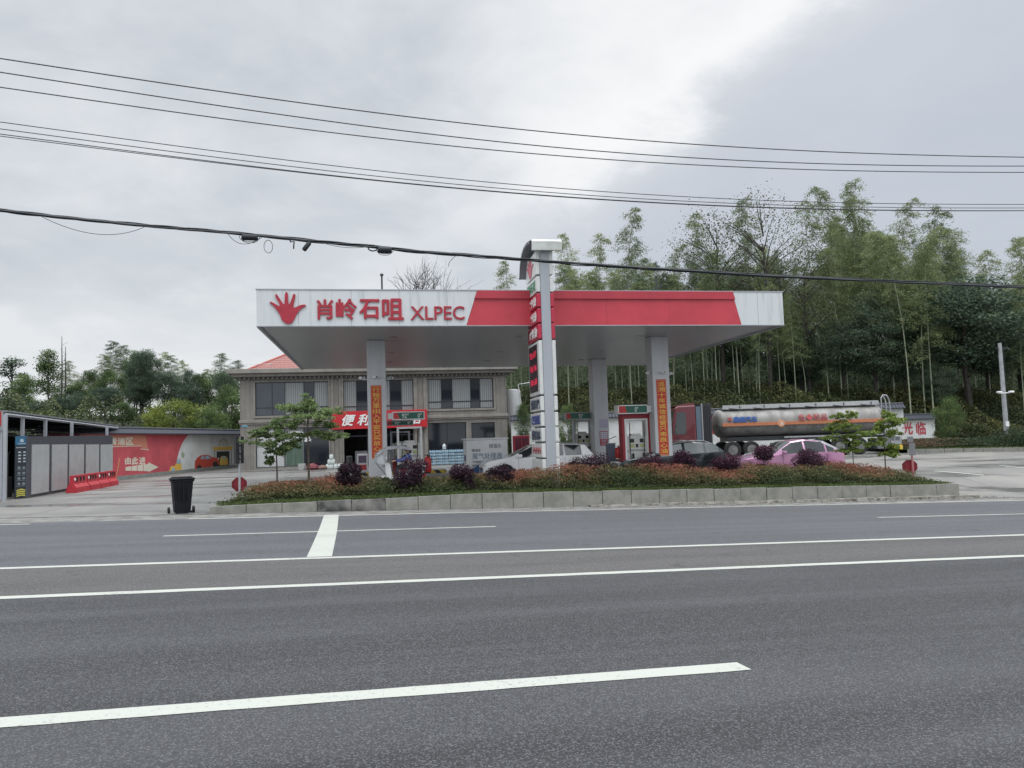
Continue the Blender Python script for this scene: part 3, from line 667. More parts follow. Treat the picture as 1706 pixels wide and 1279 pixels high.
def stained_white():
    m = bpy.data.materials.new('stained_fascia'); m.use_nodes = True; nt = m.node_tree; b = nt.nodes['Principled BSDF']
    tc = N(nt, 'ShaderNodeTexCoord'); mp = N(nt, 'ShaderNodeMapping'); mp.inputs['Scale'].default_value = (4.0, 4.0, 0.35); LK(nt, tc.outputs['Object'], mp.inputs[0])
    a = N(nt, 'ShaderNodeTexNoise', i_Scale=1.0, i_Detail=5.0, i_Roughness=0.65); LK(nt, mp.outputs[0], a.inputs['Vector'])
    g = N(nt, 'ShaderNodeTexNoise', i_Scale=0.5, i_Detail=3.0); LK(nt, tc.outputs['Object'], g.inputs['Vector'])
    c = MIXC(nt, MAPR(nt, a.outputs[0], 0.5, 0.75), (0.60, 0.625, 0.635), (0.40, 0.44, 0.42)); c = MIXC(nt, MATH(nt, 'MULTIPLY', g.outputs[0], 0.35), c, (0.50, 0.53, 0.53))
    LK(nt, c, b.inputs['Base Color']); b.inputs['Roughness'].default_value = 0.5; return m
STW = stained_white()
fascia_piece(0, 0, xa_t - 0.01, xa_b - 0.01, 'white_fascia', STW)
fascia_piece(xa_t, xa_b, xb_t, xb_b, 'red_fascia', RED, y0=-0.065)
fascia_piece(xb_t + 0.01, xb_b + 0.01, xr, xr, 'white_fascia', STW)
xk = xa_t - (xa_t - xa_b) * 0.26
xk2 = xb_t + (xb_b - xb_t) * 0.24
fascia_piece(xa_t - 0.01, xk - 0.01, xb_t + 0.01, xk2 + 0.02, 'red_top_band', mat('red_band', (0.44, 0.035, 0.055), 0.45, noise=0.15, nscale=0.8), y0=-0.13, y1=-0.0655, zb=lambda x: ct(x) - 0.29)
SEAM = mat('seam_grey', (0.22, 0.23, 0.235), .6)
for px in (497, 585, 665, 745, 1262):
    xs_ = CF.L(px, 500, -.07)[0]; b = MB(); b.box(xs_ - .006, xs_ + .006, -.0615, -.0595, cb(xs_) + .01, ct(xs_) - .01); b.build('panel_seam', SEAM, canopy)
for px in (905, 1010, 1115):
    xs_ = CF.L(px, 500, -.07)[0]; b = MB(); b.box(xs_ - .005, xs_ + .005, -.0665, -.0645, cb(xs_) + .01, ct(xs_) - .295); b.build('panel_seam', mat('seam_red', (0.25, 0.02, 0.03), .6), canopy)
# the other three sides, roof and soffit
b = MB()
for x in (0.0, xr):
    x0, x1 = (x + 0.002, x + GA) if x == 0 else (x - GA, x - 0.002)
    b.add([(x0, 0.061, cb(x)), (x1, 0.061, cb(x)), (x1, CD, cb(x)), (x0, CD, cb(x)), (x0, 0.061, ct(x)), (x1, 0.061, ct(x)), (x1, CD, ct(x)), (x0, CD, ct(x))], [(0, 1, 2, 3), (4, 5, 6, 7), (0, 1, 5, 4), (1, 2, 6, 5), (2, 3, 7, 6), (3, 0, 4, 7)])
b.slab([(0.0, cb(0)), (xr, cb(xr)), (xr, ct(xr)), (0.0, ct(0))], CD + 0.002, CD + GA)
b.build('side_fascia', STW, canopy)
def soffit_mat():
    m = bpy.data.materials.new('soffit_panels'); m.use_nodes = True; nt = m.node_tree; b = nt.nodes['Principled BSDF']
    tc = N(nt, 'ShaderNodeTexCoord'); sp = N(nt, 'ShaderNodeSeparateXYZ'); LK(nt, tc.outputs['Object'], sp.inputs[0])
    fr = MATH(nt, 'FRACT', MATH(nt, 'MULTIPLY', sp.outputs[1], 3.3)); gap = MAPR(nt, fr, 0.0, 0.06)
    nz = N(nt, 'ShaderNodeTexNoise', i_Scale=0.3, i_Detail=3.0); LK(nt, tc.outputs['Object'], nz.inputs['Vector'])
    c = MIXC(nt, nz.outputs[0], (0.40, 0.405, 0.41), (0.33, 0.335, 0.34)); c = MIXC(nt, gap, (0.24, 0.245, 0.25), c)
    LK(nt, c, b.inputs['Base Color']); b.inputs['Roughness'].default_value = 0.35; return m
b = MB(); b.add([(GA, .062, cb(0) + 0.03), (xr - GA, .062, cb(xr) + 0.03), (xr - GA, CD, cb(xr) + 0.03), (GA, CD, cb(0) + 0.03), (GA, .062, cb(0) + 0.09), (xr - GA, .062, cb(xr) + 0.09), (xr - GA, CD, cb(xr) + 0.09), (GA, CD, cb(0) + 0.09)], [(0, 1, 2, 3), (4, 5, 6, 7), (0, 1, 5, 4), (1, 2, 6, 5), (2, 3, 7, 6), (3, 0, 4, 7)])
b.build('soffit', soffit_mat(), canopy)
b = MB(); b.add([(GA, .062, ct(0) - 0.25), (xr - GA, .062, ct(xr) - 0.25), (xr - GA, CD, ct(xr) - 0.25), (GA, CD, ct(0) - 0.25), (GA, .062, ct(0) - 0.2), (xr - GA, .062, ct(xr) - 0.2), (xr - GA, CD, ct(xr) - 0.2), (GA, CD, ct(0) - 0.2)], [(0, 1, 2, 3), (4, 5, 6, 7), (0, 1, 5, 4), (1, 2, 6, 5), (2, 3, 7, 6), (3, 0, 4, 7)])
b.build('roof_sheet', GREYP, canopy)
b = MB(); b.slab([(-0.03, ct(0)), (xr + 0.03, ct(xr)), (xr + 0.03, ct(xr) + 0.035), (-0.03, ct(0) + 0.035)], -0.08, 0.08); b.build('coping', GREYP, canopy)
b = MB(); b.slab([(-0.01, cb(0) - 0.03), (xr + 0.01, cb(xr) - 0.03), (xr + 0.01, cb(xr)), (-0.01, cb(0))], -0.07, 0.05)
b.box(-0.005, 0.09, 0.06, CD, zb0 - 0.05, zb0 - 0.003); b.box(xr - 0.09, xr + 0.005, 0.06, CD, zb1 - 0.05, zb1 - 0.003); b.build('drip_edge', GREYP, canopy)
# lettering
for ch, xa, xb_, ya, yb in (('肖', 528, 555, 499, 531), ('岭', 560, 594, 498, 531), ('石', 599, 632, 499, 530), ('咀', 637, 672, 498, 532)):
    x0, z1 = CF.L(xa, ya, -0.1); x1, z0 = CF.L(xb_, yb, -0.1); fit_text(ch, x0, x1, z0, z1, -0.062, REDT, canopy, depth=0.05, bold=0.03)
x0, z1 = CF.L(684, 510, -0.1); x1, z0 = CF.L(774, 532, -0.1); fit_text('XLPEC', x0, x1, z0, z1, -0.062, REDT, canopy, depth=0.05, bold=0.015)
HAND = [(0.22, 0.0), (0.10, 0.12), (0.06, 0.28), (-0.02, 0.40), (-0.12, 0.55), (-0.22, 0.64), (-0.235, 0.675), (-0.20, 0.69), (-0.10, 0.64), (0.02, 0.555), (0.06, 0.545), (0.03, 0.66), (-0.06, 0.83), (-0.075, 0.90), (-0.045, 0.93), (-0.01, 0.90), (0.08, 0.74), (0.15, 0.62), (0.19, 0.61),
        (0.195, 0.78), (0.21, 0.96), (0.235, 1.0), (0.27, 0.985), (0.285, 0.94), (0.29, 0.76), (0.305, 0.62), (0.34, 0.62), (0.39, 0.75), (0.43, 0.90), (0.465, 0.94), (0.50, 0.92), (0.50, 0.86), (0.47, 0.72), (0.44, 0.56), (0.455, 0.49), (0.52, 0.52), (0.64, 0.58), (0.76, 0.60), (0.80, 0.575), (0.79, 0.545), (0.70, 0.50), (0.60, 0.40), (0.52, 0.27), (0.46, 0.13), (0.40, 0.03), (0.33, -0.01)]
hx0, hz1 = CF.L(449, 486, -0.1); hx1, hz0 = CF.L(510, 539, -0.1)
def hand(b, x0, x1, z0, z1, y0, y1):
    b.slab([(x0 + (u + 0.235) / 1.035 * (x1 - x0), z0 + (v + 0.01) / 1.01 * (z1 - z0)) for u, v in HAND], y0, y1)
b = MB(); hand(b, hx0, hx1, hz0, hz1, -0.115, -0.062); b.build('hand_emblem', REDT, canopy)
# soffit lamps
for fx in (0.24, 0.5, 0.76):
    for fy in (3.2, 8.5, 12.5):
        x = xr * fx; z = cb(x) + 0.028; b = MB(); b.lathe([(0.16, -0.012), (0.19, -0.006), (0.19, 0.0)], 'z', (x, fy, z), 20); b.build('recessed_lamp', mat('lamp_lens', (0.28, 0.29, 0.30), 0.25), canopy)
# vent pipes on the roof: things of their own
for px, y0, y1, lab in ((636, 484, 460, 'thin dark vent pipe sticking up above the left part of the canopy'), (1093, 486, 463, 'thin twin vent pipe above the red part of the canopy')):
    x, z = CF.L(px, y1, 3.0); w_ = CF.W(x, 3.0, 0); hb = ct(x) - 0.2; b = MB(); b.tube([(0, 0, 0), (0, 0, z - hb)], 0.035, 8); b.lathe([(0.03, 0), (0.07, 0.02), (0.07, 0.08), (0.02, 0.12)], 'z', (0, 0, z - hb), 10)
    if px > 1000: b.tube([(0.14, 0, 0), (0.14, 0, z - hb - 0.2)], 0.03, 8); b.tube([(-0.02, 0, 0.3), (0.16, 0, 0.3)], 0.015, 6)
    tag(b.build('vent_pipe', DARK, loc=(w_.x, w_.y, hb)), lab, 'vent pipe')
# columns (stand on the pump islands)
CW = 0.74
colfr = []
CPAINT = mat('column_paint', (0.60, 0.62, 0.645), 0.42, noise=0.12, nscale=1.2, stretch=(1, 1, 0.3))
def column(pxl, d, lab, banner=None, wd=CW):
    top = pt(pxl, 600, d); fr = Frame((top.x, top.y, 0), CF.yaw); base = FZ(top.x, top.y) - 0.05
    lc = CF.loc((top.x, top.y, 0)); zt = cb(lc.x) + 0.028
    t = thing('canopy_column', lab, 'column', (top.x, top.y, base), CF.yaw, 'square columns carrying the canopy'); fr.o = Vector((top.x, top.y, 0))
    b = MB(); b.box(0, wd, 0, wd, 0, zt - base, b=0.03); b.build('shaft', CPAINT, t)
    b = MB(); b.box(-0.03, wd + 0.03, -0.03, wd + 0.03, 0, 0.35, b=0.02); b.build('plinth', WPAINT, t)
    return t, fr, base
D_L, D_R = 30.6, 31.9
cL, frL, bL = column(611, D_L, 'front left canopy column with the red vertical banner and cameras')
cR, frR, bR = column(1086, D_R, 'front right canopy column with the red vertical banner, beside the tanker cab')
cBR, frBR, bBR = column(986, 40.6, 'back right canopy column with paper notices on it', wd=0.8)
cBL, frBL, bBL = column(615, 39.4, 'back left canopy column hidden behind the front left one')
BANR = mat('banner_red', (0.60, 0.045, 0.035), 0.6, noise=0.15); BANY = mat('banner_yellow', (0.80, 0.52, 0.10), 0.5); BANB = mat('banner_border', (0.55, 0.25, 0.10), 0.6)
def banner(fr, base, colt, corners, txt, lab):
    (px0, py0), (px1, py1) = corners
    x0, z1 = fr.L(px0, py0, -0.01); x1, z0 = fr.L(px1, py1, -0.01); wv = fr.W(0, 0, 0)
    t = thing('banner', lab, 'banner', (wv.x, wv.y, z0), fr.yaw, 'red couplet banners on the front columns'); h = z1 - z0
    b = MB(); b.box(x0, x1, -0.012, -0.003, 0, h); b.build('cloth', BANR, t)
    b = MB(); e = 0.035
    for g in (0.03,):
        b.box(x0 + g, x1 - g, -0.015, -0.0125, h - g - 0.015, h - g); b.box(x0 + g, x1 - g, -0.015, -0.0125, g, g + 0.015); b.box(x0 + g, x0 + g + 0.007, -0.015, -0.0125, g + .015, h - g - .015); b.box(x1 - g - 0.007, x1 - g, -0.015, -0.0125, g + .015, h - g - .015)
    b.build('border', BANY, t)
    n = len(txt); ch = (h - 0.14) / n; m_ = (x0 + x1) / 2; cw = min(0.15, (x1 - x0) * 0.34)
    me = None
    for k, c in enumerate(txt):
        zc = h - 0.07 - ch * (k + 0.5); fit_text(c, m_ - cw, m_ + cw, zc - ch * 0.42, zc + ch * 0.42, -0.013, BANY, t, depth=0.006, bold=0.012)
banner(frL, bL, cL, ((617.5, 642), (637.5, 763)), '行程万里出入平安只买放心油', 'red vertical banner with thirteen yellow characters on the left column')
banner(frR, bR, cR, ((1093.0, 632), (1115.0, 758)), '追溯十年诚信经营只卖良心油', 'red vertical banner with thirteen yellow characters on the right column')
def cctv(fr, px, py, yl, lab, arm):
    x, z = fr.L(px, py, yl); w_ = fr.W(x, yl, 0); t = thing('security_camera', lab, 'camera', (w_.x, w_.y, z), fr.yaw, 'small white security cameras on the columns')
    b = MB(); b.tube([(0, 0.02, -0.05), (arm[0] * 0.5, arm[1] * 0.5, -0.07), (arm[0], arm[1], -0.06)], 0.018, 6); b.build('bracket', WPAINT, t)
    b = MB(); b.box(-0.09, 0.09, -0.11, 0.11, -0.05, 0.05, b=0.02, rz=0.6); b.build('housing', WPAINT, t)
    b = MB(); b.lathe([(0.03, -0.13), (0.035, -0.10)], 'y', (0.04, 0, 0), 10); b.build('lens', BLACK, t)
cctv(frL, 603, 629.5, 0.3, 'white camera on an arm at the left side of the left banner column', (0.22, 0)); cctv(frL, 650, 629.5, 0.3, 'white camera on an arm at the right side of the left banner column', (-0.2, 0)); cctv(frL, 626, 628, -0.12, 'white camera on the front face of the left banner column', (0, 0.11))
cctv(frR, 1081, 621, 0.3, 'white camera on the left side of the right banner column', (0.18, 0)); cctv(frR, 1104, 620, -0.12, 'white camera on the front face of the right banner column', (0, 0.11)); cctv(frR, 1117, 622, 0.3, 'white camera on the right side of the right banner column', (-0.14, 0))
# notices on the back right column
x0, z1 = frBR.L(999, 718, -0.01); x1, z0 = frBR.L(1013, 742, -0.01)
b = MB(); b.box(x0, x1, -0.015, -0.003, z0, z1, 0); b.box(x0 + .03, x1 - .03, -0.02, -0.0155, z0 + (z1 - z0) * 0.45, z1 - .04, 1)
for i in range(3):
    for j in range(3): b.box(x0 + .06 + i * .11, x0 + .13 + i * .11, -0.024, -0.0205, z0 + (z1 - z0) * 0.5 + j * .11, z0 + (z1 - z0) * 0.5 + j * .11 + .07, 2)
for j in range(4): b.box(x0 + .06, x1 - .06 - .05 * (j % 2), -0.019, -0.0155, z0 + .05 + .075 * j, z0 + .07 + .075 * j, 1)
wv = frBR.W(0, 0, 0)
o = b.build('notice', [mat('notice_red', (0.38, 0.03, 0.07), 0.5), mat('notice_paper', (0.62, 0.60, 0.68), 0.6), mat('notice_grey', (0.35, 0.33, 0.42), 0.6)], loc=(wv.x, wv.y, 0), rz=frBR.yaw); tag(o, 'red framed notice board with small photos on the back right column', 'notice')
b = MB(); x0, z1 = frBR.L(998, 698, -0.01); x1, z0 = frBR.L(1014, 713, -0.01); b.box(x0, x1, -0.012, -0.003, z0, z1)
for j in range(4): b.box(x0 + .05, x1 - .05, -0.015, -0.0125, z0 + .08 + j * .1, z0 + .1 + j * .1, 1)
tag(b.build('notice', [mat('notice_lilac', (0.50, 0.48, 0.60), 0.6), MATS['notice_grey']], loc=(wv.x, wv.y, 0), rz=frBR.yaw), 'pale lilac paper notice above the red one on the back right column', 'notice')

# ------------------------------------------------------------------ pump islands with yellow and black edges
HAZ = bpy.data.materials.new('hazard_stripes'); HAZ.use_nodes = True; _t = HAZ.node_tree; _b = _t.nodes['Principled BSDF']
_tc = N(_t, 'ShaderNodeTexCoord'); _sp = N(_t, 'ShaderNodeSeparateXYZ'); LK(_t, _tc.outputs['Object'], _sp.inputs[0])
_f = MATH(_t, 'FRACT', MATH(_t, 'MULTIPLY', MATH(_t, 'ADD', _sp.outputs[0], _sp.outputs[2]), 1.9)); LK(_t, MIXC(_t, MATH(_t, 'GREATER_THAN', _f, 0.5), (0.62, 0.45, 0.05), (0.03, 0.03, 0.03)), _b.inputs['Base Color'])
def pump_island(x0, x1, y0, y1, lab):
    xm, ym = (x0 + x1) / 2, (y0 + y1) / 2; w_ = CF.W(xm, ym, 0); z = FZ(w_.x, w_.y)
    t = thing('pump_island', lab, 'pump island', (w_.x, w_.y, z - 0.05), CF.yaw, 'raised pump islands with striped edges'); b = MB()
    b.box(x0 - xm, x1 - xm, y0 - ym, y1 - ym, 0, 0.2, b=0.02); b.build('kerb_edge', HAZ, t); b = MB(); b.box(x0 - xm + .12, x1 - xm - .12, y0 - ym + .12, y1 - ym - .12, 0.19, 0.206); b.build('top', GUT, t)
    return z + 0.15
lc = CF.loc(frL.o); lr = CF.loc(frR.o); lbr = CF.loc(frBR.o); lbl = CF.loc(frBL.o)
pump_island(lc.x - 0.8, lc.x + 5.2, lc.y - 0.35, lc.y + 1.1, 'striped pump island under the front left column'); pump_island(lr.x - 3.6, lr.x + 1.4, lr.y - 0.35, lr.y + 1.1, 'striped pump island under the front right column')
pump_island(lbl.x - 0.8, lbl.x + 3.8, lbl.y - 0.35, lbl.y + 1.1, 'striped pump island under the back left column'); pump_island(lbr.x - 3.2, lbr.x + 1.4, lbr.y - 0.35, lbr.y + 1.1, 'striped pump island under the back right column')
PUMPR = mat('pump_red', (0.50, 0.03, 0.03), 0.4); CREAM = mat('pump_cream', (0.62, 0.62, 0.60), 0.45, noise=0.1); LCD = mat('pump_display', (0.42, 0.45, 0.20), 0.3); HOSE = RUBBER
WLET = mat('white_letter', (0.72, 0.74, 0.72), 0.5)
def pump(px0, px1, ytop, d, lab, dark=False, side_red=False):
    a = pt(px0, ytop, d); fr = Frame((a.x, a.y, 0), CF.yaw); x1, _ = fr.L(px1, ytop); base = FZ(a.x, a.y) + 0.14; H_ = a.z - base; W_ = x1
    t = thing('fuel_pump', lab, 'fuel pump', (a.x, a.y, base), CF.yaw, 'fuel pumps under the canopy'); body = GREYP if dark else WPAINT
    b = MB(); f = 0.085
    b.box(0, f, 0, 0.5, 0, H_ - 0.001, b=.012); b.box(W_ - f, W_, 0, 0.5, 0, H_ - 0.001, b=.012); b.box(f - .002, W_ - f + .002, 0.002, 0.498, H_ - f, H_ - .004, b=.01); b.build('frame', body, t)
    zc = H_ * 0.50
    b = MB(); b.box(f, W_ - f, 0.04, 0.46, 0.02, H_ * 0.30, b=.01); b.build('lower_panel', PUMPR, t)
    b = MB(); b.box(f, W_ - f, 0.05, 0.45, H_ * 0.305, H_ * 0.44, b=.01); b.box(f, W_ - f, 0.01, 0.49, H_ * 0.445, H_ * 0.70, b=.02); b.box(W_ * .3, W_ * .7, 0.06, 0.44, H_ * 0.70, H_ * 0.74, b=.02); b.build('console', CREAM, t)
    for u_ in (.22, .62): b = MB(); b.box(W_ * u_, W_ * (u_ + .18), 0.0, 0.0095, H_ * .50, H_ * .56); b.build('display', LCD, t)
    b = MB(); b.box(W_ * .22, W_ * .38, -0.002, 0.0095, H_ * .585, H_ * .65); b.box(W_ * .62, W_ * .78, -0.002, 0.0095, H_ * .585, H_ * .65); b.box(W_ * .45, W_ * .55, -0.002, 0.0095, H_ * .50, H_ * .56); b.box(W_ * .2, W_ * .85, 0.002, .0095, H_ * .46, H_ * .465); b.build('keypad', BLACK, t)
    b = MB(); b.box(W_ * .34, W_ * .56, 0.03, 0.0395, H_ * .04, H_ * .28); b.build('panel', PUMPR, t)
    fit_text('汽油', W_ * .3, W_ * .5, H_ * .2, H_ * .26, 0.028, YELLOW, t, depth=.006, bold=.02)
    b = MB(); xs = W_ * .82
    b.tube([(xs, -0.03, H_ * .92), (xs - .02, -.05, H_ * .55), (xs - .05, -.06, H_ * .34), (xs + .02, -.16, H_ * .40), (xs + .16, -.20, H_ * .38), (xs + .22, -.2, H_ * .25), (xs + .18, -.15, H_ * .1)], 0.017, 6); b.build('hose', HOSE, t, smooth=True)
    b = MB(); b.tube([(W_ * .2, -.02, H_ * .93), (W_ * .19, -.04, H_ * .5), (W_ * .21, -.08, H_ * .12), (W_ * .3, -.1, H_ * .1), (W_ * .33, -.07, H_ * .36)], 0.017, 6); b.build('hose', HOSE, t, smooth=True)
    for xa_ in (xs - .09, W_ * .28): b = MB(); b.box(xa_, xa_ + .07, -.07, 0.03, H_ * .14, H_ * .4, b=.015); b.build('nozzle', BLACK, t)
    return t, fr, W_, H_, base
pump(661, 703, 711, 31.2, 'white fuel pump with red lower panel right of the left banner column')
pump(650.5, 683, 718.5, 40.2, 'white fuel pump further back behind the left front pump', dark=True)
tR, frP, WP, HP, bP = pump(1040, 1079, 697.5, 32.3, 'white fuel pump in a tall red surround left of the right banner column')
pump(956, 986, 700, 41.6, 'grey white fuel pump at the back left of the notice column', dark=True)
b = MB(); zt = frP.L(1040, 689.5)[1] - bP; b.box(-0.1, -0.004, 0.0, 0.5, 0, zt); b.box(WP + .004, WP + .16, 0.0, 0.5, 0, zt); b.box(-0.004, WP + .004, 0.0, 0.5, HP + .003, zt)
tagp = b.build('red_surround', mat('dark_red_panel', (0.33, 0.02, 0.035), 0.45), tR)
# illuminated-box style grade signs on arms from the columns
def grade_sign(px0, px1, y0, y1, d, lab, txts, col_fr, armpx=None, dark=False, redw=0.2):
    a = pt(px0, y1, d); fr = Frame((a.x, a.y, 0), CF.yaw); x1, _ = fr.L(px1, y1); _, zt = fr.L(px0, y0); H_ = zt - a.z
    t = thing('grade_sign', lab, 'sign', (a.x, a.y, a.z), CF.yaw, 'green fuel grade signs beside the columns')
    b = MB(); b.box(-0.04, x1 + 0.04, 0.0, 0.55, -0.04, H_ + 0.04, b=.01)
    ax, _ = fr.L(armpx, y1, 0.2); b.box(min(ax, 0), max(ax, x1), 0.1, 0.45, 0.0, H_, b=.01) if armpx else None
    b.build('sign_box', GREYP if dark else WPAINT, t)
    b = MB(); b.slab([(x1 * redw, 0), (x1, 0), (x1, H_), (x1 * (redw - .06), H_)], -0.01, -0.002); b.build('green_face', GREEN, t)
    b = MB(); b.slab([(0, 0), (x1 * redw - .004, 0), (x1 * (redw - .06) - .004, H_), (0, H_)], -0.01, -0.002); b.build('red_face', PUMPR, t)
    for tx, u0, u1 in txts: fit_text(tx, x1 * u0, x1 * u1, H_ * .15, H_ * .85, -0.011, WLET, t, depth=.006, bold=.03)
grade_sign(655.5, 706, 687.5, 698, 30.9, 'green sign reading 92 and 0 beside the left banner column', [('92°', .28, .50), ('0°', .80, .93)], frL, armpx=646, redw=.2)
grade_sign(646, 687.5, 702, 708, 40.0, 'dim green sign reading 92 and 0 below and behind the bright left one', [('92°', .28, .50), ('0°', .80, .93)], frBL, armpx=640, dark=True)
grade_sign(1031.5, 1078, 676.5, 688, 31.9, 'green sign reading 0 beside the right banner column', [('0°', .56, .68)], frR, armpx=1088, redw=.28)
grade_sign(944, 983, 688.5, 697.5, 40.8, 'dark green sign reading 92 beside the notice column', [('92°', .52, .70)], frBR, armpx=988, dark=True, redw=.2)
# drums, extinguishers and boxes by the pumps
def extinguisher(px, ytop, ybot, d, lab, w_=0.13, n=1):
    a = pt(px, ybot, d); tt_ = pt(px, ytop, d); H_ = tt_.z - a.z; t = thing('fire_extinguisher', lab, 'extinguisher', a, CF.yaw)
    b = MB(); b.lathe([(w_ * .9, 0), (w_, .03), (w_, H_ * .72), (w_ * .8, H_ * .82), (w_ * .3, H_ * .88)], 'z', n=16); b.build('tank', PUMPR, t, smooth=True)
    b = MB(); b.tube([(0, 0, H_ * .86), (0, 0, H_)], w_ * .2, 8); b.tube([(0, 0, H_ * .95), (w_, 0, H_ * .93), (w_ * 1.25, 0, H_ * .5)], .012, 6); b.box(-w_ * .8, w_ * .2, -.02, .02, H_ * .95, H_); b.build('valve', BLACK, t)
extinguisher(713, 757, 786, 31.4, 'large red fire extinguisher at the right of the left front pump', 0.15)
extinguisher(1031, 742, 763, 33.2, 'red wheeled extinguisher left of the right fuel pump', 0.16)
b = MB(); a = pt(1018, 763, 34.0); b.box(-.18, .18, -.15, .15, -.3, .62, b=.02, mi=0); b.box(-.2, .2, -.17, .17, .62, .66, mi=1); b.tube([(-.3, 0, .75), (.3, .1, .95)], .02, 6, mi=1)
tag(b.build('service_box', [mat('box_blue_grey', (0.16, 0.19, 0.25), 0.5), GREYP], loc=a, rz=CF.yaw), 'blue grey squeegee box standing right of the notice column', 'box')
# red sand bin in front of the left pump
a = pt(690, 784, 30.6); b = MB(); b.box(-.35, .45, -.2, .2, -.1, .45, b=.02)
t = thing('sand_bin', 'red fire sand box in front of the left fuel pump', 'sand box', (a.x, a.y, FZ(a.x, a.y) + .1), CF.yaw); b = MB(); b.box(-.35, .45, -.2, .2, 0, .62, b=.02); b.build('bin', PUMPR, t); b = MB(); b.box(-.37, .47, -.22, .22, .62, .66, b=.01); b.build('lid', WPAINT, t)
fit_text('消防沙', -.1, .4, .42, .54, -.202, YELLOW, t, depth=.006)
#END_PART1

# ------------------------------------------------------------------ station building
DB = 50.0
a = pt(400, 700, DB); BF = Frame((a.x, a.y, 0), CF.yaw); bz = FZ(a.x, a.y) - 0.1
BF.o = Vector((a.x, a.y, 0))
bld = thing('station_building', 'two storey beige station building with red tiled roof behind the canopy', 'building', (a.x, a.y, 0), BF.yaw)
def siding():
    m = bpy.data.materials.new('beige_siding'); m.use_nodes = True; nt = m.node_tree; b = nt.nodes['Principled BSDF']
    tc = N(nt, 'ShaderNodeTexCoord'); sp = N(nt, 'ShaderNodeSeparateXYZ'); LK(nt, tc.outputs['Object'], sp.inputs[0])
    fr = MATH(nt, 'FRACT', MATH(nt, 'MULTIPLY', sp.outputs[0], 3.2)); gap = MAPR(nt, fr, 0.0, 0.12)
    nz = N(nt, 'ShaderNodeTexNoise', i_Scale=1.2, i_Detail=6.0); LK(nt, tc.outputs['Object'], nz.inputs['Vector'])
    c = MIXC(nt, MAPR(nt, nz.outputs[0], 0.35, 0.7), (0.225, 0.21, 0.188), (0.17, 0.16, 0.145)); c = MIXC(nt, gap, (0.12, 0.113, 0.102), c)
    LK(nt, c, b.inputs['Base Color']); b.inputs['Roughness'].default_value = 0.7
    bp = N(nt, 'ShaderNodeBump', i_Strength=0.5, i_Distance=0.02); LK(nt, gap, bp.inputs['Height']); LK(nt, bp.outputs[0], b.inputs['Normal']); return m
SIDE = siding(); TRIM = mat('beige_trim', (0.25, 0.235, 0.21), 0.65, noise=0.2, nscale=1.5); FRAMEC = mat('window_frame_dark', (0.025, 0.028, 0.035), 0.4)
BLIND = bpy.data.materials.new('vertical_blinds'); BLIND.use_nodes = True; _t = BLIND.node_tree; _b = _t.nodes['Principled BSDF']
_tc = N(_t, 'ShaderNodeTexCoord'); _sp = N(_t, 'ShaderNodeSeparateXYZ'); LK(_t, _tc.outputs['Object'], _sp.inputs[0])
LK(_t, MIXC(_t, MAPR(_t, MATH(_t, 'PINGPONG', _sp.outputs[0], 0.07), 0.0, 0.05), (0.12, 0.13, 0.135), (0.26, 0.275, 0.275)), _b.inputs['Base Color']); _b.inputs['Roughness'].default_value = 0.5; _b.inputs['Coat Weight'].default_value = 0.3
GBLUE = mat('blue_glass', (0.03, 0.04, 0.055), 0.08, spec=0.8, noise=0.4, nscale=1.2)
bx1 = BF.L(845, 700)[0]; zt = BF.L(400, 624)[1]; BDEP = 11.0
def fz(px, py): return BF.L(px, py)
openings = []
for (pxa, pya, pxb, pyb) in ((425, 637, 547.5, 690), (571, 634, 689.5, 688), (712, 631, 823, 679), (426, 714, 551, 775), (572, 714, 690, 776), (713, 704.5, 778, 760), (785, 704, 826, 759)):
    x0, z1 = fz(pxa, pya); x1, z0 = fz(pxb, pyb); openings.append((x0, x1, z0, z1))
openings[4] = (openings[4][0], openings[4][1], bz + 0.15, openings[4][3])
# walls built round the openings
xs = sorted(set([0, bx1] + [o[0] for o in openings] + [o[1] for o in openings])); zs = sorted(set([bz - 0.5, zt] + [o[2] for o in openings] + [o[3] for o in openings]))
b = MB()
def hole(xm, zm): return any(o[0] < xm < o[1] and o[2] < zm < o[3] for o in openings)
for i in range(len(xs) - 1):
    for j in range(len(zs) - 1):
        if not hole((xs[i] + xs[i + 1]) / 2, (zs[j] + zs[j + 1]) / 2): b.add([(xs[i], 0, zs[j]), (xs[i + 1], 0, zs[j]), (xs[i + 1], 0, zs[j + 1]), (xs[i], 0, zs[j + 1])], [(0, 1, 2, 3)])
for x0, x1, z0, z1 in openings:
    b.add([(x0, 0, z0), (x1, 0, z0), (x1, .25, z0), (x0, .25, z0)], [(0, 1, 2, 3)]); b.add([(x0, 0, z1), (x1, 0, z1), (x1, .25, z1), (x0, .25, z1)], [(0, 1, 2, 3)])
    b.add([(x0, 0, z0), (x0, .25, z0), (x0, .25, z1), (x0, 0, z1)], [(0, 1, 2, 3)]); b.add([(x1, 0, z0), (x1, .25, z0), (x1, .25, z1), (x1, 0, z1)], [(0, 1, 2, 3)])
b.add([(0, 0, bz - .5), (0, BDEP, bz - .5), (0, BDEP, zt), (0, 0, zt)], [(0, 1, 2, 3)]); b.add([(bx1, 0, bz - .5), (bx1, BDEP, bz - .5), (bx1, BDEP, zt), (bx1, 0, zt)], [(0, 1, 2, 3)]); b.add([(0, BDEP, bz - .5), (bx1, BDEP, bz - .5), (bx1, BDEP, zt), (0, BDEP, zt)], [(0, 1, 2, 3)])
b.build('wall', SIDE, bld)
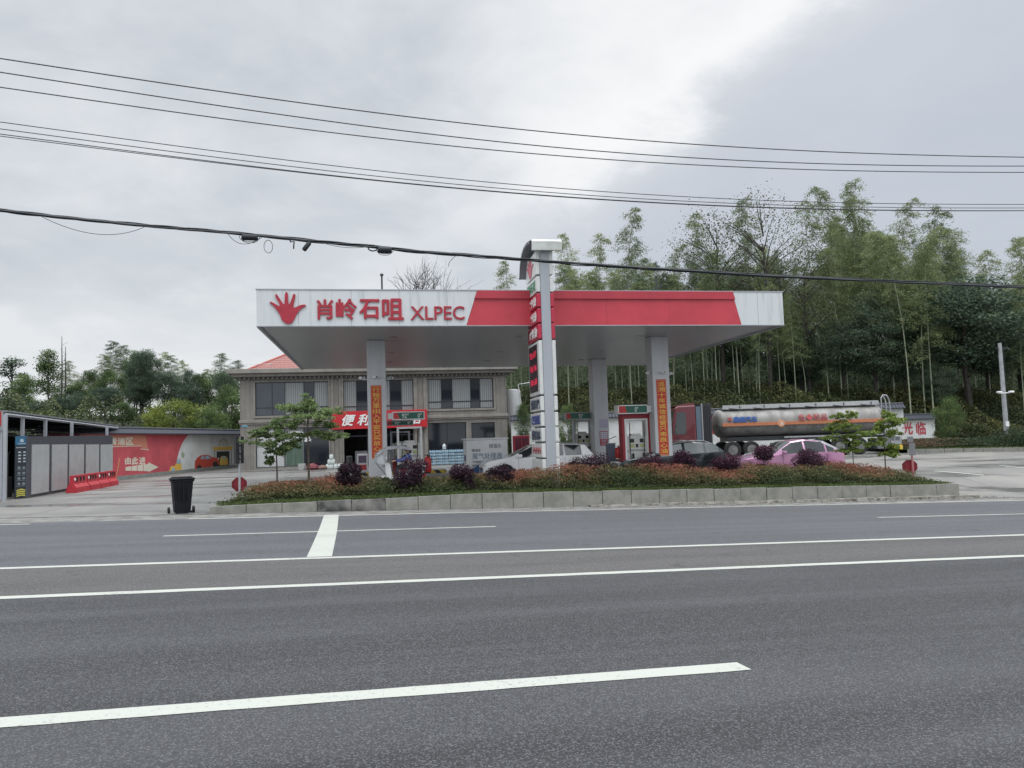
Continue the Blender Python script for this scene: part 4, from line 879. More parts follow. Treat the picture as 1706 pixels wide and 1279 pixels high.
# windows
def window(i, sections, tz=None, sillp=True):
    x0, x1, z0, z1 = openings[i]; f = 0.05; wb = MB(); y0, y1 = 0.10, 0.17
    wb.box(x0, x1, y0, y1, z1 - f, z1 - .001); wb.box(x0, x1, y0, y1, z0 + .001, z0 + f); wb.box(x0 + .001, x0 + f, y0 + .002, y1 - .002, z0 + f, z1 - f); wb.box(x1 - f, x1 - .001, y0 + .002, y1 - .002, z0 + f, z1 - f)
    cuts = [x0 + (x1 - x0) * u for u, _ in sections[1:]] 
    for c in cuts: wb.box(c - f * .5, c + f * .5, y0 + .002, y1 - .002, z0 + f, z1 - f)
    if tz: wb.box(x0 + f, x1 - f, y0 + .004, y1 - .004, z0 + (z1 - z0) * tz - .03, z0 + (z1 - z0) * tz + .03)
    wf = wb.build('window_frame', FRAMEC, bld)
    us = [u for u, _ in sections] + [1.0]
    for k, (u, kind) in enumerate(sections):
        xa, xb = x0 + (x1 - x0) * u, x0 + (x1 - x0) * us[k + 1]; pb = MB(); yb = 0.14 if kind != 'blind' else 0.142
        pb.box(xa + f * .5, xb - f * .5, yb, yb + .01, z0 + f, z1 - f)
        pn = pb.build('pane' if kind != 'blind' else 'blind', {'blind': BLIND, 'dark': GLASSD, 'blue': GBLUE, 'white': mat('white_film', (0.45, 0.46, 0.46), 0.3)}[kind], wf)
    if sillp:
        sb = MB(); sb.box(x0 - .12, x1 + .12, -.06, 0.02, z0 - .14, z0 - .002, b=.01); e = .12
        sb.box(x0 - e, x0 - .002, -.03, .02, z0, z1); sb.box(x1 + .002, x1 + e, -.03, .02, z0, z1); sb.build('window_surround', TRIM, bld)
window(0, [(0, 'blue'), (.225, 'blue'), (.40, 'blind'), (.66, 'dark'), (.80, 'blind')], .24)
window(1, [(0, 'blind'), (.19, 'dark'), (.345, 'blind'), (.5, 'blind'), (.665, 'dark'), (.825, 'blind')], .24)
window(2, [(0, 'blind'), (.205, 'dark'), (.37, 'blind'), (.65, 'dark'), (.79, 'blind')], .24)
window(3, [(0, 'white'), (.38, 'blind'), (.64, 'dark')], None)
window(5, [(0, 'dark'), (.5, 'dark')], None, False); window(6, [(0, 'dark')], None, False)
# white curved film sign and green curtain in the left shop window
x0, x1, z0, z1 = openings[3]
b = MB(); n = 12; cx_, cz_ = x0 + (x1 - x0) * .53, z1 - .95; b.slab([(cx_ - 1.0, cz_)] + [(cx_ - 1.0 * math.cos(PI * k / n), cz_ + .72 * math.sin(PI * k / n)) for k in range(1, n)] + [(cx_ + 1.0, cz_)], .125, .135); b.build('window_sticker', mat('sticker_white', (0.62, 0.64, 0.64), 0.4), bld)
b = MB(); b.box(x0 + (x1 - x0) * .40, x0 + (x1 - x0) * .62, .128, .137, z0 + .08, cz_ - .1); b.build('curtain', mat('green_curtain', (0.10, 0.16, 0.12), 0.7, noise=0.5, nscale=3, stretch=(9, 1, 0.2)), bld)
# open shop front: dark room with counter
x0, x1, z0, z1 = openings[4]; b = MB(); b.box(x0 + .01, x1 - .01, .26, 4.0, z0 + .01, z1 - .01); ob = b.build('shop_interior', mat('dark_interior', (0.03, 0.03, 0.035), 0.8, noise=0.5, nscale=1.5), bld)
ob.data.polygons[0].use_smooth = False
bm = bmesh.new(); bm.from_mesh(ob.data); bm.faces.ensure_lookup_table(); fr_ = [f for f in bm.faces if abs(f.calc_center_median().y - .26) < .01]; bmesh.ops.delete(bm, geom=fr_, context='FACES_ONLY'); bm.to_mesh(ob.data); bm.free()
b = MB(); b.box(x0 + .7, x0 + 1.9, 1.2, 1.6, z0 + .02, z0 + 1.0); b.box(x0 + 2.1, x0 + 3.4, 1.3, 1.7, z0 + .02, z0 + .95); b.build('counter', mat('counter_grey', (0.35, 0.35, 0.36), 0.5, noise=.3), bld)
b = MB()
for u in (0.0, 0.34, 0.67, 1.0): xx = x0 + (x1 - x0) * u; b.box(xx - .04 + .04 * (u == 0) , xx + .04 - .04 * (u == 1), .11, .17, z0 + .01, z1 - .01)
b.box(x0 + .04, x1 - .04, .112, .168, z1 - .55, z1 - .47); b.build('door_frame', FRAMEC, bld)
# trims: ledge, pilasters, downpipes, eaves, plinth
zl0, zl1 = fz(410, 705)[1], fz(410, 700)[1]; b = MB(); b.box(-.08, bx1 + .08, -.14, .02, zl0, zl1, b=.02); b.box(-.04, bx1 + .04, -.08, .02, zl0 - .1, zl0 - .002); b.build('ledge', TRIM, bld)
for pxp in (553.5, 568.5, 693, 709):
    xp = fz(pxp, 700)[0]; b = MB(); b.box(xp - .11, xp + .11, -.07, .02, bz - .3, zt - .35, b=.01); b.build('pilaster', TRIM, bld)
for pxp in (549, 571.5):
    xp = fz(pxp, 700)[0]; b = MB(); b.tube([(xp, -.16, bz), (xp, -.16, zt - .3)], .05, 8); b.build('downpipe', TRIM, bld, smooth=True)
z616, z624, z628, z634 = [fz(400, v)[1] for v in (616, 623.5, 628, 634)]
b = MB(); b.box(-.72, bx1 + .72, -.72, BDEP + .7, z624, z616, b=.02); b.build('eave', TRIM, bld)
b = MB(); b.box(-.45, bx1 + .45, -.45, BDEP + .4, z628 - .02, z624 - .003); b.build('eave_moulding', TRIM, bld)
b = MB(); b.box(-.05, bx1 + .05, -.055, .02, z634, z628 - .022)
for k in range(60): xx = -.02 + (bx1 + .04) * k / 60; b.box(xx, xx + .12, -.28, -.056, z634 + .06, z628 - .024)
b.build('frieze', mat('frieze_dark', (0.16, 0.15, 0.14), 0.7), bld)
ztop = zt - 0.001
def tiles():
    m = bpy.data.materials.new('roof_tiles'); m.use_nodes = True; nt = m.node_tree; b = nt.nodes['Principled BSDF']
    tc = N(nt, 'ShaderNodeTexCoord'); sp = N(nt, 'ShaderNodeSeparateXYZ'); LK(nt, tc.outputs['Object'], sp.inputs[0])
    r_ = MATH(nt, 'FRACT', MATH(nt, 'MULTIPLY', sp.outputs[2], 5.4)); c_ = MATH(nt, 'PINGPONG', MATH(nt, 'ADD', sp.outputs[0], sp.outputs[1]), 0.15)
    nz = N(nt, 'ShaderNodeTexNoise', i_Scale=6.0, i_Detail=3.0); LK(nt, tc.outputs['Object'], nz.inputs['Vector'])
    c = MIXC(nt, nz.outputs[0], (0.24, 0.075, 0.055), (0.17, 0.05, 0.04)); c = MIXC(nt, MAPR(nt, r_, 0.0, 0.28), (0.34, 0.17, 0.145), c); c = MIXC(nt, MAPR(nt, c_, 0.02, 0.0), c, (0.25, 0.06, 0.05))
    LK(nt, c, b.inputs['Base Color']); b.inputs['Roughness'].default_value = 0.55
    bp = N(nt, 'ShaderNodeBump', i_Strength=0.8, i_Distance=0.05); LK(nt, MATH(nt, 'ADD', r_, MATH(nt, 'MULTIPLY', c_, 4.0)), bp.inputs['Height']); LK(nt, bp.outputs[0], b.inputs['Normal']); return m
zr = z616 + .01; i0 = .35; hh = (BDEP - 2 * i0) / 2; rh = hh * math.tan(R(29)); b = MB()
V = [(i0, i0, zr), (bx1 - i0, i0, zr), (bx1 - i0, BDEP - i0, zr), (i0, BDEP - i0, zr), (i0 + hh, BDEP / 2, zr + rh), (bx1 - i0 - hh, BDEP / 2, zr + rh)]
b.add(V, [(0, 1, 5, 4), (2, 3, 4, 5), (3, 0, 4), (1, 2, 5)]); b.build('roof', tiles(), bld)
b = MB(); b.tube([V[0], V[4]], .08, 6); b.tube([V[1], V[5]], .08, 6); b.tube([V[4], V[5]], .08, 6); b.tube([V[3], V[4]], .08, 6); b.build('ridge_tiles', mat('ridge', (0.38, 0.08, 0.06), .6), bld)
b = MB()
for k in range(10): b.tube([(-.6, -.6 + k * 1.0, z616), (-.6, -.6 + k * 1.0, z616 + .3)], .012, 4)
b.tube([(-.6, -.6, z616 + .3), (-.6, 8.4, z616 + .3)], .012, 4)
for k in range(4): b.tube([(-.6 + k * .9, -.62, z616), (-.6 + k * .9, -.62, z616 + .3)], .012, 4)
b.tube([(-.6, -.62, z616 + .3), (2.1, -.62, z616 + .3)], .012, 4); b.build('roof_rail', STEEL, bld)
b = MB(); b.box(-.02, bx1 + .02, -.05, .02, bz - .5, bz + .38); b.build('plinth', mat('plinth_tile', (0.24, 0.225, 0.20), 0.6, noise=.3), bld) if False else None
# entrance step
b = MB(); b.box(-.6, bx1 + .6, -1.5, -.01, bz - .3, bz + .16, b=.02); b.build('step', GUT, bld)
# shop sign
xs0, zs1 = BF.L(553, 685.5, -.35); xs1, zs0 = BF.L(712, 711, -.35); w_ = BF.W(xs0, -.35, 0)
sg = thing('shop_sign', 'long red shop sign with white slanted characters on the building front', 'sign', (w_.x, w_.y, zs0), BF.yaw)
SL, SH = xs1 - xs0, zs1 - zs0; b = MB(); b.box(0, SL, 0, .34, 0, SH, b=.01); b.build('box', mat('sign_red', (0.50, 0.02, 0.03), 0.4, noise=.1), sg)
for c, pa, pb_ in (('便', 570, 592), ('利', 596, 618), ('店', 684, 704)):
    u0, _ = BF.L(pa, 700, -.35); u1, _ = BF.L(pb_, 700, -.35); fit_text(c, u0 - xs0, u1 - xs0, SH * .2, SH * .8, -.003, WLET, sg, depth=.03, bold=.03, shear=.3)
x0, z1 = BF.L(402.5, 703.5, -.01); x1, z0 = BF.L(413, 711, -.01); w_ = BF.W(0, 0, 0); b = MB(); b.box(x0, x1, -.03, -.003, z0, z1, 0); b.box(x0 + .05, x1 - .05, -.034, -.031, z0 + .09, z0 + .13, 1); b.box(x0 + .05, x1 - .15, -.034, -.031, z0 + .18, z0 + .21, 1)
tag(b.build('number_plate', [mat('plate_blue', (0.12, 0.38, 0.48), 0.4), WLET], loc=(w_.x, w_.y, 0), rz=BF.yaw), 'small light blue plate near the left corner of the building', 'plate')
# goods before the building: water packs, jugs, sacks
PACK = mat('water_pack', (0.13, 0.24, 0.34), 0.3, noise=0.5, nscale=9, col2=(0.35, 0.45, 0.50))
x0, _ = BF.L(716, 770, -1.9); w_ = BF.W(x0, -1.9, 0); gz = FZ(w_.x, w_.y)
def water_pack():
    t = thing('water_pack', 'blue shrink-wrapped pack of bottled water in the stack under the shop window', 'water pack', (0, 0, 0), BF.yaw, 'packs of bottled water stacked by the window')
    b = MB()
    for i in range(3):
        for j in range(2): b.lathe([(.055, 0), (.06, .03), (.06, .14), (.03, .18)], 'z', (-.13 + .13 * i, -.065 + .13 * j, .005), 8)
    b.build('bottles', PACK, t, smooth=True); b = MB(); b.box(-.196, .196, -.13, .13, 0, .125, b=.02); b.build('wrap', PACK, t, smooth=True); return t
wp = water_pack(); first = True
for r_ in range(5):
    for c_ in range(9 if r_ < 4 else 7):
        p = BF.W(x0 + .2 + c_ * .41 + random.uniform(-.01, .01), -1.9 + random.uniform(-.02, .02), 0); p.z = gz + .02 + r_ * .19
        if first: wp.location = p; first = False
        else: dup(wp, p)
p = BF.W(x0 + 1.0, -1.5, 0); b = MB(); b.lathe([(.12, 0), (.13, .05), (.13, .25), (.05, .32), (.04, .38)], 'z', n=14); tag(b.build('water_jug', mat('jug_white', (0.55, 0.6, 0.62), .3), loc=(p.x, p.y, gz + 1.0), smooth=True), 'round clear water jug on top of the bottled water stack', 'jug')
JUG = mat('detergent_white', (0.60, 0.66, 0.63), 0.4, noise=.25, nscale=5)
def jug():
    t = thing('fluid_jug', 'white plastic fluid jug in the row before the shop door', 'jug', (0, 0, 0), BF.yaw, 'white fluid jugs before the shop')
    b = MB(); b.box(-.12, .12, -.09, .09, 0, .27, b=.03); b.build('body', JUG, t, smooth=True); b = MB(); b.lathe([(.035, .27), (.035, .32)], 'z', (-.04, 0, 0), 10); b.tube([(.0, 0, .27), (.06, 0, .33), (.11, 0, .27)], .014, 6); b.build('cap', WPAINT, t); return t
jg = jug(); first = True
for px, r_ in ((546, 0), (552, 0), (559, 0), (566, 0), (573, 0), (549, 1), (555, 1), (552, 2)):
    xx, _ = BF.L(px, 770, -1.9); p = BF.W(xx, -1.9, 0); p.z = FZ(p.x, p.y) + .02 + r_ * .3
    if first: jg.location = p; first = False
    else: dup(jg, p)
for px, rx, hh_, col_, lab in ((521, .42, .36, (0.20, 0.05, 0.06), 'dark red sack slumped before the shop window'), (537, .34, .24, (0.22, 0.12, 0.10), 'small brown sack right of the dark red one'), (503, .30, .40, (0.50, 0.50, 0.48), 'white bucket left of the dark red sack')):
    xx, _ = BF.L(px, 775, -1.9); p = BF.W(xx, -1.9, 0); p.z = FZ(p.x, p.y) + .02; b = MB()
    if px == 503: b.lathe([(rx * .7, 0), (rx * .85, hh_), (rx * .8, hh_), (rx * .65, .04)], 'z', n=16); nm = 'bucket'
    else: b.lathe([(rx * .8, 0), (rx, hh_ * .3), (rx * .9, hh_ * .7), (rx * .4, hh_ * .95), (rx * .25, hh_ * 1.1)], 'z', n=12); nm = 'sack'
    tag(b.build(nm, mat('m_' + nm + str(px), col_, 0.7, noise=.3), loc=p, smooth=True), lab, nm)
# goods right inside the shop entrance
for px, col_, lab in ((604, (0.5, 0.5, 0.52), 'white display stand left of the left banner column'), (588, (0.04, 0.04, 0.04), 'stack of dark drums before the shop entrance')):
    p = pt(px, 770, 44.0); p.z = FZ(p.x, p.y); b = MB()
    if px == 604: b.box(-.3, .3, -.2, .2, 0, 1.0, b=.02); b.box(-.22, .22, -.206, -.2015, .5, .9, 1); b.box(-.22, .22, -.206, -.2015, .1, .4, 2)
    else:
        for q in range(3): b.lathe([(.16, 0), (.17, .03), (.17, .42), (.15, .45)], 'z', (-.4 + .4 * q, 0, 0), 12)
        b.lathe([(.16, 0), (.17, .03), (.17, .42), (.15, .45)], 'z', (-.2, 0, .46), 12)
    tag(b.build('display_stand' if px == 604 else 'drums', [mat('m_goods' + str(px), col_, .5), mat('goods_dark', (0.10, 0.07, 0.12), .5), mat('goods_red', (0.35, 0.04, 0.05), .5)], loc=p, rz=CF.yaw), lab, 'stand' if px == 604 else 'drums')
# white diesel-fluid cabinet
a = pt(778, 790, 33.5); CBF = Frame((a.x, a.y, 0), CF.yaw + R(2)); x1 = CBF.L(846, 760)[0]; zt_c = CBF.L(778, 731)[1]; gz = FZ(a.x, a.y)
cab = thing('fluid_cabinet', 'white fluid dispensing cabinet with blue wave print beside the white car', 'cabinet', (a.x, a.y, gz), CBF.yaw); CH = zt_c - gz
b = MB(); b.box(0, x1, 0, .9, .05, CH - .06, b=.02); b.build('body', WPAINT, cab); b = MB(); b.box(-.07, x1 + .05, -.05, .95, CH - .06, CH + .02, b=.02); b.build('lid', WPAINT, cab)
b = MB(); b.slab([(.05, .12), (.05, .42), (.62, .66), (x1 * .68, .60), (x1 * .5, .3), (x1 * .3, .12)], -.012, -.002); b.build('wave_print', mat('print_blue', (0.06, 0.14, 0.32), .4, noise=.4, nscale=3), cab)
INK = mat('dark_ink', (0.06, 0.08, 0.12), .5)
OUTL = mat('outline_blue', (0.12, 0.20, 0.30), .5)
fit_text('柴油宝', .25, .62, CH * .68, CH * .75, -.003, INK, cab); fit_text('绿洁沁', x1 * .55, x1 * .85, CH * .76, CH * .86, -.003, INK, cab)
fit_text('尾气处理液', .26, x1 * .86, CH * .5, CH * .65, -.003, OUTL, cab); fit_text('专用尿素水', .25, x1 * .5, CH * .40, CH * .46, -.003, INK, cab); fit_text('国四国五国六通用', .25, x1 * .5, CH * .32, CH * .37, -.003, INK, cab)
b = MB(); b.box(-.012, -.002, .2, .6, CH * .45, CH * .6); b.build('side_badge', MATS['print_blue'], cab)
# dark red cabinets, tank and pipe beyond the building corner
a = pt(858, 778, 46.5); b = MB(); b.box(0, .95, 0, .6, 0, 1.75, b=.03); b.box(.08, .42, -.02, -.003, .3, 1.6, 1); b.box(.5, .88, -.02, -.003, .3, 1.6, 1)
tag(b.build('hydrant_cabinet', [mat('cabinet_red', (0.22, 0.015, 0.03), .45), mat('cabinet_glass', (0.10, 0.02, 0.035), .15)], loc=(a.x, a.y, FZ(a.x, a.y)), rz=CF.yaw), 'dark red hydrant cabinet with two doors past the building corner', 'cabinet')
a = pt(856, 690, 58.0); b = MB(); b.lathe([(.55, -2.0), (.55, 1.75), (.5, 1.85), (.2, 1.9)], 'z', n=24); tag(b.build('water_tank', mat('tank_white', (0.45, 0.46, 0.46), .5, noise=.2), loc=(a.x, a.y, a.z), smooth=True), 'pale upright water tank behind the wall past the building corner', 'tank')
p0 = pt(863, 640, 56); p1 = pt(884, 637, 56); p2 = pt(871, 690, 56); b = MB(); o_ = p2.copy(); o_.z = G(p2.x, p2.y) + .2; b.tube([p1 - o_, p0 - o_, p2 - o_, (0, 0, 0)], .045, 6); tag(b.build('steam_pipe', CREAM, loc=o_), 'thin cream pipe bent like an arm behind the wall left of the price sign', 'pipe')

# ------------------------------------------------------------------ walls with tiled caps
CAPT = bpy.data.materials.new('dark_tile_cap'); CAPT.use_nodes = True; _t = CAPT.node_tree; _b = _t.nodes['Principled BSDF']
_tc = N(_t, 'ShaderNodeTexCoord'); _sp = N(_t, 'ShaderNodeSeparateXYZ'); LK(_t, _tc.outputs['Object'], _sp.inputs[0])
_pp = MATH(_t, 'PINGPONG', _sp.outputs[0], 0.11); LK(_t, MIXC(_t, MAPR(_t, _pp, 0.02, 0.09), (0.012, 0.014, 0.02), (0.055, 0.06, 0.08)), _b.inputs['Base Color'])
_bp = N(_t, 'ShaderNodeBump', i_Strength=0.9, i_Distance=0.05); LK(_t, _pp, _bp.inputs['Height']); LK(_t, _bp.outputs[0], _b.inputs['Normal']); _b.inputs['Roughness'].default_value = .8
WALLW = mat('white_render', (0.66, 0.67, 0.665), 0.75, noise=0.18, nscale=0.9, col2=(0.55, 0.56, 0.54))
def wall(A, B_, zb, zt, lab, name='boundary_wall', grp=None):
    """A, B_ = (x, y); faces the yard on -y local"""
    d = math.dist(A, B_); yaw = math.atan2(B_[1] - A[1], B_[0] - A[0]); t = thing(name, lab, 'wall', (A[0], A[1], 0), yaw, grp)
    b = MB(); b.box(0, d, 0, .24, zb, zt - .34); b.build('wall_body', WALLW, t)
    b = MB(); b.slabx([(-.26, zt - .345), (-.26, zt - .30), (.12, zt), (.50, zt - .30), (.50, zt - .345)], -.05, d + .05); b.build('tiled_cap', CAPT, t)
    b = MB(); b.tube([(-.05, .12, zt), (d + .05, .12, zt)], .07, 8); b.build('cap_ridge', mat('ridge_dark', (0.05, 0.055, 0.065), .5), t); return t, d, yaw
YW = 52.0
pA = pt(846, 690, YW); pB = pt(1504, 672, YW); ztw = (pt(1000, 687, YW).z + pt(1480, 673, YW).z) / 2
pA.x += 0.2
wall((pA.x, YW), (pB.x, YW), -.6, ztw, 'long white wall with dark tiled cap behind the tanker and pumps')
pC = pt(1508, 700, YW); pD = pt(1591, 703, YW); zt2 = pt(1525, 690, YW).z
w2, d2, y2 = wall((pB.x + .06, YW + .1), (pD.x, YW + 2.5), -.6, zt2, 'lower white wall end with red welcome characters')
W2F = Frame((pB.x + .06, YW + .1, 0), y2)
REDP = mat('wall_red', (0.46, 0.07, 0.09), .7, noise=.15)
for c, px0, px1, py0, py1 in (('欢', 1462, 1480, 705, 724), ('迎', 1484, 1500, 704, 723), ('光', 1503.5, 1521, 703.5, 722.5), ('临', 1526, 1543, 703.5, 723)):
    fr = W2F if px0 > 1502 else None
    if fr: x0, z1 = fr.L(px0, py0, -.01); x1, z0 = fr.L(px1, py1, -.01); fit_text(c, x0, x1, z0, z1, -.004, REDP, w2, depth=.01, bold=.03)
# red advert panel on the long wall with yellow character
WF_ = Frame((0, YW, 0), 0)
x0, z1 = WF_.L(1120, 683, 0); x1, z0 = WF_.L(1203, 722, 0)
ad = thing('wall_advert', 'red wall advert with large yellow characters behind the tanker cab', 'advert', ((x0 + x1) / 2, YW - .002, z0), 0); hw = (x1 - x0) / 2
z1 = min(z1, ztw - .36); b = MB(); b.box(-hw, hw, -.02, 0, 0, z1 - z0); b.build('panel', mat('advert_red', (0.50, 0.03, 0.045), .6, noise=.1), ad)
ux0, uz1 = WF_.L(1186.5, 697, 0); ux1, uz0 = WF_.L(1199, 713, 0); fit_text('用', ux0 - (x0 + x1) / 2, ux1 - (x0 + x1) / 2, uz0 - z0, uz1 - z0, -.021, YELLOW, ad, bold=.04)
ux0, uz1 = WF_.L(1160, 697, 0); ux1, uz0 = WF_.L(1180, 713, 0); fit_text('专', ux0 - (x0 + x1) / 2, ux1 - (x0 + x1) / 2, uz0 - z0, uz1 - z0, -.021, YELLOW, ad, bold=.04)
x0, z1 = WF_.L(1187, 725, 0); x1, z0 = WF_.L(1203, 733, 0); fit_text('地磅', x0 - ad.location.x, x1 - ad.location.x, z0 - ad.location.z, z1 - ad.location.z, .0, WLET, ad, bold=.02)
# left wall with the mural
gA = pt(150, 800, 40.2); gB = pt(412, 775, 61.0); gA2, gB2 = pt(190, 797, 42.6), pt(400, 775.5, 59.5)
dirw = (Vector((gB2.x, gB2.y)) - Vector((gA2.x, gA2.y))).normalized(); A2 = Vector((gA2.x, gA2.y)) - dirw * 6.0; B2 = Vector((gB2.x, gB2.y)) + dirw * 3.0
MF = Frame((A2.x, A2.y, 0), math.atan2(dirw.y, dirw.x)); zm = MF.L(300, 714.5)[1]
lw, dl, yl_ = wall((A2.x, A2.y), (B2.x, B2.y), -1.2, zm, 'left boundary wall painted with the red car wash mural')
def mpoly(pts, y, name, m_, par=lw, th=.006):
    b = MB(); b.slab([MF.L(px, py, y) for px, py in pts], y - th, y); return b.build(name, m_, par)
ZG = lambda x: 0
MRED = mat('mural_red', (0.52, 0.085, 0.105), .7, noise=.22, nscale=.8); MOR = mat('mural_orange', (0.52, 0.20, 0.13), .7); MCREAM = mat('mural_cream', (0.62, 0.58, 0.48), .7)
arc = []
for k in range(13): q = k / 12; arc.append((322 - 30 * math.sin(q * PI / 2) ** 1.0, 720.5 + 73 * (1 - math.cos(q * PI / 2)) ** 0.9))
x0m, ztm = MF.L(130, 721.5, -.01); 
b = MB(); zt_m = zm - .36
ap = [MF.L(px, py, -.003) for px, py in arc]; ap = [(x, min(z, zt_m)) for x, z in ap]
gz_ = lambda X: FZ(*((MF.W(X, -.3)).xy)) + .22
b.slab([(.02, gz_(0)), (ap[-1][0], gz_(ap[-1][0]))] + ap[::-1] + [(.02, zt_m)], -.008, -.002); b.build('mural_red_field', MRED, lw)
mpoly([(140, 724), (243, 725.5), (246, 745), (247.5, 749), (236, 747.5), (236, 741.5), (140, 744.5)], -.010, 'mural_banner', MOR)
mpoly([(140, 744.8), (236, 741.8), (236, 743), (140, 746)], -.012, 'mural_banner_edge', MCREAM); mpoly([(234, 747), (248, 749), (247.5, 750), (234, 748.2)], -.012, 'mural_banner_edge', MCREAM)
for c, xa, xb in (('清', 183, 194), ('洁', 196, 208), ('区', 210, 221.5)):
    x0, z1 = MF.L(xa, 729, -.012); x1, z0 = MF.L(xb, 740.5, -.012); fit_text(c, x0, x1, z0, z1, -.0165, MCREAM, lw, depth=.005, bold=.03)
for c, xa, xb in (('由', 208.5, 218), ('此', 220, 230), ('进', 232, 242)):
    x0, z1 = MF.L(xa, 762, -.012); x1, z0 = MF.L(xb, 773, -.012); fit_text(c, x0, x1, z0, z1, -.009, MCREAM, lw, depth=.005, bold=.03)
mpoly([(209, 778), (218.5, 776.5), (218.5, 784), (209, 784)], -.010, 'mural_arrow', MCREAM); mpoly([(219.3, 776.3), (228, 775), (228, 784.2), (219.3, 784.1)], -.010, 'mural_arrow', MCREAM); mpoly([(229, 774.8), (238, 773.8), (238, 784.6), (229, 784.3)], -.010, 'mural_arrow', MCREAM)
mpoly([(239, 773.6), (247, 773), (247, 770), (264, 778), (247, 786.5), (247, 784.8), (239, 784.6)], -.010, 'mural_arrow', MCREAM)
MK = mat('mural_black', (0.02, 0.02, 0.022), .7); MY = mat('mural_yellow', (0.66, 0.42, 0.08), .7); MB_ = mat('mural_blue', (0.28, 0.42, 0.50), .7); MCR = mat('mural_car_red', (0.50, 0.06, 0.035), .7); MG = mat('mural_green', (0.30, 0.38, 0.25), .7); MGR = mat('mural_grey', (0.30, 0.33, 0.34), .7)
mpoly([(361, 752), (382, 751.5), (382, 776), (361, 777.5)], -.006, 'mural_doorway', MK); 
for xa in (356.5, 384.5): mpoly([(xa, 748), (xa + 1.6, 748), (xa + 1.6, 777), (xa, 778)], -.006, 'mural_doorpost', MGR)
mpoly([(354.5, 744.5), (388, 743), (387, 749), (356, 750)], -.010, 'mural_lintel', MY)
def ell(cx, cy, rx, ry, a0=0, a1=2 * PI, n=20): return [(cx + rx * math.cos(a0 + (a1 - a0) * k / n), cy - ry * math.sin(a0 + (a1 - a0) * k / n)) for k in range(n + (1 if a1 - a0 < 6.2 else 0))]
mpoly(ell(372, 744, 8, 14, 0, PI), -.006, 'mural_arch', MG); mpoly(ell(372, 744, 6.3, 12, 0, PI), -.0125, 'mural_arch_inside', MCREAM)
for dx, dy in ((-1.3, -9), (1.3, -9), (-2.6, -4), (0, -4), (2.6, -4)): mpoly(ell(372 + dx, 744 + dy, .8, 1.8), -.019, 'mural_drop', MB_)
mpoly([(366, 770), (367, 762), (370, 759.5), (376, 759.5), (379, 763), (380, 774), (366, 775)], -.0135, 'mural_yellow_car', MY); mpoly([(368.5, 764), (370.5, 760.5), (375.5, 760.5), (377.5, 764)], -.020, 'mural_windscreen', MB_)
mpoly([(324.5, 781), (325, 768), (329, 762), (334, 758.5), (343, 757.2), (348, 758), (354, 761.5), (361, 762.5), (364.5, 766), (365, 773), (359, 775.5), (340, 779.5), (327, 782)], -.012, 'mural_red_car', MCR)
mpoly([(334, 764.5), (335.5, 760.5), (340, 759), (340, 765)], -.0185, 'mural_window', MB_); mpoly([(342, 765), (342, 758.8), (347, 759.2), (352, 762.8), (348, 764.3)], -.0185, 'mural_window', MB_)
mpoly(ell(332, 778.5, 4, 4), -.0185, 'mural_wheel', MK); mpoly(ell(358.8, 773.5, 4.2, 5), -.0185, 'mural_wheel', MK); mpoly(ell(363.5, 764, 1.3, 1.5), -.0185, 'mural_headlight', MCREAM)
mpoly([(281, 787), (285, 776), (292, 776), (294, 788)], -.0145, 'mural_bucket', MY); mpoly([(285, 786), (287, 779), (291, 779), (291, 786)], -.021, 'mural_bucket_front', MB_); mpoly([(292, 786), (292, 772), (302, 772), (303, 785)], -.0075 - .0145, 'mural_box', MY)
mpoly([(293.5, 771.5), (296, 765), (300, 765), (302, 771.5)], -.0145, 'mural_foam', MB_); mpoly([(302, 755), (304, 752), (308, 757), (306, 763), (303, 762)], -.006, 'mural_leaf', MG)
b = MB(); 
for k in range(12):
    xa, xb = dl * k / 12, dl * (k + 1) / 12; b.add([(xa, -.05, -1.2), (xb, -.05, -1.2), (xb, -.05, gz_(xb)), (xa, -.05, gz_(xa)), (xa, .01, gz_(xa)), (xb, .01, gz_(xb))], [(0, 1, 2, 3), (3, 2, 5, 4)])
b.build('plinth', mat('wall_plinth', (0.25, 0.27, 0.25), .8, noise=.3), lw)

# ------------------------------------------------------------------ car wash shed on the left
sA = pt(50, 823, 30.0); sB = pt(187.5, 795, 40.0); dv = (Vector((sB.x, sB.y)) - Vector((sA.x, sA.y))); yaw = math.atan2(dv.y, dv.x); PF = Frame((sA.x, sA.y, 0), yaw)
LSH = dv.length; zA = FZ(sA.x, sA.y); zB = FZ(sB.x, sB.y); zTA = PF.L(50, 727)[1]; zTB = PF.L(187, 725)[1]
shed = thing('wash_shed', 'dark grey self service wash shed with a sloping metal roof', 'shed', (sA.x, sA.y, 0), yaw)
CHAR = mat('charcoal_panel', (0.06, 0.064, 0.078), .45, noise=.15); PANEL = mat('frosted_panel', (0.40, 0.415, 0.42), .4, noise=.12, nscale=1.5)
xw0 = PF.L(47.5, 780)[0]; b = MB(); b.slab([(xw0, zA - .3), (LSH, zB - .3), (LSH, zTB), (xw0, zTA)], 0, .10); b.build('front_wall', CHAR, shed)
pxs = [(52.5, 81), (86, 111.5), (115, 139), (142.5, 164), (167, 187)]
for i, (p0, p1) in enumerate(pxs):
    x0, z1 = PF.L(p0, 740.5); x1, _ = PF.L(p1, 739.5); f = lambda x: zA + (zB - zA) * x / LSH + .12
    z1b = PF.L(p1, 740)[1]; b = MB(); b.slab([(x0, f(x0)), (x1, f(x1)), (x1, z1b), (x0, z1)], -.03, -.003); b.build('panel', PANEL, shed)
b = MB(); b.box(LSH - .1, LSH, .102, 4.5, -.6, zTB - .01); b.build('side_wall', CHAR, shed)
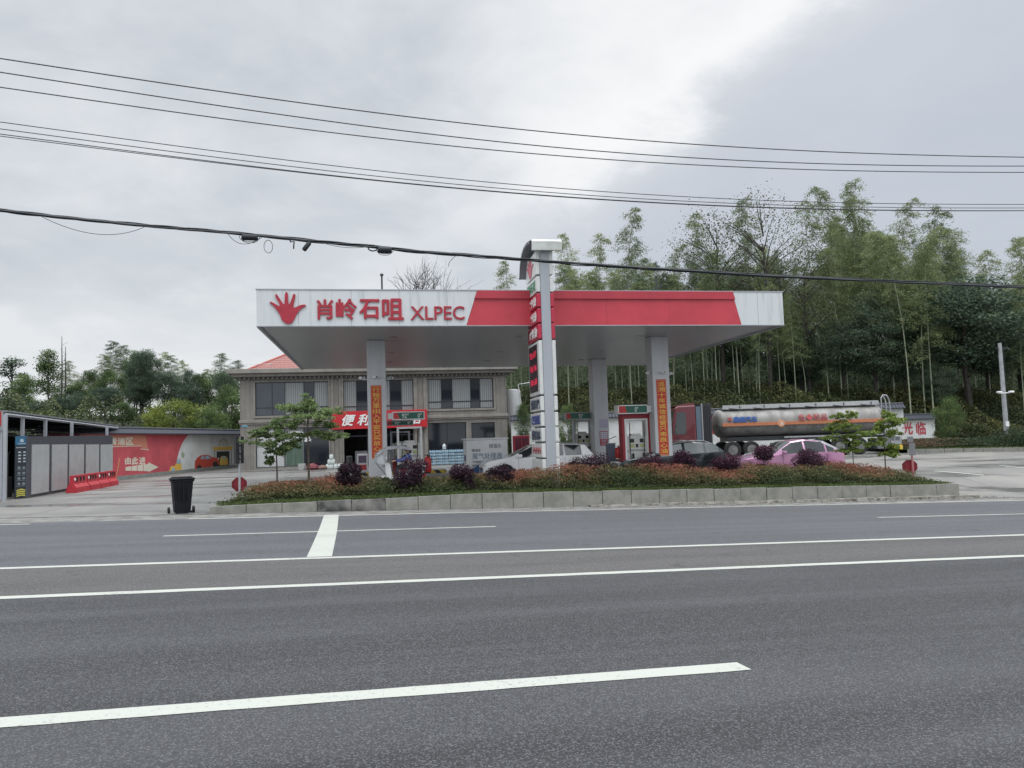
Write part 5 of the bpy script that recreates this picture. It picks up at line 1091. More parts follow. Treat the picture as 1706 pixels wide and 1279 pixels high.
b = MB(); b.box(-3.2, LSH, 4.52, 4.6, -.6, zTA + .4); b.build('back_wall', mat('shed_back', (0.02, 0.022, 0.028), .6), shed)
# posts and roof
rA = pt(12, 686, 28.6); rB = pt(197, 710, 43.0); a_ = PF.loc(rA); c_ = PF.loc(rB)
b = MB()
ex = -12.0; slope = (c_.z - a_.z) / (c_.x - a_.x); lat = (c_.y - a_.y) / (c_.x - a_.x)
P0 = (a_.x, a_.y, a_.z); P1 = (c_.x, c_.y, c_.z)
V = [P0, P1, (P1[0], P1[1] + 6.5, P1[2] + .1), (P0[0], P0[1] + 6.5, P0[2] + .1)]; V = V + [(x, y, z + .06) for x, y, z in V]
b.add(V, [(0, 1, 2, 3), (4, 5, 6, 7), (0, 1, 5, 4), (1, 2, 6, 5), (2, 3, 7, 6), (3, 0, 4, 7)]); b.build('roof', mat('roof_steel', (0.20, 0.21, 0.225), .45, noise=.2), shed)
b = MB(); b.tube([(P0[0], P0[1] + .05, P0[2] - .09), (P1[0], P1[1] + .05, P1[2] - .09)], .07, 4); b.build('roof_beam', GREYP, shed)
for k in range(8):
    q = k / 7; b = MB(); x_, y_, z_ = P0[0] + (P1[0] - P0[0]) * q, P0[1] + (P1[1] - P0[1]) * q, P0[2] + (P1[2] - P0[2]) * q; b.tube([(x_, y_ + .1, z_ - .04), (x_, y_ + 6.4, z_ + .03)], .05, 4); b.build('rafter', DARK, shed)
for pxp, d in ((8.5, 28.5), (45, 30.3), (82.5, 32.5), (126, 35.3), (184, 39.9)):
    w_ = pt(pxp, 750, d); l_ = PF.loc(w_); q = (l_.x - P0[0]) / (P1[0] - P0[0]); ztp = P0[2] + (P1[2] - P0[2]) * q - .1; b = MB(); g_ = FZ(w_.x, w_.y) - .1; b.box(l_.x - .055, l_.x + .055, l_.y - .055 + (.17 if pxp > 20 else 0), l_.y + .055 + (.17 if pxp > 20 else 0), g_, ztp); b.build('post', GREYP, shed)
# pillar sign with icons and chevrons
p0 = pt(24, 829, 29.6); p1 = pt(46.5, 825, 29.9); IF = Frame((p0.x, p0.y, 0), math.atan2(p1.y - p0.y, p1.x - p0.x)); Wd = IF.L(46.5, 790)[0]; zg = FZ(p0.x, p0.y); zt_ = IF.L(30, 726)[1]; Hh = zt_ - zg
ps = thing('wash_price_sign', 'tall dark sign with blue head, white icons and yellow chevrons at the shed', 'sign', (p0.x, p0.y, zg), IF.yaw)
b = MB(); b.box(0, Wd, 0, .12, 0, Hh, b=.01); b.build('board', mat('board_dark', (0.018, 0.024, 0.03), .4), ps); b = MB(); b.box(0.005, Wd - .005, -.012, -.002, Hh * .85, Hh - .02); b.build('blue_head', mat('head_blue', (0.02, 0.13, 0.24), .4), ps)
LB = mat('icon_pale', (0.42, 0.48, 0.52), .5); b = MB(); b.slab([(Wd * .35, Hh * .9), (Wd * .65, Hh * .9), (Wd * .6, Hh * .95), (Wd * .4, Hh * .95)], -.02, -.0125); b.box(Wd * .2, Wd * .8, -.02, -.0125, Hh * .87, Hh * .88); b.build('head_mark', LB, ps)
b = MB()
for k in range(9): b.box(Wd * (.08 + .095 * k), Wd * (.14 + .095 * k), -.012, -.002, Hh * .805, Hh * .822)
for j in range(4):
    for i in range(2): xx = Wd * (.22 + .38 * i); zz_ = Hh * (.74 - .05 * j); b.slab([(xx, zz_ - .03), (xx + Wd * .25, zz_ - .03), (xx + Wd * .22, zz_ + .02), (xx + Wd * .05, zz_ + .03)], -.012, -.002)
b.build('price_rows', LB, ps)
for j in range(4):
    for i in range(2): b = MB(); xx = Wd * (.32 + .36 * i); zz_ = Hh * (.49 - .085 * j); b.lathe([(.055, -.012), (.055, -.002)], 'y', (xx, 0, zz_), 6 if (i + j) % 2 else 12); b.box(xx - .08, xx + .08, -.0121, -.002, zz_ - .09, zz_ - .075); b.build('icon', mat('icon_grey', (0.16, 0.20, 0.22), .5), ps)
b = MB()
for k in range(4): z_ = Hh * (.03 + .03 * k); b.slab([(Wd * .15, z_), (Wd * .5, z_ + .05), (Wd * .85, z_), (Wd * .85, z_ + .04), (Wd * .5, z_ + .09), (Wd * .15, z_ + .04)], -.012, -.002) if k < 4 else None
b.build('chevrons', mat('chevron_yellow', (0.55, 0.5, 0.08), .5), ps)
# machines in the dark bay and rack above the fence
a = pt(18, 820, 31.0); b = MB(); b.box(-.25, .15, 0, .4, 0, .8, b=.03); b.tube([(-.05, .1, .8), (-.05, .1, 1.7), (.1, .1, 1.8)], .03, 6); tag(b.build('wash_pump', DARK, loc=(a.x, a.y, FZ(a.x, a.y)), rz=yaw), 'dark pressure washer unit inside the left bay of the shed', 'machine')
b = MB()
for z_ in (0, .22): b.tube([(0, 0, z_), (9.5, 0, z_ - .05)], .045, 6)
for k in range(24): b.tube([(k * .4, 0, 0), (k * .4 + .2, 0, .21)], .015, 4)
w_ = PF.W(.6, 1.5, zTA + .12); 
b.tube([(0, 0, .2), (0, 0, -1.9)], .04, 6); b.tube([(9.5, 0, .15), (9.5, 0, -1.9)], .04, 6); tag(b.build('pipe_rack', STEEL, loc=w_, rz=yaw), 'grey lattice rail running above the shed fence under the roof', 'rail')
a = pt(1, 697, 27.5); b = MB(); b.box(-.6, .06, 0, .1, -.25, .25, 0); b.box(.065, .22, 0, .1, -.42, .25, 1); b.tube([(.2, .05, -.42), (.2, .05, -2.9)], .04, 6, 1); b.tube([(-.5, .05, -.25), (-.5, .05, -2.9)], .04, 6, 1); tag(b.build('roadside_sign', [PUMPR, GREYP], loc=a, rz=yaw), 'red and grey sign box cut by the left edge of the photo', 'sign')
# red water-filled barriers
def barrier():
    t = thing('traffic_barrier', 'x', 'barrier', (0, 0, 0), 0, 'red plastic barriers before the shed'); b = MB()
    b.slabx([(-.22, 0), (-.20, .22), (-.09, .36), (-.07, .72), (.07, .72), (.09, .36), (.20, .22), (.22, 0)], 0, 1.02); b.build('body', mat('barrier_red', (0.50, 0.03, 0.045), .45, noise=.25, nscale=3), t)
    b = MB()
    for k in range(3): x_ = .18 + k * .26; b.slab([(x_, .46), (x_ + .1, .46), (x_ + .16, .56), (x_ + .1, .66), (x_, .66), (x_ + .06, .56)], -.105, -.088)
    b.build('chevrons', MATS['mural_black'], t); b = MB(); b.lathe([(.06, -.105), (.06, -.09)], 'y', (.08, 0, .56), 12); b.build('reflector', WPAINT, t); return t
br_ = barrier(); labs = ['nearest red plastic barrier at the left end of the row', 'second red plastic barrier from the left in the row', 'third red plastic barrier from the left in the row', 'farthest red plastic barrier next to the mural wall']
for k in range(4):
    x_, _ = PF.L([119, 142.5, 160.5, 177][k], 815, -.75); w_ = PF.W(x_, -.75); x2, _ = PF.L([141.5, 160, 176.5, 190][k], 800, -.75); sc = (x2 - x_) / 1.03; p = Vector((w_.x, w_.y, FZ(w_.x, w_.y)))
    t = br_ if k == 0 else dup(br_, p); t.location = p; t.rotation_euler = (0, 0, yaw); t.scale = (sc, 1, 1); t['label'] = labs[k]
w_ = PF.W(PF.L(191, 790, -.8)[0], -.8); b = MB(); b.tube([(0, 0, 0), (.25, 0, 1.3)], .025, 6); tag(b.build('barrier_stick', mat('stick_orange', (0.6, 0.25, 0.12), .6), loc=(w_.x, w_.y, FZ(w_.x, w_.y))), 'thin orange stick leaning at the end of the barriers', 'stick')

# ------------------------------------------------------------------ wheelie bin
a = road_hit(303, 855.5); t = thing('wheelie_bin', 'black wheelie bin at the left end of the planted island', 'bin', (a.x, a.y, road_z(a.x, a.y)), R(31)); k_ = a.y / F_PX
Wb, Hb = 37 * k_, 61 * k_
BIN = mat('bin_plastic', (0.007, 0.008, 0.012), .6, spec=.25, noise=.4, nscale=3)
b = MB(); V = []
for z_, w_, d_ in ((.04, .33, .36), (.10, .36, .40), (.90 * Hb, .47, .52)):
    for x_, y_ in ((-1, -1), (1, -1), (1, 1), (-1, 1)): V.append((x_ * w_ / 2 * Wb / .56, y_ * d_ / 2 * Wb / .60, z_))
b.add(V, [(3, 2, 1, 0)] + [(r_ * 4 + i, r_ * 4 + (i + 1) % 4, r_ * 4 + 4 + (i + 1) % 4, r_ * 4 + 4 + i) for r_ in range(2) for i in range(4)] + [(8, 9, 10, 11)])
for x_ in (-.12, 0, .12): b.box(x_ - .012, x_ + .012, -.272 * Wb / .56, -.2 * Wb / .56, .35 * Hb, .8 * Hb)
b.build('body', BIN, t); b = MB(); b.box(-Wb * .46, Wb * .46, -.30, .29, Hb * .86, Hb * .91, b=.015); b.build('rim', BIN, t)
b = MB(); b.box(-Wb * .49, Wb * .49, -.32, .30, Hb * .912, Hb * .97, b=.025); b.box(-Wb * .40, Wb * .40, -.25, .24, Hb * .965, Hb * 1.0, b=.02); b.tube([(-Wb * .4, .33, Hb * .93), (Wb * .4, .33, Hb * .93)], .018, 6); b.build('lid', BIN, t)
b = MB(); b.box(-Wb * .30, Wb * .40, -.235, -.2, .03, .09); b.build('foot', BIN, t)
for x_ in (-1, 1): b = MB(); b.lathe([(.03, -.03), (.10, -.028), (.10, .028), (.03, .03)], 'x', (x_ * Wb * .47 - (.03 if x_ < 0 else -.03), .12, .10), 16); b.build('wheel', RUBBER, t)
# ------------------------------------------------------------------ signs at the island ends
def end_sign(px, py0, py1, w_px, q, lab):
    p = isl_at(px, q); k_ = p.y / F_PX; zb_ = CZ + (px_of((p.x, p.y, CZ))[1] - py1) * k_; zt_ = CZ + (px_of((p.x, p.y, CZ))[1] - py0) * k_; r_ = w_px * k_ / 2; h = zt_ - zb_
    t = thing('octagonal_sign', lab, 'sign', p, R(20) if px < 800 else R(-12)); z0 = zb_ - p.z
    b = MB(); n = 8; cz_ = z0 + h / 2; rr = min(r_, h / 2) * .92
    b.slab([(rr * math.cos(PI / 8 + k * PI / 4), cz_ + rr * .95 * math.sin(PI / 8 + k * PI / 4)) for k in range(8)], 0, .04); b.build('plate', mat('sign_dark_red', (0.16, 0.008, 0.015), .35), t)
    b = MB(); b.slab([(rr * .62 * math.cos(PI / 8 + k * PI / 4), cz_ + rr * .6 * math.sin(PI / 8 + k * PI / 4)) for k in range(8)], -.008, -.002); b.build('inner_panel', mat('sign_crimson', (0.22, 0.013, 0.024), .35), t)
    b = MB(); b.tube([(0, .07, -.1), (0, .07, cz_ + rr * .6)], .03, 8); b.build('post', STEEL, t)
end_sign(400, 792, 820, 28, .8, 'dark red octagonal sign at the left end of the island'); end_sign(1522, 763, 790, 27, .8, 'dark red octagonal sign low in the shrubs at the right end of the island')
p = isl_at(401, .6); k_ = p.y / F_PX; hz = px_of((p.x, p.y, CZ))[1]; b = MB(); zt_ = CZ + (hz - 727) * k_ - p.z
t = thing('sign_post', 'thin post with a narrow edge-on plate at the left end of the island', 'sign post', p, 0); b.tube([(0, 0, -.1), (0, 0, zt_)], .035, 8); b.build('post', GREYP, t); b = MB(); b.box(-.05, .02, -.35, .35, zt_ - .85, zt_); b.build('plate', DARK, t); b = MB(); b.box(.02, .11, -.05, .05, zt_ - .30, zt_ - .26); b.box(.02, .11, -.05, .05, zt_ - .55, zt_ - .51); b.box(.02, .09, -.05, .05, zt_ - .72, zt_ - .69); b.build('clamp', DARK, t)
p = isl_at(1526, .75); k_ = p.y / F_PX; hz = px_of((p.x, p.y, CZ))[1]; zt_ = CZ + (hz - 727) * k_ - p.z
t = thing('sign_post', 'red and white post with grey plates at the right end of the island', 'sign post', p, 0); b = MB(); b.tube([(0, 0, -.1), (0, 0, zt_ - .1)], .04, 8); b.build('post', mat('post_pink', (0.42, 0.16, 0.17), .5), t); b = MB(); b.box(-.17, .06, -.06, -.045, zt_ - .22, zt_); b.box(-.12, .12, -.06, -.045, zt_ - .75, zt_ - .26); b.build('plate', mat('plate_grey', (0.17, 0.17, 0.18), .5), t)
#END_PART2

# ------------------------------------------------------------------ price sign
a = pt(905, 600, 26.4); SF = Frame((a.x, a.y, 0), CF.yaw); gi = isl_z(*st(a.x, a.y)); PWD, PDP, PT = .33, 1.85, .14
psn = thing('price_sign', 'tall totem price sign with grey post, red fuel panels and curved hood', 'sign', (a.x, a.y, gi - .05), SF.yaw)
zof = lambda y: SF.L(908, y)[1] - (gi - .05)
ztp = zof(402); b = MB(); b.box(0, PWD, 0, PDP, 0, ztp - .1, b=.02); b.build('post', GREYP, psn)
rows = [(418, 457, 'white'), (459, 486, 'white'), (487.5, 511, 'red'), (512.5, 537, 'red'), (538.5, 564, 'red'), (566, 657, 'white'), (659, 684, 'white'), (686, 710, 'white'), (712, 736, 'white'), (738, 763, 'white'), (764.5, 786, 'white')]
SIGR = mat('totem_red', (0.42, 0.02, 0.05), .35); SIGW = mat('totem_white', (0.62, 0.63, 0.61), .4, noise=.12, nscale=2)
LEDR = mat('led_red', (0.3, 0.01, 0.02), .5, emit=(0.9, 0.03, 0.10, 0.55)); LEDB = mat('led_board', (0.022, 0.010, 0.016), .35)
TGREEN = mat('totem_green', (0.08, 0.25, 0.14), .5); TBLUE = mat('totem_blue', (0.04, 0.07, 0.25), .5)
RT = (0, 0, -PI / 2)
def side_text(txt, u0, u1, z0, z1, m_, off=.004, depth=.01, bold=.02):
    """u: 0 = far edge, 1 = near edge, on the left face of the totem"""
    return fit_text(txt, -PDP + PDP * u0, -PDP + PDP * u1, z0, z1, 0, m_, psn, depth=depth, bold=bold, rot=RT, loc=(-PT - off, 0, 0))
for i, (y0, y1, kind) in enumerate(rows):
    z1, z0 = zof(y0), zof(y1) if i < 10 else .1
    for side in (0, 1):
        b = MB()
        if side == 0: b.box(-PT, -.002, .03, PDP, z0 + .012, z1 - .012, b=.02)
        else: b.box(PWD + .002, PWD + PT, .03, PDP, z0 + .012, z1 - .012, b=.02)
        b.build('panel', SIGR if kind == 'red' else SIGW, psn)
    h = z1 - z0; A0, A1 = z0 + h * .18, z1 - h * .18
    if i == 1: side_text('肖岭石咀', .12, .88, A0, A1, TGREEN, bold=.04)
    if i == 2: side_text('92°汽油', .12, .88, A0, A1, WLET, bold=.04)
    if i == 3: side_text('95°汽油', .12, .88, A0, A1, WLET, bold=.04)
    if i == 4: side_text('0°柴油', .18, .88, A0, A1, WLET, bold=.04)
    if i == 6: side_text('免费洗车打气', .1, .9, A0, A1, INK, bold=.05)
    if i == 7: side_text('S卫生服务区', .1, .9, A0, A1, TBLUE, bold=.04)
    if i == 8: side_text('便利店加水', .1, .9, A0, A1, INK, bold=.04)
    if i == 9: side_text('♦♦♦♦♦', .14, .86, z0 + h * .28, z1 - h * .28, REDT, bold=.05)
    if i == 5:
        b = MB(); b.box(-PT - .012, -PT + .01, PDP * .16, PDP * .93, z0 + .14, z1 - .10); b.build('led_board', LEDB, psn)
        for k, tx in enumerate(('92# 6.97', '95# 7.46', '0# 6.68')): zc = z1 - .30 - (h - .45) * (k + .5) / 3 + .1; side_text(tx, .16, .76, zc - .12, zc + .12, LEDR, off=.013, depth=.004, bold=.01)
    if i == 0:
        b = MB(); hand(b, -PDP * .86, -PDP * .22, z0 + .05, z1 - .06, -.02, 0); o = b.build('hand_emblem', mat('emblem_red', (0.48, 0.12, 0.15), .5), psn); o.rotation_euler = RT; o.location = (-PT - .002, 0, 0)
b = MB(); out = []; zt_ = ztp
prof = [(-.16, zt_ - .36), (-.17, zt_ - .08), (-.10, zt_), (.3, zt_ + .04), (.9, zt_ + .02), (1.35, zt_ - .12), (1.72, zt_ - .42), (1.95, zt_ - .95)]
inner = [(1.86, zt_ - .95), (1.62, zt_ - .47), (1.28, zt_ - .22), (.88, zt_ - .08), (.3, zt_ - .06), (-.02, zt_ - .09), (-.07, zt_ - .36)]
b.slabx(prof[2:] + inner[:-1] , -.36, PWD + .36); b.build('hood', mat('hood_grey', (0.16, 0.165, 0.175), .5, noise=.2, nscale=2), psn)
b = MB(); b.slabx([(-.24, zt_ - .36), (-.26, zt_ - .06), (-.18, zt_ + .03), (.25, zt_ + .06), (.25, zt_ + .035), (-.10, zt_ - .003), (-.14, zt_ - .05), (-.13, zt_ - .36)], -.30, PWD + .42); b.build('hood_front', mat('hood_white', (0.60, 0.62, 0.59), .5, noise=.25, nscale=2, col2=(0.45, 0.47, 0.43)), psn)
b = MB(); b.slabx([(y * 1.004 - .003, z - .012) for y, z in prof[3:]] + inner[:5], -.385, -.363); b.build('hood_end', mat('hood_dark', (0.12, 0.125, 0.135), .5), psn)

# ------------------------------------------------------------------ cars
GCLEAR = mat('car_glass', (0.02, 0.026, 0.03), 0.05, spec=0.9); GREFL = mat('car_glass_reflection', (0.13, 0.155, 0.16), 0.08, spec=0.9, noise=.4, nscale=1.5)  # second glass: pale bluish reflection painted into the base colour
ALLOY = mat('alloy', (0.32, 0.33, 0.34), .35, metal=.6); LAMPC = mat('lamp_clear', (0.5, 0.52, 0.54), .1, spec=.8); LAMPR = mat('lamp_red', (0.42, 0.02, 0.02), .2)
def car(name, lab, px0, px1, ytop, d, paint, prof, wins, glass, rails=False, W_=1.84, grp='cars parked on the forecourt', yaw=None):
    a = pt(px0, 760, d); fr = Frame((a.x, a.y, 0), CF.yaw if yaw is None else yaw); L, _ = fr.L(px1, 760); gz = min(FZ(a.x, a.y), FZ(*fr.W(L, 0).xy)); gz = (FZ(a.x, a.y) + FZ(*fr.W(L, 0).xy)) / 2
    ztop_ = fr.L((px0 + px1) / 2 + 15, ytop)[1]; H = ztop_ - gz
    t = thing(name, lab, 'car', (a.x, a.y, gz), fr.yaw, grp)
    rw = .215 * H / 1 if False else .34; wx = (L * .185, L * .80); zc = rw
    us = sorted(set([round(x, 4) for x in np.linspace(0, 1, 61)] + [prof['cowl'], prof['r0'], prof['r1'], prof['tail']] + [w_ for p_ in wins for w_ in p_] + [(c + s_ * k * .025 * 1.25) / L * 1.0 for c in wx for s_ in (-1, 1) for k in range(0, 13)]))
    us = [u for u in us if 0 <= u <= 1]; rows_ = []
    def I(u, pts): return float(np.interp(u, [p[0] for p in pts], [p[1] for p in pts]))
    top = [(0, .40), (.012, .50), (.05, .575), (prof['cowl'], .665), (prof['r0'], .955), ((prof['r0'] + prof['r1']) / 2, 1.0), (prof['r1'], .955), (prof['tail'], .66), (.992, .62), (1, .50)]
    belt = [(0, .38), (.012, .47), (.05, .545), (prof['cowl'], .625), (.6, .66), (prof['tail'], .66 if prof.get('kick') is None else prof['kick']), (.992, .60), (1, .48)]
    for u in us:
        x = u * L; tp = I(u, top) * H; bl = min(I(u, belt) * H, tp - .01); wb = W_ / 2 * I(u, [(0, .72), (.02, .84), (.08, .95), (.2, 1), (.8, 1), (.93, .96), (.985, .88), (1, .78)])
        k = max(0, min(1, (tp - bl) / (.3 * H))); wr = W_ / 2 * .74
        zb_ = .17 * H * 1.0 + .03 * (1 if u < .04 or u > .96 else 0); 
        arch = 0; R_ = rw + .075
        for c in wx:
            if abs(x - c) < R_: arch = max(arch, zc + math.sqrt(R_ * R_ - (x - c) ** 2))
        z0 = max(zb_, arch); z1 = max(z0 + .01, .27 * H); z2 = max(z1 + .01, .44 * H)
        w5 = wb * .93 * (1 - k) + wr * k; yo = W_ / 2
        half = [(wb * .93 if not arch else wb * .985, z0), (wb * .995, z1), (wb, z2), (wb * .985, bl), (wb * .955, bl + .006), (w5 * 1.02, tp - (tp - bl) * .13), (w5 * .95, tp - .035 * k - .01 * (1 - k)), (w5 * .55, tp - .008), (0, tp)]
        rows_.append([(x, yo - y, z) for y, z in half] + [(x, yo + y, z) for y, z in half[-2::-1]])
    n = len(rows_[0]); body, glassf, clad = MB(), {}, MB(); body.v = [v for r_ in rows_ for v in r_]; bf = []; side = {}
    for i in range(len(us) - 1):
        um = (us[i] + us[i + 1]) / 2
        for j in range(n - 1):
            f = (i * n + j, (i + 1) * n + j, (i + 1) * n + j + 1, i * n + j + 1); jj = min(j, n - 2 - j); key = None
            if jj == 4:
                for q, (w0, w1) in enumerate(wins):
                    if w0 < um < w1: key = ('side_window', q, j > n // 2)
            if jj in (6, 7) or (jj == 5 and False):
                if prof['cowl'] + .012 < um < prof['r0'] - .008: key = ('windscreen', 0, 0)
                if prof['r1'] + .012 < um < prof['tail'] - .01: key = ('rear_window', 0, 0)
            if key: side.setdefault(key, []).append(f)
            elif jj == 0: clad.f.append(f)
            else: bf.append(f)
    last = (len(us) - 1) * n; bf.append(tuple(range(n - 1, -1, -1))); bf.append(tuple(last + k for k in range(n)))
    body.f = bf; body.mi = [0] * len(bf); bo = body.build('body', paint, t, smooth=True, angle=35)
    clad.v = body.v; clad.mi = [0] * len(clad.f); cl_ = clad.build('lower_cladding', BLACK, t, smooth=True)
    def prune(o):
        bm = bmesh.new(); bm.from_mesh(o.data); lv = [v for v in bm.verts if not v.link_faces]; bmesh.ops.delete(bm, geom=lv, context='VERTS'); bm.to_mesh(o.data); bm.free()
    prune(bo); prune(cl_)
    for key, fs in side.items():
        g = MB(); g.v = body.v; g.f = fs; g.mi = [0] * len(fs); go = g.build(key[0], glass if key[0] == 'side_window' else GCLEAR, t, smooth=True); prune(go)
    for c in wx:
        for sd_ in (0, 1):
            y0 = .02 if sd_ == 0 else W_ - .24
            b = MB(); b.lathe([(rw * .62, .0), (rw * .9, -.005), (rw, .04), (rw, .18), (rw * .9, .22), (rw * .62, .22)], 'y', (c, y0, zc), 28); wt = b.build('tyre', RUBBER, t, smooth=True)
            b = MB(); yy = y0 + (.012 if sd_ == 0 else .208); sgn = 1 if sd_ == 0 else -1
            b.lathe([(.06, yy - .004 * sgn), (.065, yy + .01 * sgn)], 'y', (c, 0, zc), 12); b.lathe([(rw * .60, yy - .005 * sgn), (rw * .64, yy), (rw * .60, yy + .03 * sgn)], 'y', (c, 0, zc), 24, 1) if False else None
            for k in range(5):
                q = k * 2 * PI / 5; b.tube([(c + .04 * math.cos(q), yy, zc + .04 * math.sin(q)), (c + rw * .6 * math.cos(q), yy, zc + rw * .6 * math.sin(q))], .028, 5)
            b.build('rim', ALLOY, t)
            if sd_ == 0: b = MB(); b.lathe([(rw + .06, .06), (rw + .06, .5)], 'y', (c, 0, zc), 20); b.build('wheel_well', BLACK, t)
    bl_ = I(prof['cowl'] + .06, belt) * H
    for sd_ in (0, 1):
        xm = (prof['cowl'] + .055) * L + .1; yb = -.02 if sd_ == 0 else W_ + .02; s_ = -1 if sd_ == 0 else 1
        b = MB(); b.box(xm - .08, xm + .10, min(yb, yb + s_ * .17), max(yb, yb + s_ * .17), bl_ + .02, bl_ + .16, b=.04); b.tube([(xm, yb - s_ * .08, bl_ + .02), (xm, yb + s_ * .06, bl_ + .06)], .02, 6); b.build('mirror', paint, t, smooth=True)
        b = MB(); yy = W_ * .19 if sd_ == 0 else W_ * .81; b.box(.035, .36, yy - .085, yy + .085, H * .42, H * .50, b=.03); b.build('headlight', LAMPC, t, smooth=True)
        b = MB(); yy = W_ * .135 if sd_ == 0 else W_ * .865; b.box(L - .26, L - .015, yy - .085, yy + .085, H * .53, H * .62, b=.03); b.build('tail_light', LAMPR, t, smooth=True)
    for wa, wb_ in wins[:2]:
        xm = (wa + (wb_ - wa) * .8) * L; b = MB(); b.box(xm - .1, xm + .1, -.022, .012, H * .565, H * .585, b=.008); b.build('door_handle', paint, t)
    for wa in [w_[0] for w_ in wins[:3]]:
        xm = wa * L - .03; b = MB(); b.box(xm - .004, xm + .004, -.003, .03, H * .26, H * .62); b.build('door_seam', BLACK, t)
    if rails:
        for sd_ in (0, 1):
            y_ = W_ / 2 + (-1 if sd_ == 0 else 1) * W_ / 2 * .66; xs_ = np.linspace(prof['r0'] + .03, prof['r1'] - .02, 7); b = MB(); b.tube([(x_ * L, y_, I(x_, top) * H + (.03 if 0 < k < 6 else -.02)) for k, x_ in enumerate(xs_)], .016, 6); b.build('roof_rail', STEEL, t)
    b = MB(); b.box(-.012, .02, W_ * .37, W_ * .63, H * .24, H * .31); b.build('number_plate', mat('plate_blue2', (0.04, 0.10, 0.35), .4), t)
    b = MB(); b.box(-.01, .05, W_ * .25, W_ * .75, H * .33, H * .40, b=.01); b.build('grille', BLACK, t)
    return t
CW_ = mat('car_white', (0.82, 0.83, 0.84), .22, coat=.8, spec=.5); CDK = mat('car_dark_grey', (0.030, 0.038, 0.045), .25, metal=.5, coat=.9); CPK = mat('car_pink', (0.44, 0.20, 0.34), .25, metal=.25, coat=.8); CSL = mat('car_silver', (0.35, 0.36, 0.37), .3, metal=.5, coat=.7)
car('parked_car', 'white hatchback-style SUV behind the price sign', 806, 993, 738, 31.6, CW_, dict(cowl=.235, r0=.43, r1=.915, tail=.985), [(.31, .50), (.515, .71), (.725, .875)], GCLEAR, rails=True)
car('parked_car', 'dark grey SUV with silver window lines and roof, nearest the tanker cab', 1033, 1217, 735, 31.6, CDK, dict(cowl=.25, r0=.47, r1=.86, tail=.975, kick=.72), [(.36, .57), (.595, .765), (.785, .90)], GREFL, rails=True)
car('parked_car', 'pink sloping-backed car in front of the middle of the tanker', 1233, 1412, 731, 32.2, CPK, dict(cowl=.32, r0=.50, r1=.76, tail=.955), [(.40, .60), (.615, .80), (.815, .885)], GCLEAR)
car('parked_car', 'silver grey car mostly hidden behind the pink one', 1262, 1405, 731.5, 36.5, CSL, dict(cowl=.24, r0=.42, r1=.80, tail=.96), [(.33, .55), (.57, .78)], GCLEAR)

# ------------------------------------------------------------------ tanker lorry
DT = 45.5; a = pt(1117, 760, DT); TF = Frame((a.x, a.y, 0), R(0.5)); gz = FZ(a.x + 5, a.y); u_ = lambda px, py=700: TF.L(px, py)[0]; v_ = lambda py, px=1300: TF.L(px, py)[1] - gz
tk = thing('tanker_lorry', 'articulated fuel tanker with dark red cab and grey tank with orange stripe', 'lorry', (a.x, a.y, gz), TF.yaw)
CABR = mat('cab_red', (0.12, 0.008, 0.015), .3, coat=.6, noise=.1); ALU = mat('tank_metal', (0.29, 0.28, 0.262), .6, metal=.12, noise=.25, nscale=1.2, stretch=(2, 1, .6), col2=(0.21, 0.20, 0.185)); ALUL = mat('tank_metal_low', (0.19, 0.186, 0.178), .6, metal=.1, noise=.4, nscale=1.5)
x0c, x1c = 0, u_(1160); zt_c = v_(676, 1140); zb_c = .55
b = MB(); b.slab([(0, zb_c + .2), (.03, 1.25), (.12, 1.7), (.40, zt_c - .1), (.6, zt_c), (x1c, zt_c + .02), (x1c, zb_c), (.05, zb_c)], 0, 2.45); o = b.build('cab', CABR, tk)
bv = o.modifiers.new('b', 'BEVEL'); bv.width = .09; bv.segments = 3
b = MB(); b.slab([(.30, 1.55), (.5, zt_c - .38), (x1c * .62, zt_c - .38), (x1c * .62, 1.5)], -.012, -.001); b.build('side_window', GCLEAR, tk)
b = MB(); b.slab([(.05, 1.6), (.33, zt_c - .3), (.36, zt_c - .3), (.12, 1.58)], .12, 2.33); b.build('windscreen', GCLEAR, tk)
b = MB(); b.slab([(.35, zt_c + .0), (x1c * .7, zt_c + .16), (x1c, zt_c + .18), (x1c, zt_c + .01)], .3, 2.15); b.build('roof_fairing', CABR, tk)
b = MB(); b.box(x1c + .003, u_(1168), .02, .9, .9, v_(677, 1160)); b.build('side_deflector', mat('deflector_blue', (0.10, 0.14, 0.18), .35), tk)
b = MB(); b.box(u_(1168) + .003, u_(1187), .15, 2.3, .8, v_(672, 1170)); 
for k in range(5): b.box(u_(1168) + .06 + k * .12, u_(1168) + .12 + k * .12, .1, .147, .9, v_(676, 1170))
b.build('rear_rack', DARK, tk); b = MB(); b.tube([(u_(1170), .05, 1.1), (u_(1170), .05, v_(672, 1170))], .06, 8); b.build('exhaust', STEEL, tk)
b = MB(); b.box(.0, .18, -.14, -.02, 1.55, 2.1, b=.03); b.tube([(.1, -.05, 2.1), (.2, .05, 2.2)], .02, 6); b.tube([(.1, -.05, 1.6), (.2, .05, 1.5)], .02, 6); b.build('mirror', BLACK, tk)
b = MB(); b.box(.35, .6, -.02, -.001, 1.28, 1.33); b.build('door_handle', BLACK, tk)
b = MB(); b.box(.1, u_(1187), .3, 2.15, .45, .79); b.build('chassis', DARK, tk)
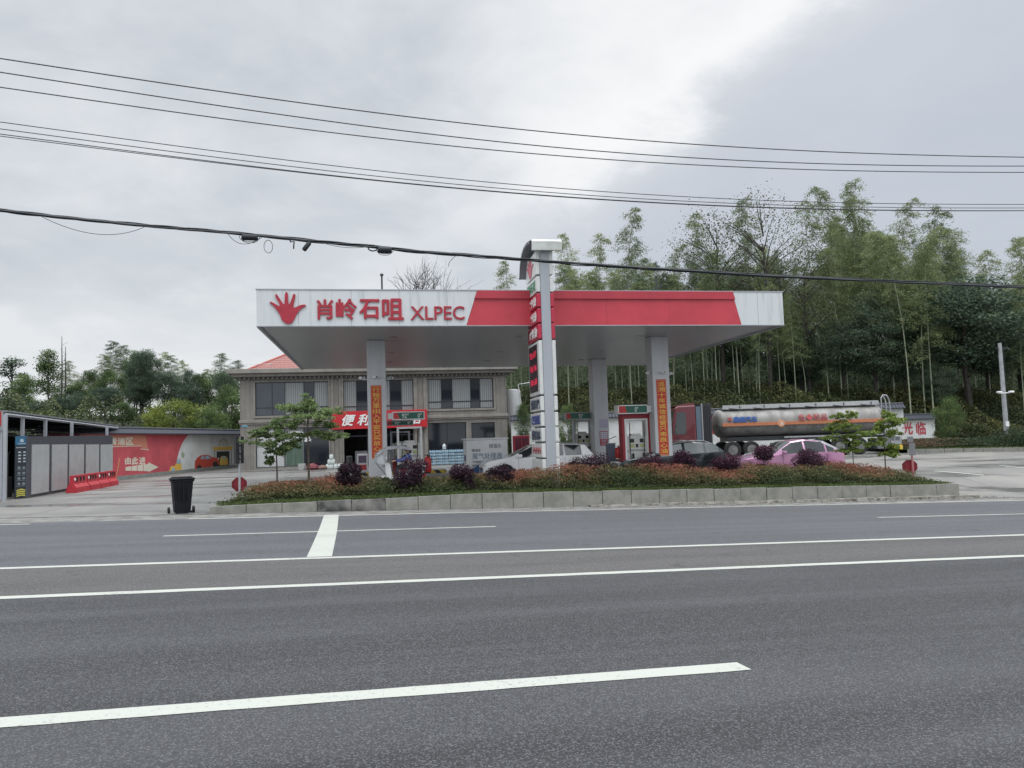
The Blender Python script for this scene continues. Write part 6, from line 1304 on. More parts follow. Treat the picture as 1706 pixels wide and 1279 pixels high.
def wheel(cx, r_, par, yoff=0.0):
    for sd_ in (0, 1):
        y0 = .0 + yoff if sd_ == 0 else 2.2
        b = MB(); b.lathe([(r_ * .55, y0), (r_ * .88, y0 - .005), (r_, y0 + .05), (r_, y0 + .28), (r_ * .88, y0 + .32), (r_ * .55, y0 + .32)], 'y', (cx, 0, r_), 30); wh = b.build('tyre', RUBBER, par, smooth=True)
        yy = y0 + (-.01 if sd_ == 0 else .33); s_ = 1 if sd_ == 0 else -1; b = MB(); b.lathe([(r_ * .57, yy), (r_ * .50, yy + .02 * s_), (r_ * .46, yy + .09 * s_), (r_ * .22, yy + .10 * s_), (r_ * .20, yy + .0 * s_), (r_ * .05, yy - .01 * s_)], 'y', (cx, 0, r_), 24); b.build('rim', mat('truck_rim', (0.17, 0.17, 0.165), .6, noise=.4, nscale=4), par, smooth=True)
RWH = .50
for px in (1140, 1221.5, 1253): wheel(u_(px, 748), RWH, tk)
tx0, tx1 = u_(1200), u_(1479); zt_t, zb_t = v_(678), v_(727); zcn = (zt_t + zb_t) / 2; hz_, hy_ = (zt_t - zb_t) / 2, 1.22; V = []; nn = 40
def sup(t_): c, s_ = math.cos(t_), math.sin(t_); e = .82; return (math.copysign(abs(c) ** e, c) * hy_, math.copysign(abs(s_) ** e, s_) * hz_)
sects = [(0, .0), (.02, .55), (.08, .80), (.22, .95), (.5, 1.0), (tx1 - tx0 - .5, 1.0), (tx1 - tx0 - .22, .95), (tx1 - tx0 - .08, .80), (tx1 - tx0 - .02, .55), (tx1 - tx0, .0)]
bt, bl2 = MB(), MB(); rr = []
for sx, f_ in sects: rr.append([(tx0 + sx, 1.225 + sup(2 * PI * k / nn)[0] * max(f_, .01), zcn + sup(2 * PI * k / nn)[1] * max(f_, .01)) for k in range(nn)])
for i in range(len(rr) - 1):
    for k in range(nn):
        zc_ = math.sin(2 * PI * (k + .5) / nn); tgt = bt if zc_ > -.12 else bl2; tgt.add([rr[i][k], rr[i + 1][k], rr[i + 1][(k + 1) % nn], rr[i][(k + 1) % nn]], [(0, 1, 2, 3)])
bt.build('tank', ALU, tk, smooth=True, angle=50); bl2.build('tank_underside', ALUL, tk, smooth=True, angle=50)
zs0, zs1 = v_(707.5), v_(702); ys = 1.225 - hy_ - .012
b = MB(); b.box(tx0 + .12, tx1 - .2, ys - .02, ys + .08, zs0, zs1, b=.006); b.build('orange_stripe', mat('stripe_orange', (0.46, 0.17, 0.08), .5, noise=.15), tk)
b = MB(); n = 60
for k in range(n): xx = tx0 + .25 + (tx1 - tx0 - .6) * k / n; b.box(xx, xx + (tx1 - tx0 - .6) / n * .5, ys - .02, ys - .005, zs0 - .06, zs0 - .004)
b.build('check_tape', mat('tape_dark', (0.10, 0.06, 0.05), .6), tk)
TB = mat('tank_blue', (0.05, 0.12, 0.36), .5); TR = mat('tank_red', (0.50, 0.10, 0.10), .5)
fit_text('鼎燃汽车', u_(1222), u_(1261), v_(701), v_(692), ys - .01, TB, tk, depth=.05, bold=.04); fit_text('危◆险品', u_(1330), u_(1378), v_(702.2), v_(690.5), ys - .01, TR, tk, depth=.05); fit_text('爆', u_(1212), u_(1219), v_(699), v_(692), ys - .01, TR, tk, depth=.05)
b = MB(); b.lathe([(.22, ys - .025), (.20, ys - .035), (.02, ys - .035)], 'y', (u_(1301), 0, v_(705)), 24); b.build('round_badge', mat('badge_orange', (0.55, 0.26, 0.14), .5), tk); fit_text('油', u_(1301) - .1, u_(1301) + .1, v_(705) - .1, v_(705) + .1, ys - .036, WLET, tk)
b = MB(); zw = v_(672); b.slab([(u_(1208), zt_t - .02), (u_(1209), zw), (u_(1470), zw + .02), (u_(1472), zt_t - .02)], .35, .55); b.build('catwalk_side', mat('catwalk_pale', (0.42, 0.43, 0.43), .45, noise=.2), tk)
b = MB(); b.box(u_(1208), u_(1470), .551, 1.5, zt_t - .05, zt_t + .06); b.build('catwalk', STEEL, tk)
for px in (1228, 1269, 1312, 1356, 1403, 1449, 1352 + 110): 
    if px > 1455: continue
    b = MB(); xx = u_(px); b.tube([(xx - .35, .30, zt_t + .02), (xx + .28, .28, zt_t - .06), (xx + .30, .30, zw - .05)], .03, 6); b.build('vent_bracket', DARK, tk)
for px in (1250, 1310, 1370, 1430): b = MB(); b.lathe([(.28, zt_t + .02), (.28, zt_t + .14), (.2, zt_t + .18)], 'z', (u_(px), 1.2, 0), 16); b.build('hatch', STEEL, tk)
b = MB(); q = u_(1477); b.tube([(q - .2, .1, 1.9), (q - .2, .1, v_(668)), (q - .05, .1, v_(663)), (q + .15, .1, v_(664)), (q + .28, .1, v_(672)), (q + .42, .1, 1.0), (q + .45, .1, .6)], .04, 8)
for k in range(6): b.tube([(q + .40, .1, .8 + k * .32), (q + .40, .55, .8 + k * .32)], .02, 5)
b.tube([(q + .15, .55, v_(664)), (q + .28, .55, v_(672)), (q + .42, .55, .6)], .04, 8); b.build('ladder', STEEL, tk)
b = MB(); b.box(tx0 + .5, u_(1480), .35, 2.1, v_(733), v_(726)); b.build('frame', DARK, tk)
b = MB(); b.box(u_(1305), u_(1478), -.02, .2, v_(729.5), v_(727)); b.build('side_rail', STEEL, tk)
for px in (1400, 1433.5, 1455): wheel(u_(px, 750), RWH, tk) if px != 1455 else None
wheel(u_(1366, 750), RWH, tk)
b = MB(); b.box(u_(1459), u_(1481), -.02, 1.2, v_(753), v_(735), b=.03); b.build('rear_box', mat('tool_box', (0.16, 0.165, 0.17), .5, noise=.3), tk)
b = MB(); b.box(u_(1482), u_(1500), .0, 2.4, v_(746), v_(740)); b.box(u_(1497), u_(1500), .0, 2.4, v_(740), v_(733)); b.build('bumper', STEEL, tk); b = MB(); b.box(u_(1487), u_(1500.5), -.03, -.004, v_(754.5), v_(747)); b.build('number_plate', YELLOW, tk)
b = MB(); b.box(u_(1285), u_(1330), .0, .5, v_(750), v_(737), b=.04); b.build('valve_box', mat('tool_box2', (0.22, 0.22, 0.23), .5), tk)

# ------------------------------------------------------------------ scooter with rain roof, and its rider
DS = 29.2; a = pt(641, 800, DS); SCF = Frame((a.x, a.y, 0), CF.yaw + R(4)); gz = FZ(a.x, a.y)
sc_ = thing('electric_scooter', 'white scooter under a grey rain canopy beside the left banner column', 'scooter', (a.x, a.y, gz), SCF.yaw)
sx = lambda px: SCF.L(px, 780)[0]; sz = lambda py: SCF.L(650, py)[1] - gz
rwz = .21
for cx in (.0, 1.22):
    b = MB()
    for k in range(25): pass
    b.tube([(cx + rwz * .85 * math.cos(2 * PI * k / 24), 0, rwz + rwz * .85 * math.sin(2 * PI * k / 24)) for k in range(25)], .038, 8, cap=False); b.build('tyre', RUBBER, sc_, smooth=True)
    b = MB(); b.lathe([(rwz * .7, -.02), (rwz * .7, .02)], 'y', (cx, 0, rwz), 20) if False else None; b.tube([(cx + rwz * .68 * math.cos(2 * PI * k / 24), 0, rwz + rwz * .68 * math.sin(2 * PI * k / 24)) for k in range(25)], .018, 6, cap=False)
    for k in range(5): b.tube([(cx, 0, rwz), (cx + rwz * .66 * math.cos(k * 1.257), 0, rwz + rwz * .66 * math.sin(k * 1.257))], .012, 5)
    b.build('rim', STEEL, sc_)
b = MB(); b.slab([(-.24, .40), (-.10, .50), (.12, .52), (.30, .38), (.42, .22), (.36, .20), (.22, .33), (.05, .43), (-.12, .42)], -.11, .11); o = b.build('front_mudguard', CW_, sc_); 
b = MB(); b.slab([(.05, .50), (.0, .95), (.10, 1.02), (.20, .92), (.26, .55), (.38, .32), (.30, .28)], -.16, .16); b.build('front_shield', CW_, sc_)
b = MB(); b.slab([(.30, .26), (.85, .24), (.86, .34), (.30, .34)], -.14, .14); b.build('footboard', BLACK, sc_)
b = MB(); b.slab([(.82, .26), (.80, .62), (.95, .70), (1.45, .72), (1.52, .55), (1.35, .38), (1.0, .30)], -.14, .14); b.build('rear_body', CW_, sc_)
b = MB(); b.slab([(.74, .70), (.80, .76), (1.40, .80), (1.46, .74), (.95, .705)], -.15, .15); b.build('saddle', BLACK, sc_)
b = MB(); b.tube([(.10, -.30, 1.02), (.13, 0, .98), (.10, .30, 1.02)], .018, 6); b.tube([(.05, 0, .25), (.13, 0, .98)], .03, 6); b.build('handlebar', BLACK, sc_)
b = MB(); b.ball((-.02, 0, .86), (.06, .08, .06), 10); b.build('headlight', LAMPC, sc_, smooth=True)
b = MB(); b.ball((.05, -.34, 1.16), (.03, .06, .05), 10); b.build('mirror', CW_, sc_, smooth=True)
CV = mat('canopy_cloth', (0.34, 0.345, 0.37), .6, noise=.2, nscale=4)
zc0 = 1.62; arc_ = [(-.30, zc0 - .26), (-.12, zc0 - .13), (.12, zc0 - .03), (.40, zc0 + .0), (.68, zc0 - .02), (.95, zc0 - .08)]
b = MB(); V = []; 
for x_, z_ in arc_:
    for k in range(7): q = -1 + k / 3; V.append((x_, q * .42, z_ - .12 * q * q))
b.v = V + [(x, y, z - .012) for x, y, z in V]; nV = len(V)
b.f = [(i * 7 + k, (i + 1) * 7 + k, (i + 1) * 7 + k + 1, i * 7 + k + 1) for i in range(5) for k in range(6)] + [(nV + i * 7 + k, nV + i * 7 + k + 1, nV + (i + 1) * 7 + k + 1, nV + (i + 1) * 7 + k) for i in range(5) for k in range(6)]; b.mi = [0] * len(b.f); b.build('rain_roof', CV, sc_, smooth=True)
b = MB(); b.tube([(.13, 0, .95), (.16, 0, 1.3), (.30, 0, zc0 - .02)], .016, 6); b.tube([(1.40, .0, .75), (1.15, 0, 1.3), (.92, 0, zc0 - .1)], .016, 6)
for y_ in (-.38, .38): b.tube([(.05, y_ * .5, .5), (-.32, y_, 1.0), (-.30, y_, zc0 - .3)], .012, 5); b.tube([(.7, y_, zc0 - .10), (.86, y_, 1.1), (.95, y_ * .6, .75)], .012, 5)
b.build('roof_pole', STEEL, sc_)
b = MB(); b.add([(-.02, -.36, .92), (-.34, -.38, 1.0), (-.32, -.38, zc0 - .3), (-.12, -.36, zc0 - .2)], [(0, 1, 2, 3)]); b.add([(-.345, -.38, .95), (-.345, .38, .95), (-.325, .38, zc0 - .3), (-.325, -.38, zc0 - .3)], [(0, 1, 2, 3)])
pl = mat('clear_sheet', (0.5, 0.54, 0.55), .15); b.build('wind_sheet', pl, sc_)
# rider: one skinned body
def skin_body(name, joints, bones, material, root, parent, sub=2):
    me = bpy.data.meshes.new(name); keys = list(joints); me.from_pydata([joints[k][0] for k in keys], [(keys.index(a_), keys.index(c_)) for a_, c_ in bones], []); o = bpy.data.objects.new(name, me); COL.objects.link(o)
    md = o.modifiers.new('skin', 'SKIN'); md.use_smooth_shade = True
    for i, k in enumerate(keys): o.data.skin_vertices[0].data[i].radius = joints[k][1]; o.data.skin_vertices[0].data[i].use_root = (k == root)
    sm = o.modifiers.new('sub', 'SUBSURF'); sm.levels = sub; sm.render_levels = sub
    dg = bpy.context.evaluated_depsgraph_get(); dg.update(); m2 = bpy.data.meshes.new_from_object(o.evaluated_get(dg)); bpy.data.objects.remove(o); bpy.data.meshes.remove(me)
    m2.name = name; m2.materials.clear(); m2.materials.append(material); o = bpy.data.objects.new(name, m2); COL.objects.link(o)
    if parent: o.parent = parent
    return o
SKIN = mat('skin', (0.42, 0.26, 0.19), .6); JKT = mat('jacket_blue', (0.02, 0.045, 0.22), .7, noise=.9, nscale=14, col2=(0.16, 0.20, 0.42)); TRS = mat('trousers_dark', (0.02, 0.022, 0.03), .8); HAIR = mat('hair_black', (0.012, 0.010, 0.010), .5)
pr = thing('person', 'person in a blue patterned jacket sitting on the white scooter', 'person', SCF.W(.95, 0, gz), SCF.yaw)
J = {'pel': ((0, 0, .86), (.15, .15)), 'sp': ((-.03, 0, 1.02), (.14, .15)), 'ch': ((-.06, 0, 1.20), (.13, .18)), 'nk': ((-.08, 0, 1.33), (.055, .055)), 'hd': ((-.10, 0, 1.42), (.085, .08)), 'ht': ((-.10, 0, 1.50), (.07, .07))}
B = [('pel', 'sp'), ('sp', 'ch'), ('ch', 'nk'), ('nk', 'hd'), ('hd', 'ht')]
for s_, n_ in ((-1, 'l'), (1, 'r')):
    J.update({n_ + 'h': ((-.03, s_ * .10, .84), (.10, .10)), n_ + 'k': ((-.48, s_ * .13, .80), (.07, .07)), n_ + 'a': ((-.50, s_ * .11, .42), (.045, .045)), n_ + 'f': ((-.64, s_ * .11, .38), (.035, .045)),
              n_ + 's': ((-.06, s_ * .19, 1.25), (.07, .07)), n_ + 'e': ((-.28, s_ * .26, 1.05), (.05, .05)), n_ + 'w': ((-.58, s_ * .28, 1.04), (.032, .032)), n_ + 'm': ((-.67, s_ * .28, 1.04), (.03, .04))})
    B += [('pel', n_ + 'h'), (n_ + 'h', n_ + 'k'), (n_ + 'k', n_ + 'a'), (n_ + 'a', n_ + 'f'), ('ch', n_ + 's'), (n_ + 's', n_ + 'e'), (n_ + 'e', n_ + 'w'), (n_ + 'w', n_ + 'm')]
    for q in range(5):
        yy = s_ * .28 + (q - 2) * .018; fi = f'{n_}g{q}'; l_ = (.05, .07, .075, .07, .055)[q]
        if q == 0: J[fi] = ((-.68, s_ * .235, 1.03), (.011, .011))
        else: J[fi] = ((-.69 - l_ * .45, yy, 1.03 - .03), (.010, .010))
        B.append((n_ + 'm', fi))
body = skin_body('body', J, B, SKIN, 'pel', pr)
def shell(src_keys, grow, name, material):
    """clothing: same skeleton, slightly larger"""
    JJ = {k: (J[k][0], (J[k][1][0] + grow, J[k][1][1] + grow)) for k in src_keys}; BB = [e for e in B if e[0] in src_keys and e[1] in src_keys]; return skin_body(name, JJ, BB, material, src_keys[0], pr)
shell(['ch', 'sp', 'pel', 'ls', 'le', 'lw', 'rs', 're', 'rw'], .014, 'jacket', JKT); shell(['pel', 'lh', 'lk', 'la', 'rh', 'rk', 'ra'], .012, 'trousers', TRS)
b = MB(); b.ball((-.085, 0, 1.47), (.098, .092, .085), 14); b.build('hair', HAIR, pr, smooth=True)
b = MB(); b.ball((-.195, 0, 1.43), (.016, .012, .018), 8); b.build('nose', SKIN, pr, smooth=True)
for s_ in (-1, 1): b = MB(); b.ball((-.18, s_ * .03, 1.45), (.009, .012, .008), 8); b.build('eye', BLACK, pr, smooth=True); b = MB(); b.ball((-.10, s_ * .085, 1.43), (.018, .01, .028), 8); b.build('ear', SKIN, pr, smooth=True); b = MB(); b.box(-.76, -.50, s_ * .11 - .05, s_ * .11 + .05, .34, .42, b=.03); b.build('shoe', TRS, pr, smooth=True)

# ------------------------------------------------------------------ overhead wires
def wplane(px, py, t):
    r_ = ray(px, py); n_ = Vector((TH.x, TH.y, 0)); k = t / (r_.x * n_.x + r_.y * n_.y); return Vector((0, 0, CZ)) + r_ * k
def cable(keys, t, rad, name, lab, grp, m_=None, wave=0.0, ph=0.0, dt=0.0):
    ks = [(-350, keys[0][1] + (keys[0][1] - keys[1][1]) / (keys[1][0] - keys[0][0]) * 350)] + keys + [(2050, keys[-1][1] + (keys[-1][1] - keys[-2][1]) / (keys[-1][0] - keys[-2][0]) * 344)]
    xs_ = np.arange(-350, 2051, 25 if wave == 0 else 9); kx = np.array([k[0] for k in ks]); ky = np.array([k[1] for k in ks]); deg = min(5, len(keys) - 1); cf_ = np.polyfit(kx / 1000, ky, deg) if wave == 0 else None
    P_ = []
    for x_ in xs_:
        y_ = float(np.polyval(cf_, x_ / 1000)) if cf_ is not None else float(np.interp(x_, kx, ky)); y_ += wave * math.sin(x_ * .021 + ph) + wave * .5 * math.sin(x_ * .047 + ph * 2)
        P_.append(wplane(x_, y_, t + dt * math.cos(x_ * .021 + ph)))
    o_ = P_[len(P_) // 2]; b = MB(); b.tube([p - o_ for p in P_], rad, 6); o = b.build(name, m_ or WIRE, loc=o_, smooth=True); return tag(o, lab, 'cable', grp)
WIRE = mat('wire_dark', (0.035, 0.036, 0.04), .6); CBL = mat('cable_black', (0.015, 0.018, 0.022), .55)
G1 = 'thin overhead wires crossing the sky'
cable([(0, 97), (430, 161), (640, 190), (853, 213), (1070, 234), (1276, 247), (1500, 258), (1706, 261)], 15.0, .011, 'overhead_wire', 'topmost of the overhead wires', G1)
cable([(0, 120), (430, 185), (640, 214), (1070, 257), (1276, 268.5), (1500, 276), (1706, 276)], 15.6, .011, 'overhead_wire', 'second overhead wire from the top', G1)
cable([(0, 145), (430, 205), (640, 231), (1070, 269.5), (1276, 279), (1500, 286.5), (1706, 286.5)], 16.2, .011, 'overhead_wire', 'third overhead wire from the top', G1)
cable([(0, 203), (430, 260), (640, 286), (1070, 323), (1276, 333.5), (1550, 340), (1706, 340)], 19.0, .010, 'overhead_wire', 'fourth overhead wire from the top', G1)
cable([(0, 214.5), (430, 270), (640, 295), (1070, 331), (1276, 340), (1500, 346), (1706, 346)], 19.4, .010, 'overhead_wire', 'fifth overhead wire from the top', G1)
cable([(0, 223), (430, 277.5), (640, 301.5), (1070, 335.5), (1276, 344.5), (1500, 351), (1706, 350)], 19.7, .011, 'overhead_wire', 'sixth overhead wire from the top', G1)
cable([(0, 226.5), (430, 279), (640, 302.5), (1070, 336.5), (1276, 345.5), (1500, 351.5), (1706, 350.5)], 19.9, .010, 'overhead_wire', 'lowest of the thin overhead wires', G1)
KB = [(0, 350), (60, 357), (115, 363), (230, 375), (400, 389), (520, 401.5), (640, 412.5), (700, 419), (860, 431), (960, 438.5), (1070, 446), (1276, 459), (1500, 469.5), (1706, 478.5)]
for k in range(6):
    cable(KB, 13.5, (.020, .014, .012, .010, .012, .009)[k], 'bundled_cable', 'one strand of the thick black cable bundle across the canopy sign', 'strands of the black cable bundle', CBL, wave=(.3, 1.3, 1.5, 1.9, 1.7, 2.3)[k], ph=k * 1.3, dt=.02)
def sag(p0, p1, p2, lab, r_=.005):
    P_ = []
    for q in np.linspace(0, 1, 20): P_.append(wplane((1 - q) ** 2 * p0[0] + 2 * q * (1 - q) * p1[0] + q * q * p2[0], (1 - q) ** 2 * p0[1] + 2 * q * (1 - q) * p1[1] + q * q * p2[1], 13.45))
    o_ = P_[0]; b = MB(); b.tube([p - o_ for p in P_], r_, 5); tag(b.build('loose_wire', CBL, loc=o_), lab, 'wire')
sag((68, 360), (170, 412), (245, 376), 'thin loose wire sagging under the cable bundle near the left edge'); sag((380, 390), (402, 420), (436, 395), 'short wire drooping below the left cable joint'); sag((540, 405), (575, 416), (612, 411), 'thin wire slack just left of the right cable joint')
sag((762, 424), (745, 436), (748, 444), 'short crooked wire end under the bundle near the bare tree')
def joint(px, py, rx, ry, lab, tilt=0.0, ring=True):
    p = wplane(px, py, 13.5); k_ = p.y / F_PX; t = thing('cable_joint', lab, 'cable joint', p, math.atan2(DH.y, DH.x)); b = MB(); b.lathe([(ry * k_ * .7, -rx * k_), (ry * k_, -rx * k_ * .8), (ry * k_, rx * k_ * .8), (ry * k_ * .7, rx * k_)], 'x', n=14); o = b.build('closure', CBL, t, smooth=True); o.rotation_euler = (0, tilt, 0)
    if ring:
        for q, (rr_, dz) in enumerate(((1.25, -.2), (1.05, -.4))): b = MB(); b.tube([(rx * k_ * rr_ * math.cos(2 * PI * k / 24), .05 * q - .03, dz * ry * k_ + rx * k_ * .55 * math.sin(2 * PI * k / 24)) for k in range(25)], .005, 5, cap=False); b.build('wire_coil', CBL, t)
joint(416, 395, 13, 5.5, 'black cable joint with wire coils, left one on the bundle'); joint(641, 416, 11.5, 6, 'black cable joint on the bundle left of the bare tree'); joint(511, 410, 9, 4, 'small tilted black capsule hanging under the bundle', tilt=-.95, ring=False)
def ring(px, py, rx, ry, lab, m_=CBL, r_=.006):
    p = wplane(px, py, 13.5); k_ = p.y / F_PX; b = MB(); b.tube([(rx * k_ * math.cos(2 * PI * k / 24), 0, ry * k_ * math.sin(2 * PI * k / 24)) for k in range(25)], r_, 6, cap=False); tag(b.build('wire_loop', m_, loc=p, rz=math.atan2(DH.y, DH.x)), lab, 'wire loop')
ring(447, 410.5, 7, 11, 'pale oval wire loop hanging below the cable bundle', mat('loop_pale', (0.14, 0.15, 0.12), .6)); ring(621, 413, 7.5, 5, 'thick black wire loop just left of the right cable joint', r_=.012)
p = wplane(487, 400, 13.5); b = MB(); b.tube([(-.05, 0, .03), (-.03, 0, -.03), (.03, 0, -.02), (.02, 0, -.15)], .012, 6); tag(b.build('cable_hook', CBL, loc=p), 'small black hook hanging between the pale loop and the capsule', 'hook')

# ------------------------------------------------------------------ utility pole and right-hand planting strip
a = pt(1678, 735, 46.5); gz = FZ(a.x, a.y) - .1; ztp = pt(1677, 571, 46.5).z - gz
t = thing('utility_pole', 'grey concrete utility pole with two small cameras at the right edge', 'pole', (a.x, a.y, gz)); b = MB(); b.tube([(0, 0, 0), (0, 0, ztp)], [.15, .10], 14); b.build('shaft', mat('pole_concrete', (0.34, 0.35, 0.36), .8, noise=.25, nscale=3), t, smooth=True)
zc_ = pt(1677, 655, 46.5).z - gz; b = MB(); b.tube([(-.38, -.1, zc_), (.38, -.1, zc_ + .03)], .03, 6); b.build('bracket', WPAINT, t)
for s_ in (-1, 1): b = MB(); b.box(s_ * .36 - .12, s_ * .36 + .12, -.3, -.06, zc_ + .02, zc_ + .13, b=.03); b.build('camera', WPAINT, t)
b = MB(); b.tube([(.18, -.05, 2.2), (.14, -.05, ztp - .2)], .015, 6); b.build('conduit', DARK, t); b = MB(); b.box(-.28, .55, -.04, .04, ztp - .35, ztp - .28); b.build('crossarm', DARK, t); b = MB(); b.box(-.14, .06, -.24, -.18, zc_ - 2.0, zc_ - 1.7, b=.01); b.build('box', WPAINT, t)
# strip kerb
Kp = [pt(1512, 760, 45.5), pt(1706, 763, 43.0), pt(1800, 766, 42.0)]
b = MB()
for i in range(2):
    A_2, B_2 = Kp[i], Kp[i + 1]; n = int((B_2 - A_2).length) + 1; dd = (B_2 - A_2) / n; nr = Vector((-dd.y, dd.x, 0)).normalized() * .16
    for k in range(n):
        p0, p1 = A_2 + dd * (k + .01), A_2 + dd * (k + .99); vs = []
        for p in (p0, p1, p1 + nr, p0 + nr): g_ = FZ(p.x, p.y); vs += [(p.x, p.y, g_ - .1), (p.x, p.y, g_ + .22)]
        b.add(vs, [(0, 2, 3, 1), (2, 4, 5, 3), (4, 6, 7, 5), (6, 0, 1, 7), (1, 3, 5, 7)])
tag(b.build('kerb', KERB), kind='structure')
def strip_front(x):
    return float(np.interp(x, [k.x for k in Kp], [k.y for k in Kp]))
xa, xb = Kp[0].x - .3, Kp[2].x; b = MB(); V = []; NX, NY = 24, 6
for i in range(NX + 1):
    for j in range(NY + 1): x_ = xa + (xb - xa) * i / NX; y0_ = strip_front(x_) + .16; y_ = y0_ + (53.5 - y0_) * j / NY; V.append((x_, y_, FZ(x_, y_) + .2 + .15 * math.sin(PI * j / NY)))
b.v = V; b.f = [(i * (NY + 1) + j, (i + 1) * (NY + 1) + j, (i + 1) * (NY + 1) + j + 1, i * (NY + 1) + j + 1) for i in range(NX) for j in range(NY)]; b.mi = [0] * len(b.f); tag(b.build('planting_strip', MATS.get('island_soil'), smooth=True), kind='structure')
rg = np.random.default_rng(21); n = 42000; X_ = rg.uniform(xa, xb, n); F_ = np.array([strip_front(x_) for x_ in X_]); Y_ = F_ + .4 + rg.uniform(0, 1, n) ** 1.2 * 4.2
H_ = np.interp(X_, [xa, xa + 4, xa + 9], [.25, .45, .95]) * (1 + .25 * np.sin(X_ * 1.3) + .18 * np.sin(X_ * 2.9 + Y_)) ; H_ *= np.clip((Y_ - F_ - .3) / .7, .35, 1); q_ = rg.uniform(0, 1, n) ** 1.6; Z_ = np.array([FZ(x_, y_) for x_, y_ in zip(X_, Y_)]) + .25 + H_ * (1 - q_ * .9)
tn = np.clip((1 - q_) * .45 * (1 + np.sin(X_ * .8 + 1)) * .8 + rg.normal(0, .15, n), 0, 1)
SHL = leaf_mat('strip_leaves', (0.02, 0.04, 0.018), (0.16, 0.085, 0.06), (0.06, 0.085, 0.04))
tag(link('shrubbery', leaf_mesh('shrubbery', np.stack([X_, Y_, Z_], 1), .10, .5, SHL, rng=rg, tone=tn)), 'dark shrubs with reddish tips filling the strip behind the right kerb', 'shrubbery', kind='stuff')
GSTR = rg.uniform(0, 1, (6000, 2)); X_ = xa + (xb - xa) * GSTR[:, 0]; Y_ = np.array([strip_front(x_) for x_ in X_]) + .2 + GSTR[:, 1] * .8; Z_ = np.array([FZ(x_, y_) for x_, y_ in zip(X_, Y_)]) + .26
tag(link('grass', leaf_mesh('grass', np.stack([X_, Y_, Z_], 1), .11, .25, GR, rng=rg, dirs=np.tile([[0, 0, 1.0]], (6000, 1)), jitter=.5)), 'narrow band of grass behind the right-hand kerb', 'grass', kind='stuff')
#END_PART3

# ------------------------------------------------------------------ trees
BAMB = leaf_mat('bamboo_leaves', (0.072, 0.10, 0.045), (0.34, 0.38, 0.18), (0.19, 0.23, 0.105), trans=0.5)
BAMD = leaf_mat('dark_bamboo_leaves', (0.04, 0.066, 0.040), (0.20, 0.26, 0.14), (0.105, 0.145, 0.08), trans=0.45)
BRD = leaf_mat('dark_broad_leaves', (0.028, 0.052, 0.036), (0.15, 0.21, 0.125), (0.075, 0.11, 0.07), trans=0.4)
BRG = leaf_mat('green_broad_leaves', (0.036, 0.068, 0.024), (0.21, 0.29, 0.10), (0.105, 0.155, 0.055), trans=0.4)
BRY = leaf_mat('lime_broad_leaves', (0.07, 0.10, 0.018), (0.36, 0.40, 0.10), (0.19, 0.23, 0.05), trans=0.4)
CULM = mat('bamboo_culm', (0.28, 0.30, 0.21), .55, noise=.4, nscale=1.2, col2=(0.18, 0.21, 0.13), stretch=(1, 1, .6)); TRK = mat('trunk_dark', (0.055, 0.048, 0.042), .9, noise=.4, nscale=6)
def bamboo_mesh(seed, H=16.0, lf=2300, start=.38, lean=1.8):
    rg = np.random.default_rng(seed); b = MB(); la = rg.uniform(0, 2 * PI); lx, ly = math.cos(la) * lean, math.sin(la) * lean * .5
    cz = lambda q: np.array([lx * q ** 3.2, ly * q ** 3.2, H * (q - .03 * q ** 6)])
    b.tube([cz(q) for q in np.linspace(0, 1, 12)], [.058 * (1 - .85 * q ** 1.2) + .004 for q in np.linspace(0, 1, 12)], 6)
    P = []; D = []; nb = 58
    for k in range(nb):
        q = start + (1 - start) * (k / nb) ** .9; base = cz(q); a = rg.uniform(0, 2 * PI); ll = (2.3 * (1 - q) ** .55 + .35) * rg.uniform(.65, 1.15) * (0.65 + .35 * math.sin(min(1, (q - start) / .2 + .3) * PI / 2))
        up = .55; pts = []
        for u in np.linspace(0, 1, 6): pts.append(base + np.array([math.cos(a) * ll * u, math.sin(a) * ll * u, ll * (up * u - .75 * u * u)]))
        b.tube(pts, [.012, .010, .008, .006, .005, .003], 3, cap=False)
        m_ = max(8, int(lf / nb * (.5 + ll / 2.6))); u = rg.uniform(.12, 1.08, m_) ** .8; idx = np.clip(u * 5, 0, 4.999); i0 = idx.astype(int); f = (idx - i0)[:, None]; pa = np.array(pts); c = pa[i0] * (1 - f) + pa[i0 + 1] * f
        c = c + rg.normal(size=(m_, 3)) * (.12 + .18 * ll / 2.6) * np.array([1, 1, .6]); P.append(c); dd = np.array([math.cos(a), math.sin(a), -.7]); D.append(np.tile(dd, (m_, 1)))
    P = np.concatenate(P); D = np.concatenate(D); tone = rg.normal(.45, .22, len(P))
    return b, P, D, tone, rg
bam = []
for k in range(8):
    b, P, D, tone, rg = bamboo_mesh(100 + k, lf=(5200, 3600, 6000, 4600, 5200, 6000, 3600, 5000)[k], lean=(1.2, 2.6, .8, 3.0, 1.6, .5, 2.0, 3.4)[k], start=(.42, .5, .35, .45, .38, .5, .4, .3)[k])
    st_me = b.mesh('culm', CULM, True); lfm = leaf_mesh('foliage', P, .25, .18, BAMB if k < 5 else BAMD, rng=rg, dirs=D, tone=tone, jitter=.6)
    bam.append((st_me, lfm))
